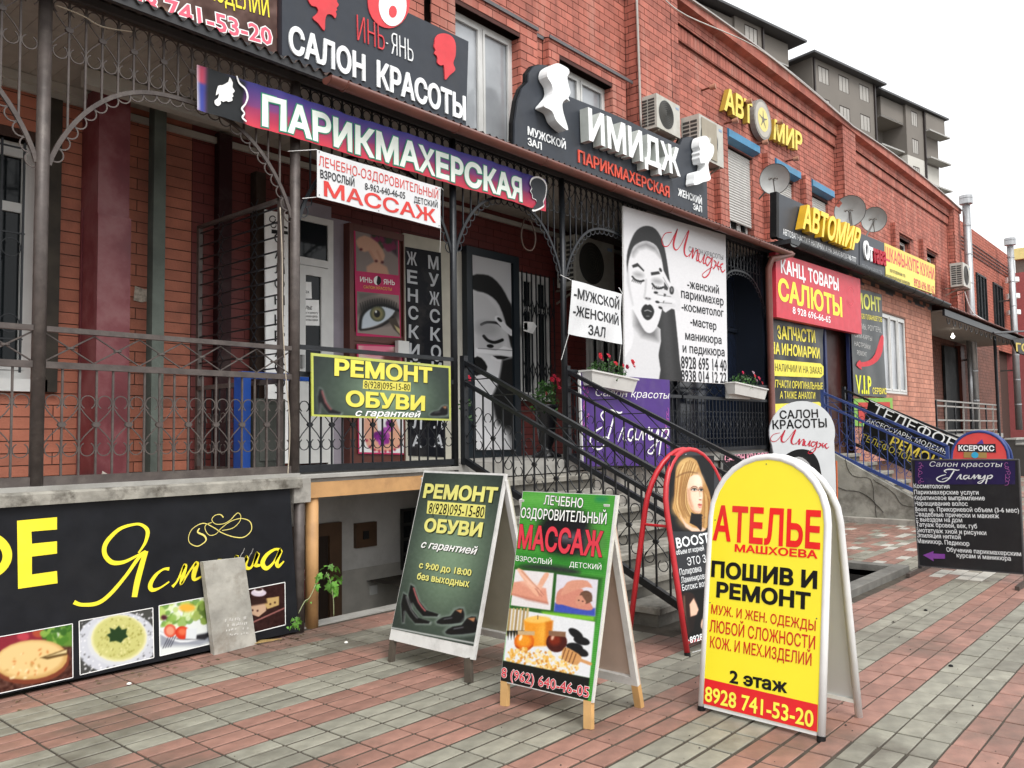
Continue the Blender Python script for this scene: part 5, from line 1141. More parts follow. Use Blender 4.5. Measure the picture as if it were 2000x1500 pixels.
q = [(310, 1183), (452, 1157), (454, 1247), (312, 1281)]; P = Pic(s, pl, q, 110, (.92, .94, .93), d=.002)     # salad
P.cv.spots(120, (0, 0, 145, 40), 7, [(.55, .70, .30), (.75, .84, .45), (.9, .95, .75), (.4, .58, .22)], 6, op=.8); P.ell(365, 1187, 16, 8, (.95, .72, .25), 0, 3); P.ell(320, 1206, 6, 5, (.3, .1, .16), 0, 2); P.cv.spots(40, (70, 10, 145, 60), 8, [(.35, .45, .18), (.52, .62, .28), (.62, .70, .35)], 9, op=.9)
P.poly([(312, 1235), (350, 1250), (400, 1238), (454, 1218), (454, 1236), (390, 1262), (312, 1262)], (.62, .64, .68), 4); P.line([(312, 1236), (352, 1253), (402, 1244), (454, 1222)], 4, (.93, .94, .95), sm=3); P.poly([(345, 1248), (400, 1238), (430, 1228), (400, 1250)], (.15, .15, .17), 2); P.ell(332, 1232, 12, 13, (.88, .35, .25)); P.ell(332, 1232, 8, 9, (.93, .62, .5), 0, 2)
P.ell(356, 1236, 14, 13, (.85, .22, .12)); P.ell(356, 1234, 8, 7, (.93, .45, .3), 0, 3); P.poly([(364, 1228), (385, 1227), (383, 1249), (362, 1248)], (.90, .92, .93)); 
for k in range(4): P.line([(328+k*5, 1246-k), (318+k*5, 1266-k)], 1.4, (.2, .2, .25))
P.done(); rounded(s, pl, q, WHT, .004)
q = [(464, 1155), (556, 1137), (557, 1220), (466, 1243)]; P = Pic(s, pl, q, 90, (.18, .07, .06), d=.002)      # cakes and coffee
P.cv.noise(.1, 4, 2); P.ell(505, 1158, 15, 7, (.85, .80, .85), 0); P.ell(505, 1153, 9, 6, (.9, .86, .88)); P.ell(505, 1151, 7, 3, (.2, .1, .08)); P.poly([(488, 1180), (520, 1175), (520, 1193), (505, 1205), (486, 1198)], (.80, .66, .55)); P.poly([(512, 1170), (545, 1165), (545, 1182), (522, 1190)], (.78, .65, .42)); P.poly([(487, 1172), (520, 1168), (522, 1178), (488, 1184)], (.2, .1, .08), 2)
for x, y in ((493, 1192), (503, 1193), (528, 1180), (537, 1177)): P.ell(x, y, 2, 2, (.25, .12, .1))
P.line([(466, 1228), (556, 1188)], 3, (.62, .4, .38)); P.done(); rounded(s, pl, q, WHT, .004)
# ---- concrete slab leaning on the cafe panel
A, B_ = onZ(414, 1277), onZ(493, 1257); T_ = onY(390, 1096, 5.80); U_ = B_-A
pl = Pl(A+np.array([0, 0, 0.]), U_, np.array([T_[0], T_[1], T_[2]])-A); s = sign('concrete_slab', 'rough grey concrete slab with worn marks leaning against the black cafe panel', 'slab', pl)
cm = mat('rough_slab', (.40, .385, .34), .85, var=.3, nscale=5, bump=.8, bscale=14, dirt=.6, dcol=(.22, .19, .15), dscale=5)
q = [pl.px(*p) for p in ((390, 1097), (470, 1088), (494, 1257), (412, 1278))]; MB().prism(q, -.045, 0).build('slab_body', cm, s)
random.seed(5); mb = MB()
for r_ in range(4):
    for k in range(11):
        if random.random() < .75:
            x, y = 432+k*4+random.uniform(-1, 1)+r_*1.5, 1213+r_*9+random.uniform(-1, 1)-k*.4; h = 6-r_; P0 = [(x, y), (x+1.6, y-.5), (x+2.2, y-h), (x+.4, y-h*.8)]; a = [pl.px(*p) for p in P0]; mb.prism(a, -.048, -.045)
mb.build('paint_marks', M_('cfcdc8'), s)
for p in ((465, 1089), (482, 1090)): a = pl.px(*p); MB().tube([(a[0], -.02, a[1]), (a[0]+.01, -.03, a[1]+.03), (a[0]+.03, -.02, a[1]+.04), (a[0]+.035, -.03, a[1]+.07)], .0025, 4).build('wire', M_('a8a59e'), s)
# ================================================================== behind the porch railing
def bx(name, label, cat, ref, m, *boxes, pname='body', **k):
    t = emp(name, label, cat, ref); mb = MB()
    for b_ in boxes: mb.box(*b_)
    mb.build(pname, m, t).location = -Vector(ref); return t
YD_ = YW-.06
# dented dark red metal cover, wooden post, greenish pipe
rp = mat('dented_red_sheet', (.14, .024, .030), .45, var=.4, nscale=2.2, bump=.9, bscale=4, dirt=.65, dcol=(.22, .10, .10), dscale=2.2)
t = emp('metal_cladding', 'dented dark red sheet metal cladding round a pier behind the left railing', 'cladding', (2.95, 7.2, PZ)); TB = Vector((2.95, 7.2, PZ))
xl, xr = float(onY(186, 700, 7.15)[0]), float(onY(248, 700, 7.15)[0]); xo = float(onY(155, 700, YW-.05)[0])
mb = MB(); mb.prism([(xl, PZ), (xr, PZ), (xr, 4.6), (xl, 4.6)], 7.15, YW); mb.build('sheet', rp, t).location = -TB
mb = MB(); mb.box(xo, xl-.001, YW-.05, YW-.02, PZ, 3.6); mb.box(xr+.001, xr+.09, YW-.05, YW-.02, PZ, 4.6); mb.build('flange', rp, t).location = -TB
x0, z0 = onY(170, 650, 7.15)[[0, 2]]
mb = MB(); mb.box(xl-.006, xr+.006, 7.12, 7.149, PZ, 3.5); mb.build('lower_sheet', rp, t).location = -TB
mb = MB(); p_ = [onY(*q, 7.115) for q in ((196, 937), (200, 920), (226, 935))]; mb.prism([(q[0], q[2]) for q in p_], 7.11, 7.118); mb.build('torn_edge', M_('b9b2a8'), t).location = -TB
wm = mat('grey_green_wood', (.085, .10, .085), .8, var=.4, nscale=3, bump=.5, bscale=30)
x0 = float(onY(303, 700, 7.25)[0]); t = bx('wooden_post', 'weathered grey green wooden post standing between brick and red pier', 'post', (x0, 7.25, PZ), wm, (x0-.055, x0+.055, 7.2, 7.31, PZ, 4.6), pname='shaft')
x0 = float(onY(98, 700, YW-.03)[0]); t = bx('corner_board', 'dark wooden corner board beside the barred white window', 'board', (x0, YW-.03, PZ), mat('dark_old_wood', (.035, .028, .02), .8, var=.4), (x0-.10, x0+.05, YW-.06, YW-.01, 2.0, 4.5))
# torn notice on the brick
x0, z0 = onY(262, 560, YW-.02)[[0, 2]]; x1, z1 = onY(292, 592, YW-.02)[[0, 2]]
o = MB().add([(x0, YW-.012, z1+.01), (x0+.07, YW-.013, z1), (x1, YW-.012, z1+.02), (x1, YW-.013, z0), (x0+.1, YW-.012, z0-.01), (x0+.01, YW-.012, z0+.01)], [(0, 1, 2, 3, 4, 5)]).build('torn_notice', M_('b5aa9b', .7, var=.4, nscale=30)); tag(o, 'torn remains of a pasted notice on the brick right of the red metal', 'notice')
# swung open security gate
gx = 3.93; g0 = np.array([3.96, YW-.1, 0]); gd = np.array([.0, -1, 0])
m4 = Matrix.Translation(Vector((g0[0], g0[1], PZ))) @ Matrix.Rotation(math.atan2(gd[1], gd[0]), 4, 'Z')
ga = emp('lattice_gate', 'open iron lattice security gate swung out from the dark red wall', 'gate', mat4=m4); GW, GH = 1.36, 2.33
MB().box(-.02, .02, -.02, .02, 0, GH).box(GW-.02, GW+.02, -.02, .02, 0, GH).box(0, GW, -.02, .02, GH-.03, GH).box(0, GW, -.02, .02, .75, .79).box(0, GW, -.02, .02, 0, .04).build('frame', iron_br, ga)
hb = MB().box(.02, GW-.02, -.006, .006, -.006, .006).mesh('bar', iron_bk); sc = MB().tube([(-.06, 0, -.07), (0, 0, 0), (.06, 0, .07)], .005, 4).tube([(-.06, .005, .07), (0, .005, 0), (.06, .005, -.07)], .005, 4).mesh('cross_scroll', iron_bk)
vb = MB().box(-.006, .006, -.006, .006, 0, .72).mesh('bar', iron_bk)
for i in range(12):
    inst('bar', hb, ga, (0, 0, .88+i*.125))
    for x in (.38, .95): inst('cross_scroll', sc, ga, (x, 0, .94+i*.125))
for i in range(1, 10): inst('bar', vb, ga, (i*.128, 0, .03))
for i in range(9): inst('ring', K_br['ring'], ga, (i*.128+.064, 0, .48)); inst('ring', K_br['ringd'], ga, (i*.128+.064, 0, .2))
x0 = float(onY(436, 700, YW-.08)[0]); bx('dark_pilaster', 'dark narrow pilaster on the dark red wall behind the open gate', 'pilaster', (x0, YW-.08, PZ), M_('2a0f12', .6), (x0-.07, x0+.07, YW-.1, YW-.01, PZ, 4.6))
x0 = float(onY(505, 700, YW-.08)[0]); bx('brown_post', 'brown timber post left of the vertical salon sign', 'post', (x0, YW-.08, PZ), M_('33261f', .7), (x0-.06, x0+.05, YW-.12, YW-.01, PZ, 4.3))
# blue barrel post and grey box at the railing
x0, x1 = onY(466, 720, 6.35)[0], onY(484, 720, 6.35)[0]; bx('blue_stand', 'blue painted metal stand behind the left railing', 'stand', (float(x0), 6.35, PZ), mat('bright_blue_paint', (.01, .06, .30), .45, var=.2), (x0, x1, 6.3, 6.42, PZ, 2.16), (x1, x1+.75, 6.3, 6.36, 2.1, 2.16), pname='frame')
x1_ = float(onY(552, 780, 6.3)[0]); t = bx('grey_box', 'flat grey box standing behind the railing next to the blue stand', 'box', (float(x1)+.05, 6.3, PZ), mat('grey_green_box', (.065, .07, .06), .7, var=.2), (x1+.03, x1_, 6.26, 6.6, PZ+.05, 1.93)); MB().box(x1+.06, x1_-.03, 6.25, 6.259, PZ+.1, 1.88).build('front_panel', mat('grey_green_box2', (.08, .085, .075), .7), t).location = -Vector((float(x1)+.05, 6.3, PZ))
# vertical white salon board
YV = YW-.22
pl = facade(546, 690, YV); s = sign('vertical_salon_sign', 'tall white board with black letters stacked downwards beside the white door', 'sign', pl)
board(s, pl, [(518, 409), (563, 419), (563, 905), (520, 905)], WHT, .02)
for ch, y, h in (('С', 475, 20), ('А', 505, 21), ('Л', 534, 21), ('О', 564, 22), ('Н', 595, 20), ('К', 636, 22), ('Р', 667, 22), ('А', 697, 22), ('С', 727, 22), ('О', 757, 22), ('Т', 787, 22), ('Ы', 817, 22)):
    text(s, pl, ch, (536, y), (556, y+1.5), (536, y-h), BLK, bold=-.004, d=.004)
shape(s, pl, [(530, 448), (562, 452), (562, 458), (530, 456)], BLK, name='print'); ribbon(s, pl, [[(532+6*math.cos(t), 428+6*math.sin(t), 2) for t in np.linspace(0, 6, 9)], [(534+5*math.cos(t), 440+5*math.sin(t), 2) for t in np.linspace(0, 6, 9)], [(538, 436, 2), (550, 441, 3), (561, 446, 4)]], BLK, .004, 'print')
# ---- doors
def pxbox(q, Y): a = onY(*q[0], Y); b_ = onY(*q[1], Y); return float(a[0]), float(b_[0]), float(b_[2]), float(a[2])
Yd = YW-.05
t = emp('white_door', 'white plastic door with dark glass and paper notices taped inside', 'door', (5.2, Yd, PZ)); B_ = Vector((5.2, Yd, PZ))
x0, x1, z0, z1 = pxbox(((566, 432), (648, 905)), Yd); z0 = PZ; z1 = 3.98
mb = MB(); mb.box(x0, x0+.07, Yd-.03, Yd, z0, z1); mb.box(x1-.07, x1, Yd-.03, Yd, z0, z1); mb.box(x0+.07, x1-.07, Yd-.03, Yd, z1-.07, z1); zt = float(onY(620, 515, Yd)[2]); mb.box(x0+.07, x1-.07, Yd-.03, Yd, zt-.04, zt+.04); mb.build('frame', white_pvc, t).location = -B_
MB().box(x0+.07, x1-.07, Yd-.01, Yd-.005, zt+.04, z1-.07).build('fanlight', glass, t).location = -B_
zm = float(onY(620, 740, Yd)[2]); mb = MB(); a, b_ = x0+.08, x1-.08; mb.box(a, a+.09, Yd-.045, Yd-.012, z0+.02, zt-.05); mb.box(b_-.09, b_, Yd-.045, Yd-.012, z0+.02, zt-.05); mb.box(a+.09, b_-.09, Yd-.045, Yd-.012, zt-.15, zt-.05); mb.box(a+.09, b_-.09, Yd-.045, Yd-.012, z0+.02, z0+.1); mb.box(a+.09, b_-.09, Yd-.045, Yd-.012, zm-.05, zm+.05); mb.box(a+.09, b_-.09, Yd-.035, Yd-.012, z0+.1, zm-.05)
lf = mb.build('leaf', white_pvc, t); lf.location = -B_
MB().box(a+.09, b_-.09, Yd-.022, Yd-.018, zm+.05, zt-.15).build('pane', glass, lf); MB().box(a+.02, a+.05, Yd-.09, Yd-.045, zm+.1, zm+.24).build('handle', M_('9a9a98'), lf)
pl = facade(600, 600, Yd-.027); s = sign('door_notice', 'small white massage notice taped inside the white door', 'notice', pl); board(s, pl, [(576, 549), (608, 551), (609, 583), (577, 583)], WHT, .002); text(s, pl, 'Массаж', (583, 572), (604, 573), (583, 565), BLK, bold=.0, d=.002)
s = sign('door_notice', 'larger white tailor notice taped inside the white door', 'notice', pl); board(s, pl, [(577, 585), (623, 586), (624, 636), (578, 635)], WHT, .002)
text(s, pl, 'АТЕЛЬЕ', (583, 603), (609, 605), (583, 596), BLK, bold=.02, sl=.2, d=.002)
for i, w_ in enumerate(('по пошиву и ремонту', 'мужской и женской одежды,', 'кожаных и меховых изделий')): text(s, pl, w_, (580, 612+i*7), (621, 613+i*7), (580, 607.5+i*7), BLK, d=.002, bold=.0)
lil = mat('lilac_plaster', (.30, .27, .31), .85, var=.1); wpl = mat('whitewashed_reveal', (.52, .50, .44), .85, var=.1, dirt=.3, dcol=(.3, .28, .24))
x2 = float(onY(684, 700, YW-.02)[0]); bx('plaster_reveal', 'pale lilac plaster reveal right of the white door', 'wall', (x1, YW-.03, PZ), lil, (x1+.002, x2, YW-.04, YW-.012, PZ, 4.02), (x0-.1, x1, YW-.04, YW-.012, z1+.005, z1+.16))
# brown door with the salon poster
Yb = YW-.12; bw = mat('brown_door_paint', (.10, .028, .018), .5, var=.15)
pl = facade(740, 800, Yb-.02); x0, x1, _, zz = pxbox(((688, 440), (786, 905)), Yb); zz = 3.9
t = emp('brown_door', 'brown wooden salon door covered with pink beauty posters', 'door', (x0, Yb, PZ)); B_ = Vector((x0, Yb, PZ)); mb = MB()
mb.box(x0, x1, Yb, YW-.01, PZ, zz); mb.build('leaf', bw, t).location = -B_; mb = MB(); mb.box(x0-.06, x0-.002, Yb-.03, YW-.01, PZ, zz+.08); mb.box(x1+.002, x1+.02, Yb-.03, YW-.01, PZ, zz+.08); mb.box(x0, x1, Yb-.03, Yb-.002, zz, zz+.08)
zc_ = float(onY(745, 662, Yb)[2]); mb.box(x0, x1, Yb-.015, Yb-.002, zc_-.05, zc_+.05); mb.build('frame', bw, t).location = -B_
MG = (.74, .18, .38)
s = sign('salon_door_poster', 'pink salon poster with manicured hands above a made up eye', 'poster', pl); PK2 = M_('bd2e5f')
board(s, pl, [(691, 444), (779, 455), (783, 660), (696, 656)], PK2, .006)
P = Pic(s, pl, [(694, 448), (777, 458), (778, 538), (696, 529)], 56, (.55, .50, .48), d=.002); P.poly([(700, 450), (776, 458), (777, 500), (740, 470), (720, 455)], (.25, .18, .22), 3); P.cv.spots(25, (22, 0, 84, 34), 5, [(.5, .15, .3), (.2, .25, .15), (.35, .12, .2)], 3); P.poly([(695, 470), (712, 460), (738, 474), (752, 498), (745, 512), (735, 508), (722, 490), (712, 492), (702, 486)], (.82, .64, .54), 1, 1, 2); P.poly([(716, 520), (735, 508), (756, 520), (762, 537), (716, 533)], (.80, .62, .52), 2); P.line([(722, 490), (733, 508)], 5, (.78, .58, .48)); P.line([(737, 490), (746, 510)], 4.5, (.76, .56, .46)); P.ell(735, 509, 3, 2.5, (.35, .1, .12)); P.ell(747, 511, 3, 2.5, (.35, .1, .12)); P.ell(705, 487, 3, 2.5, (.35, .1, .12)); P.done()
text(s, pl, 'ИНЬ', (703, 550), (727, 553), (703, 540), WHT, bold=.015, d=.003); text(s, pl, 'ЯНЬ', (749, 555), (771, 557), (749, 545), WHT, bold=.015, d=.003); text(s, pl, 'САЛОН КРАСОТЫ', (710, 563), (765, 568), (710, 557), M_('e7c34a'), bold=.0, d=.003)
shape(s, pl, circ(737, 548, 7.5, 9), WHT, d=.003); shape(s, pl, [(737+7.5*math.cos(t), 548+9*math.sin(t)) for t in np.linspace(-1.57, 1.57, 10)]+[(735, 552)], BLK, d=.0036)
P = Pic(s, pl, [(697, 569), (779, 577), (781, 658), (698, 650)], 76, (.60, .55, .52), d=.002)
P.poly([(697, 569), (740, 572), (700, 590)], (.42, .40, .38), 5); P.ell(740, 608, 40, 24, (.16, .15, .14), .05, 7, .9); P.poly([(703, 640), (706, 618), (720, 604), (742, 598), (760, 600), (771, 606), (757, 622), (735, 634), (712, 641)], (.80, .84, .88), None, 1, 2)
P.line([(703, 642), (706, 618), (720, 602), (744, 595), (762, 599), (778, 605)], 5, (.05, .05, .05), 1.5, 1, 4); P.line([(704, 644), (720, 642), (745, 634), (768, 618)], 3.5, (.08, .07, .07), 1.5, 1, 3); P.ell(737, 612, 15, 15, (.30, .33, .26)); P.ell(737, 612, 11, 12, (.55, .52, .35), 0, 3); P.ell(736, 612, 6, 7, (.03, .03, .03)); P.ell(734, 608, 2, 2.5, (1, 1, 1))
for i in range(16): x = 706+i*4.4; P.line([(x, 606-8*math.sin(i/15*3)), (x-3+i*.35, 592-9*math.sin(i/15*3))], 1, (.06, .06, .06))
P.poly([(757, 622), (772, 618), (781, 640), (781, 652), (768, 640)], (.28, .24, .2), 1); P.poly([(769, 632), (781, 640), (781, 650), (774, 642)], (.75, .7, .5)); P.done()
s = sign('salon_door_poster', 'lower pink poster with a face and flower, mostly behind the shoe repair sign', 'poster', pl)
board(s, pl, [(697, 672), (785, 675), (790, 888), (700, 886)], PK2, .006)
P = Pic(s, pl, [(700, 675), (783, 678), (784, 735), (701, 730)], 40, (.88, .78, .74), d=.002); P.ell(735, 680, 30, 16, (.9, .5, .6), 0, 6); P.ell(765, 700, 18, 14, (.4, .2, .2), 0, 4); P.done()
P = Pic(s, pl, [(701, 805), (787, 808), (789, 885), (702, 883)], 64, (.93, .93, .93), d=.002)
P.poly([(712, 808), (732, 808), (738, 845), (748, 870), (744, 880), (724, 878), (712, 858)], (.88, .66, .56), 1, 1, 2); P.poly([(768, 812), (778, 835), (786, 858), (776, 874), (750, 880), (744, 868), (756, 845)], (.90, .68, .57), 1, 1, 2); P.cv.spots(16, (32, 0, 62, 62), 6, [(.55, .15, .55), (.68, .28, .68), (.42, .1, .45)], 6)
for x, y in ((716, 860), (722, 872), (731, 878), (740, 880), (752, 880), (761, 879), (770, 876), (778, 870)): P.ell(x, y, 2.4, 2.6, (.7, .15, .3))
P.done()
o = bx('lock_box', 'white junction box with knots of wire on the edge of the brown door', 'box', tuple(onY(788, 680, Yb-.1)), white_pvc, (*[float(v) for v in (onY(776, 680, Yb-.08)[0], onY(797, 680, Yb-.08)[0])], Yb-.1, Yb-.04, *[float(v) for v in (onY(786, 694, Yb-.08)[2], onY(786, 666, Yb-.08)[2])]))
# black panel with vertical letters
pl = facade(830, 800, YW-.1); s = sign('black_hall_sign', 'black panel with white letters in two columns for the women and men halls', 'sign', pl)
board(s, pl, [(788, 455), (879, 474), (887, 905), (793, 905)], mat('cream_frame', (.50, .48, .40), .6), .03); board(s, pl, [(791, 482), (860, 494), (869, 893), (797, 890)], M_('0c0e16'), .01, d=.01, name='panel')
for ch, y in zip('ЖЕНСКИЙ', (516, 552, 588, 622, 659, 695, 730)): k = (y-516)/400*10; text(s, pl, ch, (793+k, y), (813+k, y+3), (793+k, y-25), M_('b9bcc0'), bold=.025, d=.014)
for ch, y in zip('ЗАЛА', (762, 794, 836, 872)): text(s, pl, ch, (803, y), (822, y+2), (803, y-24), M_('b9bcc0'), bold=.025, d=.014)
for ch, y in zip('МУЖСКОЙ', (524, 558, 594, 628, 664, 698, 731)): k = (y-516)/400*10; text(s, pl, ch, (835+k, y), (855+k, y+3), (835+k, y-25), M_('b9bcc0'), bold=.025, d=.014)
for ch, y in zip('ЗАЛА', (762, 794, 836, 872)): text(s, pl, ch, (845, y), (864, y+2), (845, y-24), M_('b9bcc0'), bold=.025, d=.014)
x0, x1 = float(onY(884, 700, YW-.05)[0]), float(onY(913, 700, YW-.05)[0]); bx('whitewashed_wall', 'narrow whitewashed wall strip between the black panel and the portrait door', 'wall', (x0, YW-.05, PZ), wpl, (x0, x1, YW-.08, YW-.01, PZ, 3.95))
# portrait door
Yp = YW-.13; pl = facade(960, 800, Yp-.02); bf = mat('black_door_frame', (.012, .018, .024), .4)
xa, xb = float(onY(909, 700, Yp)[0]), float(onY(1012, 700, Yp)[0]); t = emp('portrait_door', 'black framed door covered by a black and white portrait of a woman', 'door', (xa, Yp, PZ)); B_ = Vector((xa, Yp, PZ))
mb = MB(); mb.box(xa, xa+.10, Yp-.04, YW-.01, PZ, 4.02); mb.box(xb-.12, xb, Yp-.04, YW-.01, PZ, 4.02); mb.box(xa+.1, xb-.12, Yp-.04, YW-.01, 3.92, 4.02); mb.build('frame', bf, t).location = -B_
mb = MB(); mb.box(xa+.1, xb-.12, Yp, YW-.01, PZ, 3.92); lf = mb.build('leaf', bf, t); lf.location = -B_
dp = emp('door_print', 'black and white portrait print stuck on the black door', 'print', mat4=pl.m4())
q = [(922, 494), (997, 501), (1003, 878), (930, 879)]; P = Pic(dp, pl, q, 90, GY(.80), d=.004, name='printed_picture'); zz6 = lambda L: z(L, (860, 350), 3.947)
P.cv.a += (P.cv.Y/P.cv.H-.3)[..., None]*.1; P.poly([(924, 560), (950, 570), (975, 600), (985, 650), (1000, 700), (1000, 880), (925, 880)], GY(.86), 3)
P.poly(zz6([(240, 745), (330, 733), (400, 755), (470, 825), (525, 920), (560, 1010), (560, 1290), (530, 1200), (500, 1080), (455, 965), (400, 905), (330, 872), (245, 848)]), GY(.10), 1.5, 1, 2)
P.poly([(925, 568), (950, 575), (972, 600), (985, 660), (978, 700), (960, 690), (932, 680), (925, 620)], GY(.72), 5, .6); P.line(zz6([(315, 1118), (360, 1098), (440, 1100), (470, 1120)]), 5, GY(.1), sm=3); P.line(zz6([(335, 1205), (365, 1235), (420, 1248), (480, 1225)]), 6, GY(.06), sm=3); P.ell(950, 640, 22, 14, GY(.6), .1, 7, .6)
P.line(zz6([(440, 1065), (500, 1130), (550, 1170)]), 11, GY(.9)); P.ell(976, 622, 6, 3, GY(.05), .7); P.poly(zz6([(270, 1300), (430, 1310), (490, 1270), (560, 1290), (562, 1340), (275, 1335)]), GY(.93), 1); P.line(zz6([(290, 1302), (560, 1300)]), 1, GY(.25)); P.ell(*zz6([(385, 1278)])[0], 7, 3.6, GY(.05)); P.line(zz6([(400, 1362), (470, 1385), (540, 1370), (550, 1410)]), 6, GY(.9), sm=2); P.poly(zz6([(405, 1350), (470, 1345), (540, 1350), (490, 1372), (440, 1372)]), GY(.08))
P.poly([(926, 699), (940, 698), (952, 714), (946, 727), (934, 732), (927, 732)], GY(.04), 1, 1, 2); z5 = lambda L: z(L, (860, 680), 5.263)
P.poly(z5([(640, 100), (700, 80), (770, 60), (770, 1090), (750, 1040), (690, 830), (600, 700), (540, 560), (545, 460), (600, 330), (625, 200)]), GY(.09), 3, 1); P.poly(z5([(360, 800), (560, 800), (700, 820), (760, 900), (770, 1060), (380, 1060)]), GY(.93), 14, 1); P.poly(z5([(560, 450), (640, 500), (700, 700), (600, 760), (560, 650)]), GY(.1), 4, .9); P.done()
# barred window beside it
xa, xb = float(onY(1012, 700, YW-.06)[0]), float(onY(1074, 700, YW-.06)[0]); za, zb_ = float(onY(1040, 783, YW-.06)[2]), 3.85
t = emp('barred_window', 'white framed window behind an accordion grille next to the portrait door', 'window', (xa, YW-.06, za)); B_ = Vector((xa, YW-.06, za))
window(xa, xb, za, zb_, YW-.07, panes=2, fw_=.07, parent=t, base=B_, top=.5, name='frame')
mb = MB().box(-.008, .008, -.008, .008, 0, zb_-za).mesh('bar', iron_bk); n_ = 7
for i in range(n_+1): inst('bar', mb, t, ((xb-xa)*i/n_, -.09, 0))
for zz_ in (.42, 1.28):
    for i in range(n_):
        w_ = (xb-xa)/n_; s0 = 1 if i % 2 else -1; MB().tube([(i*w_, -.095, zz_-s0*.13), (i*w_+w_, -.095, zz_+s0*.13)], .006, 4).tube([(i*w_, -.099, zz_+s0*.13), (i*w_+w_, -.099, zz_-s0*.13)], .006, 4).build('lattice', iron_bk, t)
pl = facade(1030, 650, YW-.17); s = sign('small_notice', 'small white arrow shaped notice hung on the accordion grille', 'notice', pl); shape(s, pl, [(1022, 628), (1042, 629), (1048, 637), (1040, 652), (1022, 646)], WHT, ex=.002); P = Pic(s, pl, [(1023, 630), (1030, 630), (1030, 645), (1023, 644)], 8, (.9, .9, .9)); P.ell(1026, 637, 3, 5, (.1, .1, .1)); P.done()
# window right of the post, under the white banner
xa, xb = float(onY(1148, 700, YW-.03)[0]), float(onY(1214, 700, YW-.03)[0]); t = emp('porch_window', 'dark window with white mullion behind the white banner', 'window', (xa, YW-.05, 2.2)); window(xa, xb, 2.15, 3.5, YW-.05, panes=3, fw_=.07, parent=t, base=Vector((xa, YW-.05, 2.2)), name='frame')
# dark blue glazing at the right end of the porch
gz = emp('dark_glazing', 'dark blue glass partition at the right end of the porch', 'glazing', (12, 6.6, PZ)); B_ = Vector((12, 6.6, PZ)); gf = mat('navy_frame', (.008, .012, .022), .4)
mb = MB(); mb.box(11.3, 13.4, 6.50, 6.52, PZ, 4.55); mb.build('pane', glass_bl, gz).location = -B_
mb = MB(); mb.box(11.26, 11.34, 6.46, 6.54, PZ, 4.6); mb.box(13.36, 13.46, 6.0, 6.54, PZ, 4.6); mb.box(11.34, 13.36, 6.46, 6.495, 3.3, 3.36); mb.box(11.34, 13.36, 6.46, 6.495, PZ, 1.4); mb.build('frame', gf, gz).location = -B_
mb = MB(); mb.box(10.6, 11.26, 6.5, 6.53, PZ, 4.55); mb.build('side_panel', gf, gz).location = -B_
bx('end_wall', 'dark wall closing the right end of the porch behind the downpipe', 'wall', (14, 6.2, 0), mat('charcoal_wall', (.03, .032, .036), .7), (13.5, 14.25, 6.0, 7.4, 0, 4.6))
# ================================================================== air conditioners
acw = mat('aged_white_casing', (.50, .49, .44), .5, var=.08, dirt=.35, dcol=(.3, .27, .2), dscale=4); acd = mat('dark_fan_grille', (.045, .045, .042), .6)
def ac(label, x, z, Y, w_, h, dp_, style=0, brack=True):
    t = emp('air_conditioner', label, 'air conditioner', (x, Y, z), 'air conditioner units on the walls')
    MB().box(0, w_, 0, dp_, 0, h).build('casing', acw, t); fx, r_ = w_*.40, min(w_*.36, h*.42)
    MB().prism([(fx+r_*math.cos(a), h*.5+r_*math.sin(a)) for a in np.linspace(0, 2*math.pi, 25)[:-1]], -.006, -.001).build('fan_opening', acd, t)
    if style == 0:
        for k in range(1, 7): MB().tube([(fx+r_*k/7*math.cos(a), -.012, h*.5+r_*k/7*math.sin(a)) for a in np.linspace(0, 2*math.pi, 21)[:-1]], .0035, 3, closed=True).build('fan_guard', M_('57544c'), t)
    else: MB().box(w_*.08, w_*.70, -.014, -.007, h*.06, h*.94).build('guard_plate', mat('beige_guard', (.33, .29, .22), .6), t); MB().box(w_*.36, w_*.44, -.018, -.0145, h*.45, h*.55).build('cap', acw, t)
    lv = MB().box(-.006, -.001, 0, dp_*.36, 0, h*.055).mesh('louvre', acd)
    for k in range(9):
        for j in (0, 1): inst('louvre', lv, t, (0, dp_*(.12+.42*j), h*(.09+.092*k)))
    MB().box(w_*.82, w_*.95, -.004, -.001, h*.84, h*.9).build('badge', M_('8fa3bd'), t)
    if brack:
        for bx_ in (.12*w_, .85*w_): MB().beam((bx_, .02, -.02), (bx_, dp_+.2, -.02), .03, .03).beam((bx_, .06, -.03), (bx_, dp_+.2, -.25), .025, .025).build('bracket', M_('8b8478'), t)
    return t
ac('smaller air conditioner with round fan, left of the beige fronted unit', 11.72, 6.63, 6.98, .76, .57, .34)
ac('larger air conditioner with a beige fan plate, behind the white female head shape', 13.07, 6.45, 6.93, .90, .78, .36, 1)
ac('air conditioner at the far right corner of the red building', 30.95, 6.40, 6.75, 1.05, .80, .40)
ac('shaded air conditioner inside the porch above the white banner', 9.5, 3.72, 7.05, .98, .74, .34)
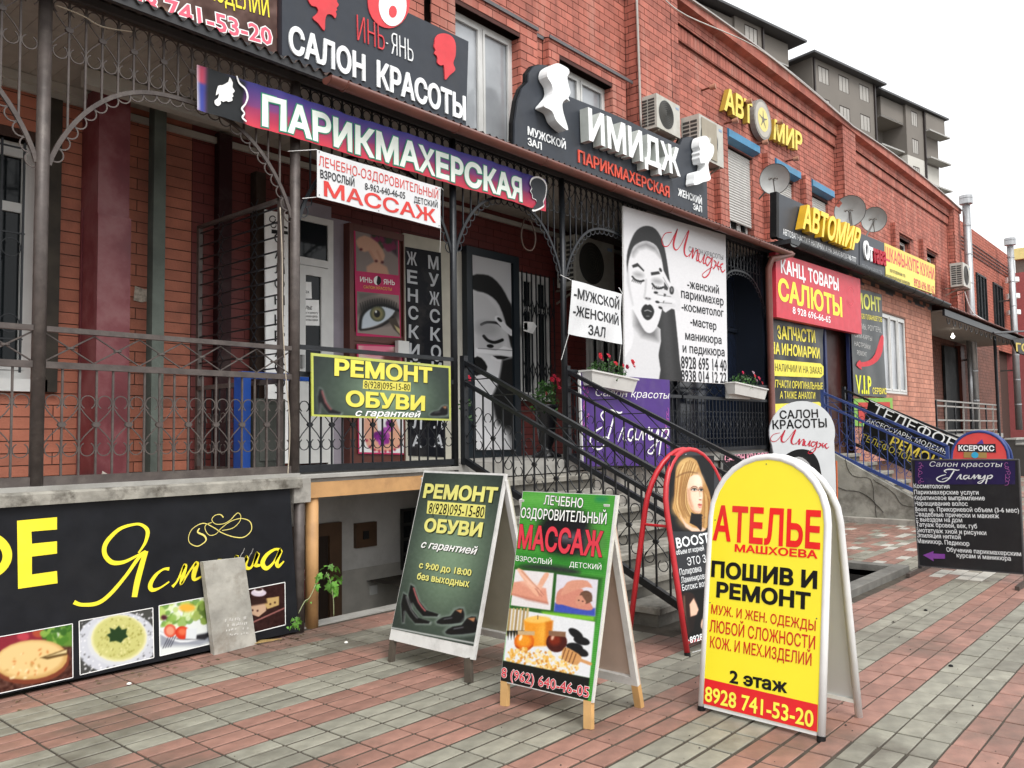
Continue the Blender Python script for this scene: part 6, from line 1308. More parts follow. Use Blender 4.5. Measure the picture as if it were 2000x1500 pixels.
# ================================================================== satellite dishes
dm = mat('grey_dish', (.36, .37, .36), .5, var=.08, dirt=.3, dcol=(.25, .25, .24), dscale=5)
def dish(label, p, r_, aim, armto, tear=False, head=True):
    aim = Vector(tcf(p)).normalized(); p = Vector(p); t = emp('satellite_dish', label, 'satellite dish', tuple(p), 'satellite dishes over the shop signs')
    q = aim.to_track_quat('Z', 'Y'); mb = MB(); n = 28; prof = [(0.001, 0), (r_*.4, .016), (r_*.75, .06), (r_, .11)]
    for rr_, zz_ in prof:
        for k in range(n): a = 2*math.pi*k/n; mb.v.append(tuple(q @ Vector((rr_*math.cos(a), rr_*math.sin(a)*1.06, zz_-.1))))
    for i in range(3):
        for k in range(n):
            if tear and i == 2 and k in (10, 11): continue
            mb.f.append((i*n+k, i*n+(k+1) % n, (i+1)*n+(k+1) % n, (i+1)*n+k))
    mb.build('reflector', dm, t, smooth=True)
    MB().tube([tuple(q @ Vector((r_*1.0*math.cos(a), r_*1.06*math.sin(a), .01))) for a in np.linspace(0, 2*math.pi, 25)[:-1]], .008, 4, closed=True).build('rim', M_('4c4b49'), t)
    e = q @ Vector((0, -.05, .32)); MB().tube([tuple(q @ Vector((0, -r_, .0))), tuple(e)], .010, 5).build('feed_arm', M_('6c6a66'), t)
    MB().tube([tuple(e+q @ Vector((-.09, 0, 0))), tuple(e+q @ Vector((.09, 0, 0)))], .016, 6).build('feed_bar', M_('6c6a66'), t)
    for dx in (-.07, 0, .07): MB().tube([tuple(e+q @ Vector((dx, 0, .03))), tuple(e+q @ Vector((dx, 0, -.07)))], .022, 7).build('receiver', M_('8d8c88'), t)
    MB().tube([tuple(q @ Vector((0, 0, -.1))), tuple(Vector(armto)-p)], .018, 6).build('mast', M_('5b5956'), t)
tc = -fw*.9+np.array([.05, -.25, .35]); tcf = lambda p: (CP-np.array(p))/np.linalg.norm(CP-np.array(p))+np.array([-.12, .06, .22])
dish('satellite dish left of the yellow raised letters, on an arm from the brick', onY(1513, 350, 6.7), .29, tc, onY(1483, 388, 7.3))
dish('satellite dish with a dark torn patch above the car shop sign', onY(1660, 412, 6.2), .325, tc, onY(1666, 455, 6.0), tear=True)
dish('smaller satellite dish above the gothic letter sign', onY(1707, 429, 6.3), .285, tc, onY(1690, 465, 6.1))
# ================================================================== steel flues at the right
for x_, zt_, l in ((33.0, 10.0, 'tall steel flue with a ribbed cap at the corner of the red building'), (40.6, 9.75, 'farther steel flue with a flat cap near the right edge')):
    t = emp('steel_flue', l, 'flue', (x_, 7.0, 1.5), 'steel flues on the brick wall'); st = mat('stainless_steel', (.42, .43, .44), .35, metal=.6, var=.1)
    mb = MB(); mb.tube([(0, 0, 0), (0, 0, zt_-1.9)], .13, 12); mb.build('pipe', st, t, smooth=True)
    for k in range(1, 8): MB().lathe([(.14, 0), (.14, .05)], 12, (0, 0, k*1.05)).build('joint', st, t)
    MB().lathe([(.0, .42), (.22, .40), (.22, .3), (.20, .29), (.22, .28), (.22, .1), (.0, .08)], 14, (0, 0, zt_-1.95)).build('cap', st, t)
    for zz_ in (2.5, 5.5): MB().box(-.02, .02, .1, .6, zz_, zz_+.06).build('bracket', M_('4b4643'), t)
# ================================================================== pavement signs
def stand_plane(A, B_, TLpx, frac=0.):
    """plane of a leaning board: feet A and B on the ground, a photo point of its top edge above A"""
    A = np.array(A, float); B_ = np.array(B_, float); u = (B_-A)/np.linalg.norm(B_-A); P0 = A+(B_-A)*frac
    d = ray(*TLpx); t = ((P0-CP)@u)/(d@u); T = CP+d*t; return Pl(A, u, T-P0), T-P0
wood_dk = mat('dark_wet_wood', (.07, .055, .04), .75, var=.3, nscale=8, bump=.3); wood_lt = mat('pine_wood', (.55, .33, .13), .6, var=.15, nscale=5, dirt=.3, dcol=(.3, .18, .08), dscale=8)
whw = mat('white_board_edge', (.66, .66, .64), .5, var=.06, dirt=.35, dcol=(.3, .29, .27), dscale=7)
def leg(root, pl, px_a, px_b, w_, th, m, y0=.0): # leg between two photo points on the board plane
    a, b_ = np.array(pl.px(*px_a)), np.array(pl.px(*px_b)); MB().beam((a[0], y0+th/2, a[1]), (b_[0], y0+th/2, b_[1]), w_, th, upv=(0, 1, 0)).build('leg', m, root)
def back_panel(root, pl, T, depth, W0, W1, z0, H, th, face, frame, inner=None, legs=None):
    """the rear half of an A-board, built in world space and handed to the root"""
    inv = Matrix(root.matrix_world).inverted(); top = pl.O+T; hn = np.array([T[0], T[1], 0]); hn = hn/(np.linalg.norm(hn)+1e-9)
    base = pl.O+hn*(2*np.dot(T, hn)+0)+np.array([0, 0, 0]); base = pl.O+hn*depth; v = top-base; L = np.linalg.norm(v); v = v/L
    def P(u_, s, off=0.): q = base+pl.u*u_+v*s+np.cross(pl.u, v)*off; return inv @ Vector(q)
    def slab(name, u0, u1, s0, s1, o0, o1, m):
        mb = MB(); mb.add([P(u0, s0, o0), P(u1, s0, o0), P(u1, s0, o1), P(u0, s0, o1), P(u0, s1, o0), P(u1, s1, o0), P(u1, s1, o1), P(u0, s1, o1)], [(0, 3, 2, 1), (4, 5, 6, 7), (0, 1, 5, 4), (1, 2, 6, 5), (2, 3, 7, 6), (3, 0, 4, 7)])
        mb.build(name, m, root)
    slab('back_panel', W0, W1, z0, L*.965, -th*.4, th*.1, face)
    for a, b_ in ((W0, W0+.04), (W1-.04, W1)): slab('back_frame', a, b_, z0, L*.965, th*.1, th*1.2, frame)
    slab('back_frame', W0+.04, W1-.04, z0, z0+.05, th*.1, th*1.2, frame)
    if legs is not None:
        for a, b_ in ((W0, W0+.045), (W1-.045, W1)): slab('leg', a, b_, 0, z0, -th*.4, th*1.2, legs)
    return P
# ---- green shoe repair A-board
A, B_ = onZ(760, 1293), onZ(914, 1335); u_ = (B_-A)
pl, T = stand_plane(A, B_, (828, 919)); s = sign('shoe_repair_board', 'green shoe repair A-board with high heels and opening hours, on dark wooden legs', 'sign board', pl)
bq = [(828, 919), (988, 925), (925, 1289), (760, 1249)]; board(s, pl, bq, whw, .022, name='panel')
leg(s, pl, (765, 1250), (761, 1295), .045, .03, wood_dk, -.001); leg(s, pl, (912, 1285), (913, 1334), .055, .03, wood_dk, -.001)
P = Pic(s, pl, [(829, 923), (984, 929), (925, 1262), (765, 1228)], 130, d=.002); greenbg(P, .55, .50, (.5, .42))
heels(P, 802, 1202, 1.15); heels(P, 788, 1216, 1.1, False); shoes(P, 848, 1216, 1.25); shoes(P, 864, 1236, 1.45); P.line([(766, 1226), (925, 1260)], 2.5, (.8, .81, .8)); P.cv.noise(.02, 2, 9); P.done()
def sh2(t_, a, b_, c_, m, bo, sl=0., dx=1.6): text(s, pl, t_, (a[0]+dx, a[1]+dx), (b_[0]+dx, b_[1]+dx), (c_[0]+dx, c_[1]+dx), YSH, bold=bo, d=.004, sl=sl, name='letter_shadow'); text(s, pl, t_, a, b_, c_, m, bold=bo, d=.0062, sl=sl, res=4)
YB2 = M_('dfdb7e'); W_x = M_('c9b8b8')
sh2('РЕМОНТ', (827, 971), (970, 981), (828, 946), YB2, .045); shape(s, pl, [(836, 978), (949, 987), (947, 1013), (834, 1003)], M_('e0da78'), d=.0035, name='print'); text(s, pl, '8(928)095-15-80', (837, 1002), (945, 1011), (838, 981), BLK, bold=.005, d=.005)
sh2('ОБУВИ', (828, 1037), (941, 1048), (829, 1013), YB2, .045); sh2('с гарантией', (822, 1069), (929, 1083), (823, 1055), WHT, .02, .3, 1)
sh2('с 9:00 до 18:00', (819, 1109), (921, 1125), (820, 1097), YB2, .028, 0, 1); sh2('без выходных', (815, 1131), (917, 1147), (816, 1118), YB2, .028, 0, 1)
W_ = float(np.linalg.norm(u_)); bP = back_panel(s, pl, T, 2*float(np.hypot(T[0], T[1]))+.0, -.02, W_+.05, .13, 0, .022, mat('aged_translucent_banner', (.40, .385, .30), .6, var=.1), whw, legs=wood_dk)
inv = s.matrix_world
pl2 = facade(590, 1140, 7.3); s2 = sign('basement_poster', 'dark red shoe repair poster inside the basement door behind the ochre post', 'poster', pl2); board(s2, pl2, [(579, 1108), (599, 1110), (600, 1168), (580, 1172)], M_('7a1418'), .004); text(s2, pl2, 'РЕМОНТ', (574, 1120), (598, 1121), (574, 1111), W_x, bold=.01, d=.003); text(s2, pl2, 'ОБУВИ', (578, 1133), (598, 1133), (578, 1124), W_x, bold=.01, d=.003)
# ---- massage A-board
A, B_ = onZ(981, 1378), onZ(1149, 1425); pl, T = stand_plane(A, B_, (1021, 960)); s = sign('massage_board', 'green massage A-board with honey jars and a red phone number, on pine legs', 'sign board', pl)
bq = [(1021, 959), (1207, 967), (1157, 1373), (977, 1331)]; board(s, pl, bq, whw, .02, name='panel'); leg(s, pl, (984, 1328), (983, 1379), .05, .03, wood_lt, -.001); leg(s, pl, (1147, 1366), (1147, 1424), .052, .03, wood_lt, -.001)
P = Pic(s, pl, [(1022, 960), (1202, 968), (1155, 1370), (978, 1329)], 170, (.28, .62, .22), d=.002)
P.cv.a += (np.sin(P.cv.Y*1.6)*.05)[..., None]; P.ell(1060, 975, 50, 14, (.45, .75, .35), 0, 12, .6); P.ell(1108, 1042, 58, 48, (.06, .06, .08), .1, 12, 1); P.ell(1150, 1060, 30, 25, (.25, .22, .28), 0, 10, .7); P.ell(1110, 1050, 22, 9, (.55, .52, .55), 0, 8, .7); P.ell(1165, 1060, 16, 60, (.35, .70, .25), 0, 10, .6); P.ell(1175, 975, 12, 6, (.1, .5, .35), 0, 5, .7)
P.poly([(1010, 1078), (1185, 1092), (1183, 1122), (1007, 1108)], (.16, .50, .16), 5, .7); P.ell(1075, 1113, 60, 9, (.16, .16, .18), .1, 5, .9); P.poly([(1005, 1105), (1180, 1130), (1166, 1220), (996, 1190)], (.14, .34, .12), 4, .9); P.poly([(1060, 1195), (1166, 1205), (1164, 1216), (1060, 1204)], (.5, .78, .2), 3)
P.poly([(1007, 1112), (1083, 1120), (1077, 1193), (998, 1182)], (.93, .91, .91)); P.poly([(1004, 1137), (1025, 1135), (1050, 1146), (1068, 1150), (1072, 1180), (1040, 1172), (998, 1162)], (.90, .62, .52), 1.5, 1, 1); P.poly([(1010, 1112), (1022, 1114), (1042, 1138), (1056, 1152), (1054, 1166), (1042, 1158), (1030, 1142)], (.95, .72, .60), 1, 1, 2); P.poly([(1065, 1120), (1074, 1122), (1066, 1138), (1056, 1152), (1050, 1146)], (.93, .70, .58), 1, 1, 2); P.line([(1048, 1148), (1055, 1164)], 2, (.8, .5, .42), 1); P.ell(1040, 1143, 22, 5, (.98, .78, .68), .3, 5, .7); P.poly([(1000, 1160), (1040, 1170), (1072, 1178), (1072, 1181), (1030, 1172)], (.70, .40, .32), 3, .8); P.line([(1020, 1116), (1052, 1150)], 1.6, (.80, .55, .45), 1.2); P.line([(1046, 1150), (1060, 1166)], 1, (.7, .42, .35)); P.line([(1051, 1148), (1064, 1163)], 1, (.7, .42, .35)); P.line([(1012, 1113), (1040, 1144)], 2, (1, .86, .78), 2, .7)
P.poly([(1089, 1122), (1171, 1134), (1166, 1206), (1084, 1194)], (.90, .88, .92)); P.poly([(1086, 1178), (1166, 1190), (1166, 1206), (1084, 1196)], (.25, .33, .72), 1.5); P.poly([(1090, 1158), (1104, 1148), (1124, 1150), (1140, 1152), (1150, 1170), (1162, 1190), (1150, 1194), (1120, 1188), (1100, 1182), (1088, 1180)], (.85, .56, .48), 1, 1, 2); P.poly([(1110, 1138), (1130, 1134), (1150, 1136), (1160, 1150), (1148, 1148), (1120, 1156), (1100, 1164), (1098, 1158)], (.88, .62, .52), 1, 1, 2); P.ell(1147, 1168, 13, 13, (.40, .27, .20)); P.ell(1137, 1175, 11, 11, (.86, .60, .50), .3); P.poly([(1137, 1158), (1158, 1160), (1160, 1176), (1150, 1180), (1140, 1166)], (.45, .32, .25), 1); P.ell(1133, 1174, 1.6, 1.2, (.2, .12, .1)); P.ell(1141, 1176, 1.6, 1.2, (.2, .12, .1))
P.poly([(995, 1188), (1166, 1217), (1157, 1328), (984, 1290)], (.93, .94, .95)); 
for k in range(6): P.line([(997+k*7, 1190), (992+k*7, 1240)], 5, (.80, .70, .50) if k % 2 else (.68, .57, .38)); 
for k in range(6): P.poly([(990+k*6, 1232), (996+k*6, 1232), (993+k*6, 1250)], (.08, .08, .06))
P.poly([(1024, 1212), (1050, 1204), (1082, 1214), (1078, 1262), (1040, 1264), (1026, 1240)], (.96, .62, .16), 2, 1, 1); P.ell(1052, 1211, 26, 7, (.99, .80, .40), 0, 2); P.ell(1062, 1240, 10, 20, (.99, .74, .28), 0, 8, .8); P.line([(1052, 1210), (1052, 1203)], 1.2, (.2, .12, .08)); P.poly([(1068, 1216), (1082, 1214), (1078, 1262), (1066, 1262)], (.80, .42, .08), 3, .7); P.ell(1025, 1254, 20, 19, (.90, .42, .08), 0, 1); P.ell(1025, 1252, 14, 12, (.97, .62, .15), 0, 4); P.ell(1018, 1246, 3, 6, (1, .93, .8), .3, 1.5); P.line([(1008, 1262), (1026, 1272), (1042, 1262)], 2, (.6, .22, .04), 1.5, .8, 3); P.poly([(1012, 1232), (1046, 1234), (1046, 1242), (1012, 1240)], (.82, .70, .52), 1); P.ell(1090, 1256, 21, 20, (.28, .08, .05), 0, 1); P.ell(1086, 1252, 12, 10, (.5, .15, .06), 0, 4); P.ell(1082, 1246, 3, 6, (.9, .7, .6), .3, 1.5); P.ell(1132, 1238, 5, 2, (.5, .5, .52), .5, 1.5); P.poly([(1074, 1233), (1108, 1236), (1108, 1246), (1074, 1243)], (.55, .40, .30), 1)
for x, y, a in ((1128, 1240, .6), (1140, 1254, .3), (1126, 1266, .2), (1138, 1276, .4)): P.ell(x, y, 17, 8, (.08, .08, .09), a, 1)
P.cv.spots(420, (8, 312, 150, 372), 2.6, [(.95, .72, .30), (.98, .82, .48), (.85, .55, .18), (.99, .90, .65)], 5, ell=(78, 335, 76, 22)); P.poly([(1106, 1266), (1124, 1274), (1140, 1286), (1132, 1302), (1112, 1296), (1100, 1284)], (.85, .62, .38), 1, 1, 2); P.line([(1138, 1292), (1158, 1300)], 6, (.85, .62, .4))
for k in range(4): P.line([(1108+k*7, 1268+k*4), (1101+k*7, 1290+k*3)], 1.4, (.35, .2, .1))
P.poly([(983, 1290), (1157, 1328), (1154, 1372), (976, 1330)], (.06, .07, .06)); P.cv.noise(.05, 1.6, 8); P.done()
OW = M_('f0f2ee'); 
text(s, pl, 'ЛЕЧЕБНО', (1063, 985), (1139, 992), (1063, 967), OW, bold=.01, d=.006, out=BLK, ow=.03); text(s, pl, 'ОЗДОРОВИТЕЛЬНЫЙ', (1018, 1011), (1185, 1024), (1019, 991), OW, bold=.01, d=.006, out=BLK, ow=.03)
text(s, pl, 'МАССАЖ', (1012, 1069), (1177, 1087), (1016, 1025), M_('d83a4a'), bold=.03, d=.006, out=M_('3a1216'), ow=.02, res=4)
text(s, pl, 'ВЗРОСЛЫЙ', (1008, 1095), (1078, 1103), (1009, 1085), OW, bold=.0, d=.004); text(s, pl, 'ДЕТСКИЙ', (1113, 1107), (1175, 1113), (1114, 1097), OW, bold=.0, d=.004)
text(s, pl, '8 (962) 640-46-05', (980, 1322), (1151, 1363), (982, 1302), M_('d2434f'), bold=.012, d=.006, out=OW, ow=.028)
W_ = float(np.linalg.norm(B_-A)); D_ = float(onZ(1252, 1380)[0]-B_[0])+.0; back_panel(s, pl, T, max(.5, D_), -.02, W_+.03, .14, 0, .022, mat('pink_translucent_banner', (.52, .40, .33), .6, var=.08), whw, legs=wood_lt)
# ---- arch shaped tube stands
def archpts(w_, H, n=14, x0=0., z0=0., sq=1.):
    r_ = w_/2; hs = H-r_*sq; return [(x0, z0), (x0, hs*.5)]+[(x0+r_-r_*math.cos(math.pi*i/n), hs+r_*sq*math.sin(math.pi*i/n)) for i in range(n+1)]+[(x0+w_, hs*.5), (x0+w_, z0)]
def archstand(name, label, A, B_, apex, tube_m, face_m, rt_, depth, zb=.06, sq=1., back_m=None, bars=(), bslab=True, twod=0.):
    pl, T = stand_plane(A, B_, apex, .5); w_ = float(np.linalg.norm(np.array(B_)-A)); H = float(np.linalg.norm(T))
    s = sign(name, label, 'sign board', pl); ar = archpts(w_, H, sq=sq)
    MB().tube([(x, 0, z_) for x, z_ in ar], rt_, 10).build('tube_frame', tube_m, s, smooth=True)
    ins = [(rt_*.6, zb)]+[(min(max(x, rt_*.6), w_-rt_*.6), z_-(rt_*.4 if z_ > H*.7 else 0)) for x, z_ in ar[1:-1]]+[(w_-rt_*.6, zb)]
    MB().prism(ins, -.012, -.004).build('face_panel', face_m, s)
    inv = Matrix(s.matrix_world).inverted(); hn = np.array([T[0], T[1], 0]); hn /= np.linalg.norm(hn); base = pl.O+hn*depth+pl.u*twod; top = pl.O+T+hn*.05+pl.u*twod*.2; v = top-base; L = np.linalg.norm(v); v /= L
    q = lambda x, z_, o=0.: inv @ Vector(base+pl.u*x+v*z_+np.cross(pl.u, v)*o); ar2 = archpts(w_, L, sq=sq)
    MB().tube([tuple(q(x, z_)) for x, z_ in ar2], rt_, 10).build('rear_tube_frame', tube_m, s, smooth=True)
    if back_m is not None:
        ins2 = [(rt_*.6, zb+.04)]+[(min(max(x, rt_*.6), w_-rt_*.6), z_-(rt_*.4 if z_ > L*.7 else 0)) for x, z_ in ar2[1:-1]]+[(w_-rt_*.6, zb+.04)]
        mb = MB(); mb.prism(ins2, 0, .006); mb.v = [tuple(q(x, z_, -y-.004)) for x, y, z_ in mb.v]; mb.build('rear_panel', back_m, s)
        MB().beam(q(0, zb+.05), q(w_, zb+.05), .03, .02).build('rear_bar', tube_m, s)
    for f_ in bars:
        a = Vector((w_*0, 0, H*f_)); b2 = q(0, L*f_); MB().tube([tuple(a), tuple(b2)], rt_*.5, 6).build('hinge_bar', tube_m, s)
        a = Vector((w_, 0, H*f_)); b2 = q(w_, L*f_); MB().tube([tuple(a), tuple(b2)], rt_*.5, 6).build('hinge_bar', tube_m, s)
    MB().box(rt_, w_-rt_, -.008, .012, zb-.02, zb+.01).build('lower_bar', tube_m, s)
    for a in ((0, 0, -.006), (w_, 0, -.006)): MB().lathe([(rt_*1.1, 0), (rt_*1.1, .03)], 10, a).build('foot_cap', BLK, s)
    return s, pl, w_, H
# ---- red stand with the blonde portrait
A = onZ(1343, 1281); ud = np.array([.99, -.12, 0])/np.linalg.norm([.99, -.12, 0]); B_ = A+ud*.76
redt = mat('red_tube_paint', (.48, .02, .028), .35, var=.08)
s, pl, w_, H = archstand('red_hair_board', 'red tube framed arched board with a blonde portrait, behind the yellow board', A, B_, (1345, 878), redt, mat('black_print', (.010, .012, .016), .4), .021, .55, zb=.10, bars=(.62,), sq=1.2)
P = Pic(s, pl, [(1306, 890), (1392, 890), (1392, 1038), (1306, 1038)], 120, (.02, .03, .04), d=.014); z7 = lambda L: z(L, (1240, 880), 5.77)
P.poly(z7([(455, 190), (500, 120), (560, 85), (620, 82), (680, 115), (715, 190), (740, 260), (780, 340), (830, 450), (850, 560), (850, 700), (810, 830), (740, 885), (660, 892), (580, 850), (480, 760), (408, 650), (425, 560), (430, 400), (438, 270)]), (.70, .52, .30), 1, 1, 2)
P.ell(*z7([(560, 170)])[0], 16, 14, (.90, .76, .50), -.4, 10, .8); P.ell(*z7([(480, 520)])[0], 8, 30, (.62, .42, .22), .1, 9, .8); P.ell(*z7([(455, 620)])[0], 8, 16, (.88, .72, .46), .2, 8, .8); P.ell(*z7([(560, 780)])[0], 16, 12, (.85, .68, .44), .5, 9, .8)
gg = random.Random(2)
for k in range(34):
    x0 = 470+k*7.5; P.line(z7([(500+k*6, 110+abs(k-17)*4), (452+k*6.5, 250+gg.uniform(-10, 10)), (440+k*4.8, 430), (425+k*5.2, 600), (470+k*6, 740+gg.uniform(-20, 20))]), gg.uniform(.7, 1.5), gg.choice([(.48, .31, .14), (.94, .82, .58), (.80, .62, .36), (.60, .42, .22)]), .7, .55, 3)
P.line(z7([(455, 300), (520, 262), (600, 240), (690, 250)]), 2.2, (.42, .27, .14), 1.5, .8, 3)
P.poly(z7([(590, 330), (620, 285), (665, 268), (710, 275), (738, 325), (748, 390), (746, 430), (758, 500), (748, 540), (750, 580), (746, 610), (738, 660), (712, 684), (655, 672), (612, 625), (582, 545), (574, 440)]), (.95, .80, .69), .8, 1, 2)
P.ell(*z7([(700, 330)])[0], 9, 12, (.99, .90, .82), 0, 7, .7); P.ell(*z7([(690, 510)])[0], 9, 14, (.98, .86, .77), 0, 7, .6)
P.poly(z7([(578, 430), (584, 540), (614, 622), (655, 670), (640, 600), (612, 520), (604, 420)]), (.72, .50, .36), 3, .7); P.poly(z7([(640, 655), (700, 682), (738, 655), (700, 668)]), (.70, .47, .36), 1.5, .6)
P.poly(z7([(480, 700), (560, 800), (640, 842), (720, 850), (760, 830), (800, 850), (740, 890), (640, 894), (560, 850)]), (.93, .78, .68), 1.5)
P.poly(z7([(625, 680), (660, 695), (745, 690), (748, 850), (735, 875), (690, 830), (606, 798)]), (.05, .04, .05), .8); P.cv.spots(26, (58, 118, 76, 136), 1, [(.35, .3, .32), (.2, .18, .2)], 4)
P.line(z7([(622, 412), (645, 396), (672, 396), (690, 408)]), 1.5, (.36, .22, .13), .6, .9, 3); P.line(z7([(714, 408), (730, 398), (746, 404)]), 1.4, (.36, .22, .13), .6, .9, 3)
for ex_, ew in ((655, 5.6), (731, 4.2)):
    P.ell(*z7([(ex_, 428)])[0], ew*1.3, 3.6, (.55, .38, .28), 0, 2, .8); P.ell(*z7([(ex_, 432)])[0], ew, 2.1, (.93, .90, .88), 0, .6); P.ell(*z7([(ex_+3, 431)])[0], 2.2, 2.1, (.12, .15, .12), 0, .5); P.line(z7([(ex_-34*ew/5.6, 436), (ex_-10, 420), (ex_+18, 420), (ex_+30*ew/5.6, 432)]), 1.2, (.06, .04, .04), .5, 1, 3)
P.line(z7([(712, 420), (716, 470), (722, 510)]), 1.3, (.80, .60, .48), 1.2, .7, 3); P.ell(*z7([(726, 536)])[0], 2.6, 1.3, (.52, .28, .22), .1, .8); P.ell(*z7([(730, 520)])[0], 2, 2, (1, .93, .86), 0, 1.5, .8)
P.poly(z7([(694, 592), (712, 578), (724, 582), (746, 584), (744, 598), (716, 602), (706, 597)]), (.70, .32, .28), .5); P.poly(z7([(700, 600), (722, 602), (744, 600), (740, 622), (716, 628), (704, 614)]), (.84, .48, .42), .6); P.ell(*z7([(724, 612)])[0], 3, 1, (.95, .72, .66), 0, .8)
P.poly(z7([(760, 430), (800, 470), (840, 600), (840, 800), (770, 840), (790, 700), (760, 560)]), (.66, .47, .25), 1.5, .9)
for k in range(8): P.line(z7([(765+k*8, 440+k*12), (780+k*8, 600), (770+k*8, 830)]), 1.1, gg.choice([(.48, .31, .14), (.90, .76, .5)]), .7, .6, 3)
P.cv.noise(.05, 1.5, 7); P.done()
P = Pic(s, pl, [(1328, 1156), (1376, 1148), (1388, 1240), (1342, 1248)], 40, (.02, .03, .03), d=.014); P.poly([(1328, 1162), (1344, 1156), (1356, 1168), (1358, 1190), (1352, 1215), (1342, 1242), (1334, 1230), (1330, 1200)], (.16, .09, .07), 1, 1, 2); P.poly([(1352, 1168), (1358, 1180), (1362, 1190), (1358, 1200), (1346, 1204), (1344, 1180)], (.92, .76, .66), .8); P.poly([(1342, 1206), (1356, 1204), (1352, 1230), (1344, 1238)], (.1, .06, .05), 1); P.ell(1372, 1215, 5, 12, (.9, .75, .66), .2, 1); P.line([(1333, 1165), (1336, 1225)], 3, (.5, .4, .32), 1.5, .8); P.done()
W2 = M_('e9edee')
text(s, pl, 'BOOST UP', (1319, 1071), (1412, 1054), (1318, 1050), W2, bold=.02, d=.015); text(s, pl, 'объем от корней', (1318, 1084), (1372, 1075), (1318, 1074), W2, bold=.01, d=.015); text(s, pl, 'ЭТО ЗДОРОВО', (1340, 1105), (1428, 1089), (1339, 1089), W2, bold=.0, d=.015)
text(s, pl, 'Полировка', (1325, 1124), (1367, 1116), (1324, 1111), W2, bold=.0, d=.015); text(s, pl, 'Ламинирование', (1328, 1139), (1391, 1127), (1327, 1127), W2, bold=.0, d=.015); text(s, pl, 'Ботокс волос', (1330, 1154), (1387, 1142), (1330, 1142), W2, bold=.0, d=.015); text(s, pl, '·8928', (1342, 1257), (1370, 1249), (1341, 1244), W2, bold=.015, d=.015)
for p in ((1337, 888), (1301, 987), (1381, 939)): a = pl.px(*p); MB().disc(a, .004, -.0135, 8).build('screw', W2, s)
ribbon(s, pl, [[(1349, 1274, .9), (1410, 1258, .9)]], W2, .0135, 'print', 1)
# ---- yellow tailor board, the nearest one
A, B_ = onZ(1370, 1387), onZ(1604, 1447); wt = mat('white_tube', (.72, .72, .71), .3, var=.04, dirt=.12, dcol=(.35, .33, .3), dscale=8)
s, pl, w_, H = archstand('tailor_board', 'bright yellow arched tailor board in a white tube frame, nearest the viewer', A, B_, (1503, 893), wt, mat('bright_yellow_print', hx('f0e028'), .35, var=.015), .021, .48, zb=.04, back_m=mat('white_panel', (.62, .63, .65), .4, var=.03), sq=1.02)
RD = M_('e2231f'); BB_ = M_('0c0c0c')
text(s, pl, 'АТЕЛЬЕ', (1394, 1053), (1604, 1071), (1395, 988), RD, bold=.028, d=.014, res=5); text(s, pl, 'МАШХОЕВА', (1437, 1077), (1599, 1091), (1437, 1063), RD, bold=.035, d=.014, res=4)
text(s, pl, 'ПОШИВ И', (1391, 1125), (1598, 1149), (1393, 1096), BB_, bold=.045, d=.014, res=4); text(s, pl, 'РЕМОНТ', (1401, 1165), (1585, 1190), (1403, 1137), BB_, bold=.045, d=.014, res=4)
RD2 = M_('c4281c')
for t_, a, b_, c_ in (('МУЖ. И ЖЕН. ОДЕЖДЫ', (1391, 1198), (1595, 1232), (1392, 1180)), ('ЛЮБОЙ СЛОЖНОСТИ', (1388, 1233), (1594, 1268), (1390, 1210)), ('КОЖ. И МЕХ.ИЗДЕЛИЙ', (1389, 1264), (1587, 1300), (1390, 1242))): text(s, pl, t_, a, b_, c_, RD2, bold=.012, d=.014, res=4)
text(s, pl, '2 этаж', (1427, 1332), (1540, 1353), (1428, 1308), BB_, bold=.035, d=.014, res=4)
c = [pl.px(*p) for p in ((1373, 1323), (1600, 1376))]; zt_ = (c[0][1]+c[1][1])/2; MB().prism([(.018, .041), (w_-.018, .041), (w_-.018, c[1][1]), (.018, c[0][1])], -.0135, -.0135).build('print', mat('red_band', hx('d9151c'), .35), s)
text(s, pl, '8928 741-53-20', (1379, 1368), (1591, 1420), (1379, 1338), M_('f0ea52'), bold=.02, d=.016, res=4)
for p in ((1499, 907), (1399, 1016), (1602, 1030), (1389, 1177), (1597, 1208)): a = pl.px(*p); MB().disc(a, .004, -.0135, 8).build('screw', M_('555555'), s)
# ---- round headed salon sign
pl = Pl(C_ := (CP+ray(1567, 1105)*9.3/FPX)*np.array([1, 1, 0]), rt*np.array([1, 1, 0])+np.array([.15, -.1, 0]), (0, 0, 1)); s = sign('round_head_sign', 'tall pale grey figure shaped salon sign with a round top and a dark haired head', 'sign board', pl)
out = circ(1567, 845, 64, 62, 26, 2.75, 2*math.pi+.4)+[(1630, 880), (1632, 920), (1636, 1105), (1524, 1105), (1510, 960), (1512, 890)]
shape(s, pl, out, mat('pale_grey_sign', (.55, .57, .58), .4, var=.04), d=.0, ex=.03, name='board'); MB().beam((pl.px(1632, 900)[0]+.012, .015, pl.px(1632, 900)[1]), (pl.px(1636, 1105)[0]+.012, .015, 0), .012, .035, upv=(0, 1, 0)).build('edge', M_('c4633c'), s)
text(s, pl, 'САЛОН', (1523, 818), (1598, 815), (1523, 802), BLK, bold=.02, d=.004); text(s, pl, 'КРАСОТЫ', (1509, 838), (1615, 834), (1508, 821), BLK, bold=.02, d=.004)
imidzh(s, pl, lambda x, y: (1504+x*.86, 838+y*.52), M_('b32236'), .004, .75)
hr = [(1529, 895), (1545, 882), (1565, 877), (1585, 882), (1598, 900), (1604, 925), (1607, 950), (1607, 1000), (1530, 1000), (1526, 920)]; shape(s, pl, hr, BLK, d=.002, sm=3, name='print'); shape(s, pl, [(1536, 905), (1560, 892), (1580, 905), (1593, 935), (1592, 975), (1570, 1010), (1545, 990), (1535, 950)], M_('a5a5a5'), d=.003, sm=3, name='print')
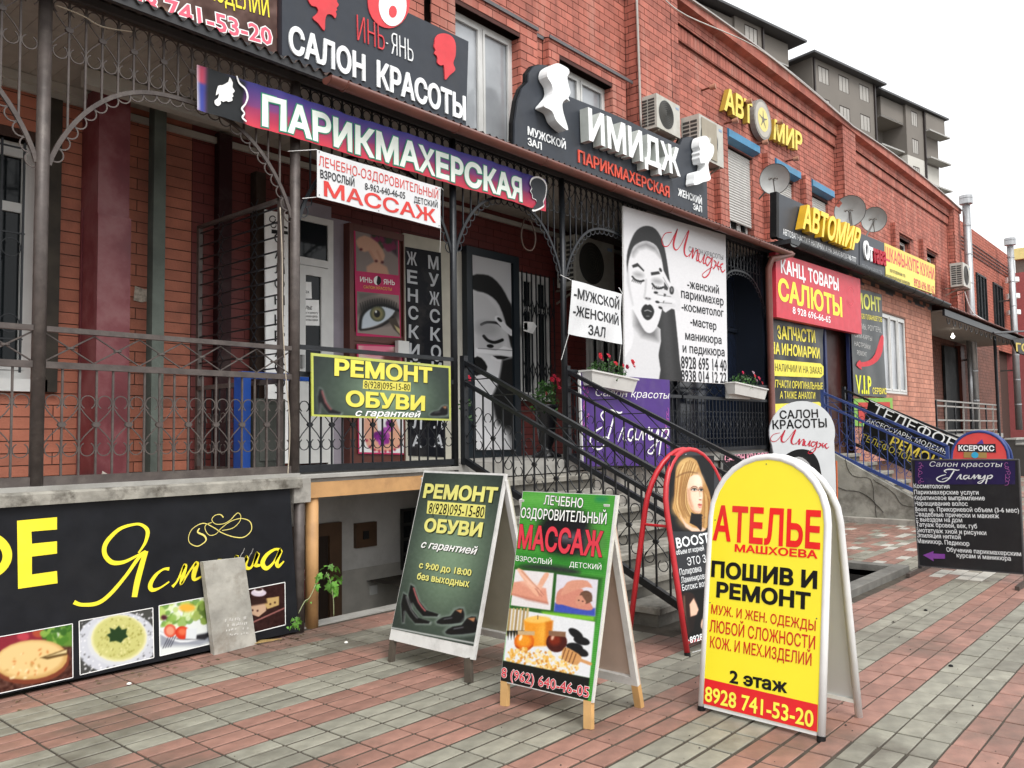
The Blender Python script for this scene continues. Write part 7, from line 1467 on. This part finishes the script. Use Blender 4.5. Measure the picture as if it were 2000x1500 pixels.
MB().box(pl.px(1530, 1105)[0], pl.px(1630, 1105)[0], .03, .35, 0, .04).build('base', M_('55504a'), s)
# ---- small pink salon sign low on the wall
pl = facade(1412, 900, 5.93); s = sign('low_pink_sign', 'small black sign with pink letters low on the porch wall behind the yellow board', 'sign', pl); board(s, pl, [(1411, 889), (1507, 882), (1507, 915), (1411, 925)], BLK, .02, frame=M_('8a8a88'), fw2=.01); text(s, pl, 'САЛОН КРАСОТЫ', (1415, 902), (1507, 895), (1415, 889), M_('e7a0b4'), bold=.03, d=.004); MB().beam((pl.px(1413, 925)[0], .01, pl.px(1413, 925)[1]), (pl.px(1413, 925)[0], .01, .0-pl.O[2]), .025, .02).build('leg', iron_bk, s)
# ---- black Гламур stand at the right
A = onZ(1797, 1117); B_ = A+(onZ(1998, 1140)-A)/np.linalg.norm(onZ(1998, 1140)-A)*1.06; pl, T = stand_plane(A, B_, (1780, 898)); s = sign('glamour_board', 'black standing salon board with a purple header and a long white price list', 'sign board', pl)
gq = [(1780, 898), (1989, 898), (2000, 1121), (1795, 1105)]; board(s, pl, gq, mat('black_board', (.014, .015, .018), .4, var=.15, dirt=.2, dcol=(.05, .05, .05), dscale=5), .02, frame=M_('4c4b4d'), fw2=.012)
shape(s, pl, [(1787, 900), (1983, 900), (1983, 946), (1788, 946)], M_('2c2350'), d=.003, name='print')
text(s, pl, 'Салон красоты', (1815, 911), (1956, 912), (1815, 901), W2, bold=-.005, sl=.25, d=.006); glamur(s, pl, lambda x, y: (1827+x*.74, 916+y*.36), W2, .006, .62)
LC2 = M_('a05a9a'); lace(s, pl, lambda u, v: (1790+u*18, 903+v*42), LC2, .006, 7, 3, 1.0); lace(s, pl, lambda u, v: (1960+u*20, 903+v*42), LC2, .006, 7, 8, 1.0)
for t_, x0, y0, x1, y1 in (('Косметология', 1785, 953, 1855, 954), ('Парикмахерские услуги', 1786, 965, 1912, 966), ('Кератиновое выпрямление', 1786, 976, 1924, 977), ('Наращивание волос', 1787, 987, 1891, 988), ('Boost up. Прикорневой объем (3-6 мес)', 1788, 998, 1991, 1001), ('Свадебные прически и макияж', 1788, 1008, 1952, 1012), ('с выездом на дом', 1789, 1018, 1880, 1020),
                              ('Татуаж бровей, век, губ', 1790, 1028, 1909, 1032), ('Биотатуаж хной и рисунки', 1790, 1039, 1927, 1045), ('Эпиляция ниткой', 1791, 1049, 1877, 1053), ('Маникюр. Педикюр', 1792, 1060, 1894, 1066), ('Обучение парикмахерским', 1849, 1077, 1995, 1086), ('курсам и маникюра', 1869, 1088, 1975, 1095)):
    text(s, pl, t_, (x0, y0), (x1, y1), (x0, y0-8.5), W2, bold=.018, d=.004)
shape(s, pl, [(1803, 1084), (1824, 1076), (1823, 1081), (1846, 1082), (1846, 1091), (1823, 1091), (1824, 1096)], M_('8b4aa6'), d=.004, name='arrow')
t_ = Matrix(s.matrix_world).inverted()
for Q in (A, B_):
    MB().beam(t_ @ Vector((Q[0]-.45, Q[1], .02)), t_ @ Vector((Q[0]+.42, Q[1], .02)), .04, .04).build('foot', M_('4a423d'), s); MB().beam(t_ @ Vector((Q[0], Q[1], .0)), t_ @ Vector((Q[0]+.03, Q[1], .35)), .03, .03).build('leg', M_('2a2a2c'), s)
# ---- blue framed Ксерокс arch behind it
Cx = CP+ray(1912, 842)*11.9/FPX; Cx[2] = 0; Cx -= np.array([.26, .02, 0]); uu = np.array([-.05, -1, 0]); A = Cx-uu*.36; B_ = Cx+uu*.36
s, pl, w_, H = archstand('photocopy_board', 'blue tube framed arched photocopy sign with red top, behind the black salon board', A, B_, (1912, 843), iron_bl, M_('cf4a48', .4), .022, .5, zb=.2, back_m=M_('cf4a48', .4), bars=(.75,))
board(s, pl, [(1870, 868), (1945, 867), (1946, 884), (1871, 882)], M_('22252c'), .004, d=.018); text(s, pl, 'КСЕРОКС', (1873, 880), (1943, 881), (1873, 870), W2, bold=.035, d=.022)
shape(s, pl, [(1908, 867), (1919, 858), (1922, 867)], M_('55408a'), d=.018, name='print'); shape(s, pl, [(1883, 883), (1928, 884), (1928, 895), (1883, 894)], M_('9a7f4a'), d=.018, name='print'); shape(s, pl, circ(1905, 889, 7, 6), M_('3aa3c9'), d=.022, name='print')
# ---- telephone shop panel on the railing
pl = Pl(onX(1698, 785, 16.86), (0, -1, 0), (0, 0, 1)); s = sign('telephone_sign', 'long black telephone repair panel sloping along the stair railing', 'sign', pl)
board(s, pl, [(1697, 780), (1875, 862), (1893, 980), (1778, 920), (1680, 868)], M_('101216', .35), .015); ribbon(s, pl, [[(1699, 782, 1.5), (1874, 862, 1.5)]], W2, .003, 'rim', 1)
text(s, pl, 'ТЕЛЕФОН', (1702, 806), (1866, 880), (1708, 788), W2, bold=.0, d=.004); text(s, pl, 'АКСЕССУАРЫ, МОДЕМЫ,', (1692, 824), (1852, 890), (1694, 815), W2, bold=-.005, d=.004)
text(s, pl, 'РЕМОНТ', (1737, 868), (1850, 922), (1742, 850), M_('d8c24e'), bold=.015, d=.004); text(s, pl, 'ТЕЛЕФОНОВ', (1680, 857), (1780, 903), (1683, 845), M_('b3a53c'), bold=.0, d=.004)
# ================================================================== plants
random.seed(21)
leafm = [mat('leaf_green_%d' % i, c, .55, var=.2, rnd=.3, nscale=20) for i, c in enumerate(((.10, .26, .03), (.05, .15, .025), (.03, .08, .02)))]
def leafmesh(m, lobes=True, name='leaf'):
    if lobes: pts = [(0, 0), (.12, .10), (.40, .05), (.30, .30), (.52, .50), (.25, .55), (.14, .90), (0, 1.02), (-.14, .9), (-.25, .55), (-.52, .5), (-.30, .3), (-.4, .05), (-.12, .1)]
    else: pts = [(0, 0), (.22, .25), (.28, .55), (.14, .85), (0, 1), (-.14, .85), (-.28, .55), (-.22, .25)]
    mb = MB(); n = len(pts); vs = [(x, y, -.10*abs(x)*1.5-.12*y*y) for x, y in pts]+[(0, .5, .03)]; mb.add(vs, [(i, (i+1) % n, n) for i in range(n)]); return mb.mesh(name, m)
LM = leafmesh(leafm[0])
def seedling(label, base, joints, grp=None):
    t = emp('seedling', label, 'seedling', base, grp)
    for st, ls in joints:
        MB().tube([tuple(p) for p in smoothpts(st, 4, closed=False)], .0035, 5).build('stem', M_('9aa27a'), t, smooth=True)
        for (x, y, z_, sz, az, tilt) in ls: inst('leaf', LM, t, (x, y, z_), (R(tilt), R(random.uniform(-20, 20)), R(az)), (sz*.8, sz*.8, sz*.8)); inst('leaf', LM, t, (x+random.uniform(-.03, .03), y+random.uniform(-.02, .02), z_+random.uniform(-.04, .02)), (R(tilt+random.uniform(-30, 30)), R(random.uniform(-30, 30)), R(az+random.uniform(60, 160))), (sz*.5, sz*.5, sz*.5))
b0 = onY(645, 1205, 5.8); 
J = lambda px_, py_, Y=5.78: tuple(onY(px_, py_, Y)-np.array([b0[0], b0[1], 0]))
L_ = lambda px_, py_, sz, az, tilt: (*J(px_, py_), sz, az, tilt)
seedling('young tree seedling with pale green lobed leaves growing beside the ochre post', (float(b0[0]), float(b0[1]), 0), [([J(652, 1203), J(651, 1170), J(645, 1135), J(637, 1118)], [L_(637, 1118, .09, 30, -60), L_(646, 1130, .12, 200, -100), L_(650, 1135, .13, 170, -80), L_(655, 1122, .10, -80, -40), L_(662, 1128, .08, -60, -70), L_(625, 1120, .11, 100, -50), L_(640, 1140, .11, 150, -95), L_(632, 1108, .07, 10, -30), L_(658, 1105, .09, -110, -60), L_(644, 1102, .08, 160, -70), L_(655, 1150, .10, 190, -100), L_(619, 1140, .08, 130, -80), L_(660, 1150, .09, 220, -85)]),
          ([J(583, 1198), J(595, 1175), J(606, 1165), J(625, 1122)], [L_(602, 1172, .04, 60, -40)])])
b0 = onY(577, 1228, 5.72); J = lambda px_, py_, Y=5.72: tuple(onY(px_, py_, Y)-np.array([b0[0], b0[1], 0])); L_ = lambda px_, py_, sz, az, tilt: (*J(px_, py_), sz, az, tilt)
seedling('tiny leafy seedling at the foot of the left ochre post', (float(b0[0]), float(b0[1]), 0), [([J(577, 1230), J(576, 1215), J(580, 1205)], [L_(572, 1206, .06, 60, -60), L_(580, 1204, .07, 190, -70), L_(578, 1213, .07, 150, -80), L_(584, 1210, .06, -60, -60), L_(573, 1216, .06, 120, -90), L_(568, 1222, .05, 80, -60), L_(582, 1220, .05, 200, -80)])])
pet = {}
def blossom(c):
    if c not in pet:
        mb = MB()
        for ring, (n_, r0, z0) in enumerate(((6, .022, 0), (5, .014, .008), (3, .008, .013))):
            for k in range(n_):
                a = 2*math.pi*k/n_+ring; mb.add([(0, 0, z0), (r0*math.cos(a-.55), r0*math.sin(a-.55), z0+.004), (r0*1.35*math.cos(a), r0*1.35*math.sin(a), z0+.01), (r0*math.cos(a+.55), r0*math.sin(a+.55), z0+.004)], [(0, 1, 2, 3)])
        pet[c] = mb.mesh('blossom', M_(c))
    return pet[c]
def foliage(root, cx, cy, cz, rx, ry, rz_, n, flowers, seed=1, sz=.035):
    g = random.Random(seed); mbs = [MB(), MB()]
    for i in range(n):
        a = g.random()*6.28; ph = math.acos(1-g.random()*1.6); rr_ = g.uniform(.55, 1); p = Vector((cx+rx*rr_*math.sin(ph)*math.cos(a), cy+ry*rr_*math.sin(ph)*math.sin(a), cz+rz_*rr_*math.cos(ph)))
        d = Vector((g.uniform(-1, 1), g.uniform(-1, .6), g.uniform(-.2, 1))).normalized(); s_ = d.cross(Vector((g.uniform(-1, 1), g.uniform(-1, 1), g.uniform(-1, 1)))).normalized(); q = sz*g.uniform(.6, 1.3)
        mbs[i % 2].add([p, p+d*q*.5+s_*q*.3, p+d*q, p+d*q*.5-s_*q*.3], [(0, 1, 2, 3)])
    for mb, m in zip(mbs, leafm[1:]): mb.build('foliage', m, root, kind='stuff')
    for (x, y, z_, c, k) in flowers: inst('blossom', blossom(c), root, (x, y, z_), (R(g.uniform(40, 90)), 0, R(g.uniform(-30, 30))), (k, k, k))
def planter(label, pxl, pxr, Y, hpx, fl, seed, tilt=0., cols=('c2202f', 'd8304a', '8c1233')):
    a, b_ = onY(*pxl, Y), onY(*pxr, Y); L = float(np.linalg.norm(b_-a)); t = emp('flower_box', label, 'flower box', tuple(a), 'white flower boxes on the porch railing'); t.rotation_euler = (0, -math.atan2(b_[2]-a[2], b_[0]-a[0]), 0); h = .17
    mb = MB(); k = .05; mb.add([(k, -.07, -h), (L-k, -.07, -h), (L-k, .05, -h), (k, .05, -h), (0, -.10, 0), (L, -.10, 0), (L, .08, 0), (0, .08, 0)], [(0, 3, 2, 1), (0, 1, 5, 4), (1, 2, 6, 5), (2, 3, 7, 6), (3, 0, 4, 7)]); mb.build('trough', mat('white_plastic', (.60, .59, .56), .45, var=.04, dirt=.2, dcol=(.35, .33, .3), dscale=8), t)
    MB().box(-.012, L+.012, -.112, -.098, -.012, .008).box(-.012, L+.012, .078, .092, -.012, .008).box(-.012, 0, -.098, .078, -.012, .008).box(L, L+.012, -.098, .078, -.012, .008).build('rim', mat('white_plastic', ()), t); MB().box(.01, L-.01, -.095, .075, -.03, -.02).build('soil', gm, t)
    foliage(t, L*.45, -.01, .02, L*.42, .10, .17, 420, [(L*f_, -.10+random.uniform(-.02, .03), z_, cols[i % len(cols)], k_) for i, (f_, z_, k_) in enumerate(fl)], seed)
    return t
planter('white flower box with red and dark pink blooms, right of the stair post', (1143, 724), (1233, 742), 5.80, 20, [(.15, .19, 1.5), (.3, .2, 1.6), (.22, .16, 1.2), (.5, .14, 1.3), (.62, .13, 1.2), (.75, .13, 1.2), (.85, .2, 1.6), (.9, .15, 1.2)], 4)
planter('white flower box with pink, white and red flowers, left of the brown downpipe', (1424, 747), (1488, 761), 5.80, 20, [(.2, .17, 1.0), (.5, .2, 1.4), (.55, .16, 1.3), (.7, .14, 1.4), (.65, .1, 1.3), (.82, .08, 1.2)], 6, cols=('c22a52', 'd8b8c8', 'c2202f'))
t = bx('box_bracket', 'white plastic tray hanging below the right flower box', 'tray', tuple(onY(1421, 752, 5.86)), M_('c9c8c2'), tuple(float(v) for v in (onY(1421, 752, 5.86)[0], onY(1462, 752, 5.86)[0], 5.84, 5.9, onY(1421, 778, 5.86)[2], onY(1421, 752, 5.86)[2])))
# tall black pot with red roses at the top of the stairs
pp = onY(1068, 905, 6.6); t = emp('flower_pot', 'tall black urn with red flowers at the top of the stairs', 'flower pot', (float(pp[0]), 6.6, PZ)); bp_ = mat('glossy_black_plastic', (.012, .012, .014), .25)
MB().lathe([(.0, 0), (.19, 0), (.19, .03), (.08, .09), (.07, .13), (.10, .2), (.13, .42), (.15, .62), (.165, .66), (.15, .67), (.0, .62)], 24).build('urn', bp_, t, smooth=True)
foliage(t, 0, 0, .68, .17, .17, .30, 420, [(-.13, -.10, .80, 'b02038', 1.2), (-.02, -.12, .98, 'b02038', 1.3), (.05, -.1, 1.02, 'b8283f', 1.3), (.10, -.12, .98, 'b02038', 1.2), (.12, -.12, .88, 'c02a44', 1.1), (.06, -.14, .92, 'a81c34', 1.1)], 9, .05)
pp = onY(907, 800, 6.2); t = emp('climbing_rose', 'thin plant with one red rose beside the black portrait door', 'plant', (float(pp[0]), 6.2, PZ)); MB().tube([(0, 0, 0), (.02, 0, .3), (-.01, 0, .6), (.03, 0, .86)], .006, 5).build('stem', leafm[2], t)
foliage(t, .01, 0, .55, .07, .05, .25, 40, [(.03, -.03, .9, 'b02038', 1.4)], 12, .05)
# litter and leaves on the paving
random.seed(4)
lit = mat('withered_leaf', (.12, .09, .045), .9)
o = MB()
for i in range(60):
    x, y = random.uniform(1.2, 4.1), 5.78-abs(random.gauss(0, .12)); a = random.random()*6; r_ = random.uniform(.008, .03); o.add([(x, y, .004), (x+r_*math.cos(a), y+r_*math.sin(a), .010), (x+r_*1.6*math.cos(a+.4), y+r_*1.6*math.sin(a+.4), .006), (x+r_*.5*math.cos(a+1), y+r_*.5*math.sin(a+1), .012)], [(0, 1, 2, 3)])
ob = o.build('leaf_litter', lit); tag(ob, 'dry weeds and leaf litter along the foot of the black cafe panel', 'leaf litter', kind='stuff')
for px_, l in (((1857, 1302), 'dark pebble on the grey paving stripe at the right'), ((252, 1337), 'white pebble on the paving in front of the cafe panel'), ((676, 1256), 'white cigarette end on the paving left of the green board'), ((1808, 1193), 'small dark pebble near the foot of the black salon board')):
    p = onZ(*px_); r_ = .016; o = MB().lathe([(0, 0), (r_, .003), (r_*.9, .010), (0, .016)], 8).build('pebble', M_('e8e6e0') if 'white' in l else BLK); o.location = tuple(p); tag(o, l, 'pebble')
o = MB(); gg = random.Random(8)
for i in range(420):
    x, y = gg.uniform(1.0, 9.5), gg.uniform(.3, 5.8); r_ = gg.uniform(.002, .007)*(2.2 if gg.random() < .06 else 1); a = gg.random()*6
    o.add([(x+r_*math.cos(a+k*1.57)*gg.uniform(.6, 1.3), y+r_*math.sin(a+k*1.57)*gg.uniform(.6, 1.3), .0035) for k in range(4)]+[(x, y, .0035+r_*.8)], [(0, 1, 4), (1, 2, 4), (2, 3, 4), (3, 0, 4)])
ob = o.build('grit', mat('dark_grit', (.05, .042, .034), .9, rnd=.6)); tag(ob, 'grit and small crumbs of dirt scattered over the paving', 'grit', kind='stuff')
# twist of dry grass at the slab
p = onZ(500, 1258); t = emp('dry_grass', 'twist of dry straw beside the leaning concrete slab', 'straw', tuple(p))
for i in range(5): MB().tube([(-.03+.01*i, 0, .008), (.05, .02*i-.05, .016), (.13+.02*i, -.04+.02*random.random(), .006)], .003, 4).build('stalk', M_('a58c5c'), t)
# ================================================================== right end: entrance canopy, neighbours
can2 = emp('entrance_canopy', 'small corrugated canopy over the brown brick entrance at the right', 'canopy', (27, 6.5, 4.8)); B_ = Vector((27, 6.5, 4.8)); mb = MB(); vs = []; xs_ = [23.75+.02*i for i in range(int(11.5/.02))]
for x in xs_: d = .022*math.cos(x*2*math.pi/.16); vs += [(x, 5.55, 4.80+d), (x, YW-.02, 5.3+d)]
mb.add(vs, [(2*i, 2*i+2, 2*i+3, 2*i+1) for i in range(len(xs_)-1)]); mb.build('roof_sheet', mat('pink_brown_sheet', (.22, .12, .11), .6, var=.2), can2).location = -B_
mb = MB(); mb.box(23.7, 35.2, 5.7, YW-.05, 4.66, 4.70); mb.build('soffit', mat('grey_soffit', (.30, .28, .25), .8), can2).location = -B_; mb = MB(); mb.box(23.7, 35.2, 5.64, 5.7, 4.55, 4.72); mb.build('front_beam', iron_bk, can2).location = -B_
ar_ = MB().tube(ringpts(.14, 10, R(180), R(360)), .012, 4).mesh('scroll', iron_bk)
for k in range(14): o = inst('scroll', ar_, can2, Vector((24.1+k*.62, 5.66, 4.5))-B_)
bulb = bpy.data.materials.new('lit_bulb'); bulb.use_nodes = True; bb_ = bulb.node_tree.nodes['Principled BSDF']; bb_.inputs['Emission Color'].default_value = (1, .95, .85, 1); bb_.inputs['Emission Strength'].default_value = 3
p = onY(1861, 657, 6.5); t = emp('ceiling_bulb', 'small lit bulb under the entrance canopy', 'lamp', tuple(p)); MB().lathe([(0, -.07), (.05, -.04), (.06, 0), (.02, .06), (.02, .1)], 12).build('bulb', bulb, t, smooth=True)
t = emp('entrance_platform', 'raised concrete entrance platform with grey railing at the far right', 'platform', (27, 6.5, 0)); B_ = Vector((27, 6.5, 0))
mb = MB(); mb.box(23.6, 31.5, 5.9, YW-.01, 1.28, 1.42); mb.build('slab', concrete_lt, t).location = -B_; mb = MB(); mb.box(23.6, 31.3, 6.2, YW-.01, 0, 1.28); mb.build('base_wall', mat('dark_plinth', (.06, .055, .05), .8), t).location = -B_
t = emp('grey_railing', 'light grey tube railing on the entrance platform at the far right', 'railing', (23.7, 5.95, 1.42)); gt_ = mat('grey_tube', (.28, .27, .25), .5)
for z_ in (.12, .40, .78, .92): MB().box(0, 7.6, -.02, .02, z_-.02, z_+.02).build('rail', gt_, t)
for k in range(9): MB().box(k*.95-.02, k*.95+.02, -.02, .02, 0, .92).build('post', gt_ if k % 2 else iron_bk, t)
t = emp('canopy_post', 'thin dark post carrying the entrance canopy', 'post', (30.9, 5.9, 0)); MB().tube([(0, 0, 0), (0, 0, 4.6)], .05, 8).build('shaft', iron_bk, t)
x0, x1 = float(onY(1842, 700, YW-.05)[0]), float(onY(1868, 700, YW-.05)[0]); t = emp('entrance_doorway', 'dark doorway in the brown brick under the entrance canopy', 'doorway', (x0, YW-.1, 1.42)); MB().box(0, x1-x0, 0, .08, 0, 3.0).build('door', M_('16181a'), t); MB().box(x1-x0, x1-x0+.5, -.1, .08, 0, 3.1).build('jamb', M_('5a2c22'), t)
t = emp('inner_flue', 'galvanised pipe going up through the entrance canopy', 'pipe', (float(onY(1893, 700, 7.0)[0]), 7.0, 1.4)); MB().tube([(0, 0, 0), (0, 0, 3.3)], .07, 10).build('pipe', mat('stainless_steel', ()), t, smooth=True)
# far stairs and board on the right edge
stairs('far_stairs', 'pale steps at the right edge beyond the grey railing', 31.6, 34.0, 8, .17, .32, 5.9, 1.42, concrete_lt, mat('dark_plinth', ()))
t = emp('yellow_street_sign', 'dark hanging shop sign with yellow letters at the right edge', 'sign', mat4=facade(1976, 672, 5.3).m4()); pl = facade(1976, 672, 5.3)
MB().prism([pl.px(*p) for p in ((1973, 664), (2040, 655), (2040, 705), (1985, 690))], -.08, 0).build('board', M_('1c1a18'), t); text(t, pl, 'ГОРОД', (1979, 686), (2040, 690), (1978, 670), M_('c9b04a'), bold=.03, d=.085)
MB().tube([(pl.px(1940, 650)[0], 0, pl.px(1940, 650)[1]), (pl.px(2040, 645)[0], 0, pl.px(2040, 645)[1])], .03, 6).build('arm', iron_bk, t)
# neighbour fronts
nb = emp('red_house', 'deep pink plastered house at the right edge', 'building', (50, 7, 0)); MB().box(-6.8, 14, -.3, 10, 0, 8.6).build('wall', mat('pink_red_plaster', (.33, .08, .08), .7), nb); MB().box(-6.8, -6.2, -.45, -.31, 0, 9.6).build('pilaster', mat('pink_red_plaster', ()), nb)
yb = emp('yellow_roof_house', 'grey brown house with a yellow roof edge beyond the flues', 'building', (70, 9, 0)); yx = float(onY(1981, 480, 10.2)[0])-70; yz = float(onY(1977, 463, 9)[2]); yt = float(onY(1977, 440, 9)[2]); MB().box(yx, 40, 0, 1.2, 0, yz).build('wall', M_('6b635b', .8), yb); MB().box(yx-.3, 40.5, -.4, 1.2, yz, yt).build('roof', M_('d9cc8a', .7), yb)
for i, (u0, u1) in enumerate(((1887.5, 1898), (1911, 1929), (1943, 1960))):
    a, b_ = float(onY(u0, 600, 7.5)[0]), float(onY(u1, 600, 7.5)[0]); w_ = window(a, b_, 5.6, 7.75-.0*i, 7.49, panes=3, fw_=.04, gl=glass, fm=M_('2b2d2f'), base=BO)
mb = MB()
for z_ in (8.35, 8.5, 8.65, 8.8): mb.box(33.3, 44, 7.515, 7.53, z_, z_+.035)
mb.build('groove', M_('2e1512'), bld, kind='stuff').location = -BO
t = emp('white_letter_sign', 'stack of white channel letters seen edge on at the right edge', 'sign', tuple(onY(1978, 580, 7.2))); pl = Pl(onY(1978, 580, 7.2), (1, 0, 0), (0, 0, 1))
for i, (y, ch) in enumerate(((560, 'S'), (582, 'E'), (604, 'S'))): MB().lathe([(.0, -.1), (.28, -.1), (.28, .1), (.0, .1)], 12).build('letter', WHT, t).location = (0, 0, .75-i*.72)
# ================================================================== apartment block far behind
P0 = CP+ray(1585, 400)*84/FPX; P0[2] = 0; az = R(101.6); U_ = np.array([math.sin(az), math.cos(az), 0.]); W_ = np.array([-U_[1], U_[0], 0.])
m4 = Matrix.Identity(4)
for i in range(3): m4[i][0] = U_[i]; m4[i][1] = W_[i]; m4[i][3] = P0[i]
ap = emp('apartment_block', 'unfinished grey brown apartment block with open balconies behind the brick building', 'building', mat4=m4)
apl = Pl(P0, U_, (0, 0, 1)); ag = mat('grey_brown_render', (.185, .166, .145), .85, var=.07, nscale=.3, dirt=.2, dcol=(.16, .15, .14), dscale=.2); ac_ = mat('cream_render', (.56, .54, .49), .85, var=.05, nscale=.3); rfm = mat('dark_metal_roof', (.06, .06, .065), .5); wnm = mat('blind_white', (.36, .34, .31), .5); pipe_m = mat('dark_downpipe', (.03, .022, .02), .5)
X_ = lambda px_, back=0.: apl.back(-0+back).px(px_, 150)[0]
zt_ = apl.px(1600, 118)[1]; STO = 3.0
z1 = apl.px(1617, 137)[1]; z2 = apl.px(1620, 198)[1]; STO = z1-z2
zc = z1-STO*2+1.0   # the cream colour starts here
def bay(x0, x1, y0, y1, zr):
    MB().box(x0, x1, y0, y1, zc, zr).build('wall', ag, ap); MB().box(x0+.01, x1-.01, y0+.005, y1, 0, zc).build('lower_wall', ac_, ap)
def eaves(x0, x1, y0, zr, ov=.9):
    mb = MB(); a, b_, c_, d_ = x0-ov, x1+ov, y0-ov, y0+14; mb.add([(a, c_, zr), (b_, c_, zr), (b_, d_, zr), (a, d_, zr), (a, c_, zr+.22), (b_, c_, zr+.22), (b_, d_, zr+.22), (a, d_, zr+.22), (a+5, c_+5, zr+2.4), (b_-5, c_+5, zr+2.4), (b_-5, d_, zr+2.4), (a+5, d_, zr+2.4)], [(0, 3, 2, 1), (0, 1, 5, 4), (1, 2, 6, 5), (3, 0, 4, 7), (4, 5, 9, 8), (5, 6, 10, 9), (7, 4, 8, 11)]); mb.build('roof', rfm, ap)
def win(x, z_, y0, w_=2.0, h=1.75, m=wnm):
    o = MB().box(x, x+w_, y0-.004, y0+.02, z_-h, z_).build('window', M_('26190f'), ap); n_ = 3
    for k in range(n_): MB().box(x+w_*k/n_+.06, x+w_*(k+1)/n_-.03-(.12 if k == 2 else 0), y0-.02, y0-.006, z_-h, z_-.14).build('pane', m, o)
    return o
xm0, xm1 = X_(1587), X_(1708); bay(xm0, xm1, 0, 14, zt_); eaves(xm0, xm1, 0, zt_)
for p_ in (1598, 1637.5, 1677):
    for k in range(4): win(X_(p_), z1-STO*k+.1, 0)
for x in (xm0+.2, xm1-.3): MB().box(x-.1, x+.1, -.2, -.02, 0, zt_).build('downpipe', pipe_m, ap)
BKD = 3.2; xr1 = xm1; xr2 = X_(1771); xr3 = X_(1804); xr4 = X_(1826, .9); BK2 = .9
zt2 = zt_-.3
bay(xr1+.02, xr2, BKD, 14, zt2); bay(xr2, xr3, .3, 14, zt2); bay(xr3+.01, xr4, BK2, 14, zt2); eaves(xr1+.9, xr4, .3, zt2, .6)
for k in range(4): win(X_(1781), z1-STO*k-.1, .3, 1.5)
for k in range(4): win(X_(1722, BKD), z1-STO*k, BKD, 1.8, 2.0, M_('17191b'))
def balcony(x0, x1, y0, y1, z_, box=0.): MB().box(x0, x1, y0, y1, z_-.18, z_+box).build('balcony', mat('pale_slab', (.38, .37, .35), .8) if not box else ag, ap)
balcony(xr1+2.2, xr2-.02, .6, BKD, zt2-2.3, 2.2)
for k in range(1, 5): balcony(xr1+.6 if 0 else xr1+2.2, xr2-.02, .6, BKD, z1-STO*k-1.9+STO)
balcony(xr3+.1, xr4, .0, BK2, zt2-2.0, 1.9)
for k in range(1, 6): balcony(xr3+.1, xr4+.5, -.4, BK2, z1-STO*k-1.9+STO)
MB().box(xr3-.1, xr3+.08, .05, .28, 0, zt2).build('downpipe', pipe_m, ap)
# left recessed bays
xl0, xl1 = X_(1497, 0), X_(1553, BKD+2.2)
zt3 = zt_+.6; xa_, xb_, xc_, xd_ = X_(1362), X_(1438), X_(1492), xm0
bay(xc_, xd_-.02, 2.9, 14, zt3); bay(xb_, xc_, 0, 14, zt3); bay(xa_-3, xb_-.01, BKD, 14, zt3); bay(xa_-22, xa_-3.01, 0, 14, zt3); eaves(xa_-22, xc_+5.2, 0, zt3, .9)
for k in range(4): win(X_(1457), z1-STO*k+.9, 0)
for k in range(4): win(X_(1527, 2.9), z1-STO*k-.2, 2.9, 1.8, 1.7, M_('17191b'))
xe_ = X_(1541, .4); balcony(xc_+.02, xe_, .4, 2.9, zt3-2.1, 2.0)
for k in range(0, 4): balcony(xc_+.02, xe_, .4, 2.9, z1-STO*k-1.0)
balcony(xa_, xb_-.02, .2, BKD, zt3-2.9, 2.7)
for k in range(0, 4): balcony(xa_, xb_-.02, .2, BKD, z1-STO*k-2.2)
for x in (xc_-.1, xa_-3.1): MB().box(x-.1, x+.1, -.2, -.02, 0, zt3).build('downpipe', pipe_m, ap)
# ================================================================== cables
def cable(label, pts, r_, m):
    o = MB().tube([tuple(p) for p in smoothpts(pts, 5, closed=False)], r_, 5).build('cable', m, smooth=True); tag(o, label, 'cable'); return o
cable('thin white cable along the parapet of the brick building', [onY(1290, -10, YP-.1), onY(1340, 30, YP-.1), (16, YP-.1, 9.55), (18.6, YP-.1, 9.56), (21.4, YP-.1, 9.48)], .012, M_('c9c6c0'))
cable('pale conduit running down the brick pilaster left of the air conditioners', [onY(1243, -10, YP-.04), onY(1247, 100, YP-.04), onY(1252, 250, YP-.04)], .022, mat('pale_conduit', (.40, .38, .35), .5))
cable('thin pale wire down the brick beside the first air conditioner', [onY(1300, 45, YW-.03), onY(1302, 100, YW-.03), onY(1304, 205, YW-.03)], .009, M_('c98a74'))
cable('loop of dark wire hanging under the porch arch above the stairs', [(float(x), 6.1, float(z_)) for x, z_ in [onY(*p, 6.1)[[0, 2]] for p in ((1024, 425), (1018, 460), (1025, 485), (1040, 488), (1046, 465), (1038, 435), (1030, 428))]], .010, M_('4a3c34'))
cable('thin white wire hanging down beside the iron post', [onY(547, 405, 5.9), onY(551, 500, 5.9), onY(552, 620, 5.9), onY(558, 730, 5.9), onY(566, 840, 5.9), onY(560, 960, 5.88)], .0045, M_('b5aa98'))
cable('white cable sagging from the steel flue to the right', [onY(1884, 570, 6.9), onY(1900, 610, 6.9), onY(1935, 632, 6.9), onY(1970, 655, 6.9)], .02, WHT)
cable('thin twisted wire along the top of the left arch screen', [onY(110, 10, 5.9), onY(160, 30, 5.9), onY(200, 52, 5.9), onY(258, 62, 5.9)], .005, M_('b5aa98'))
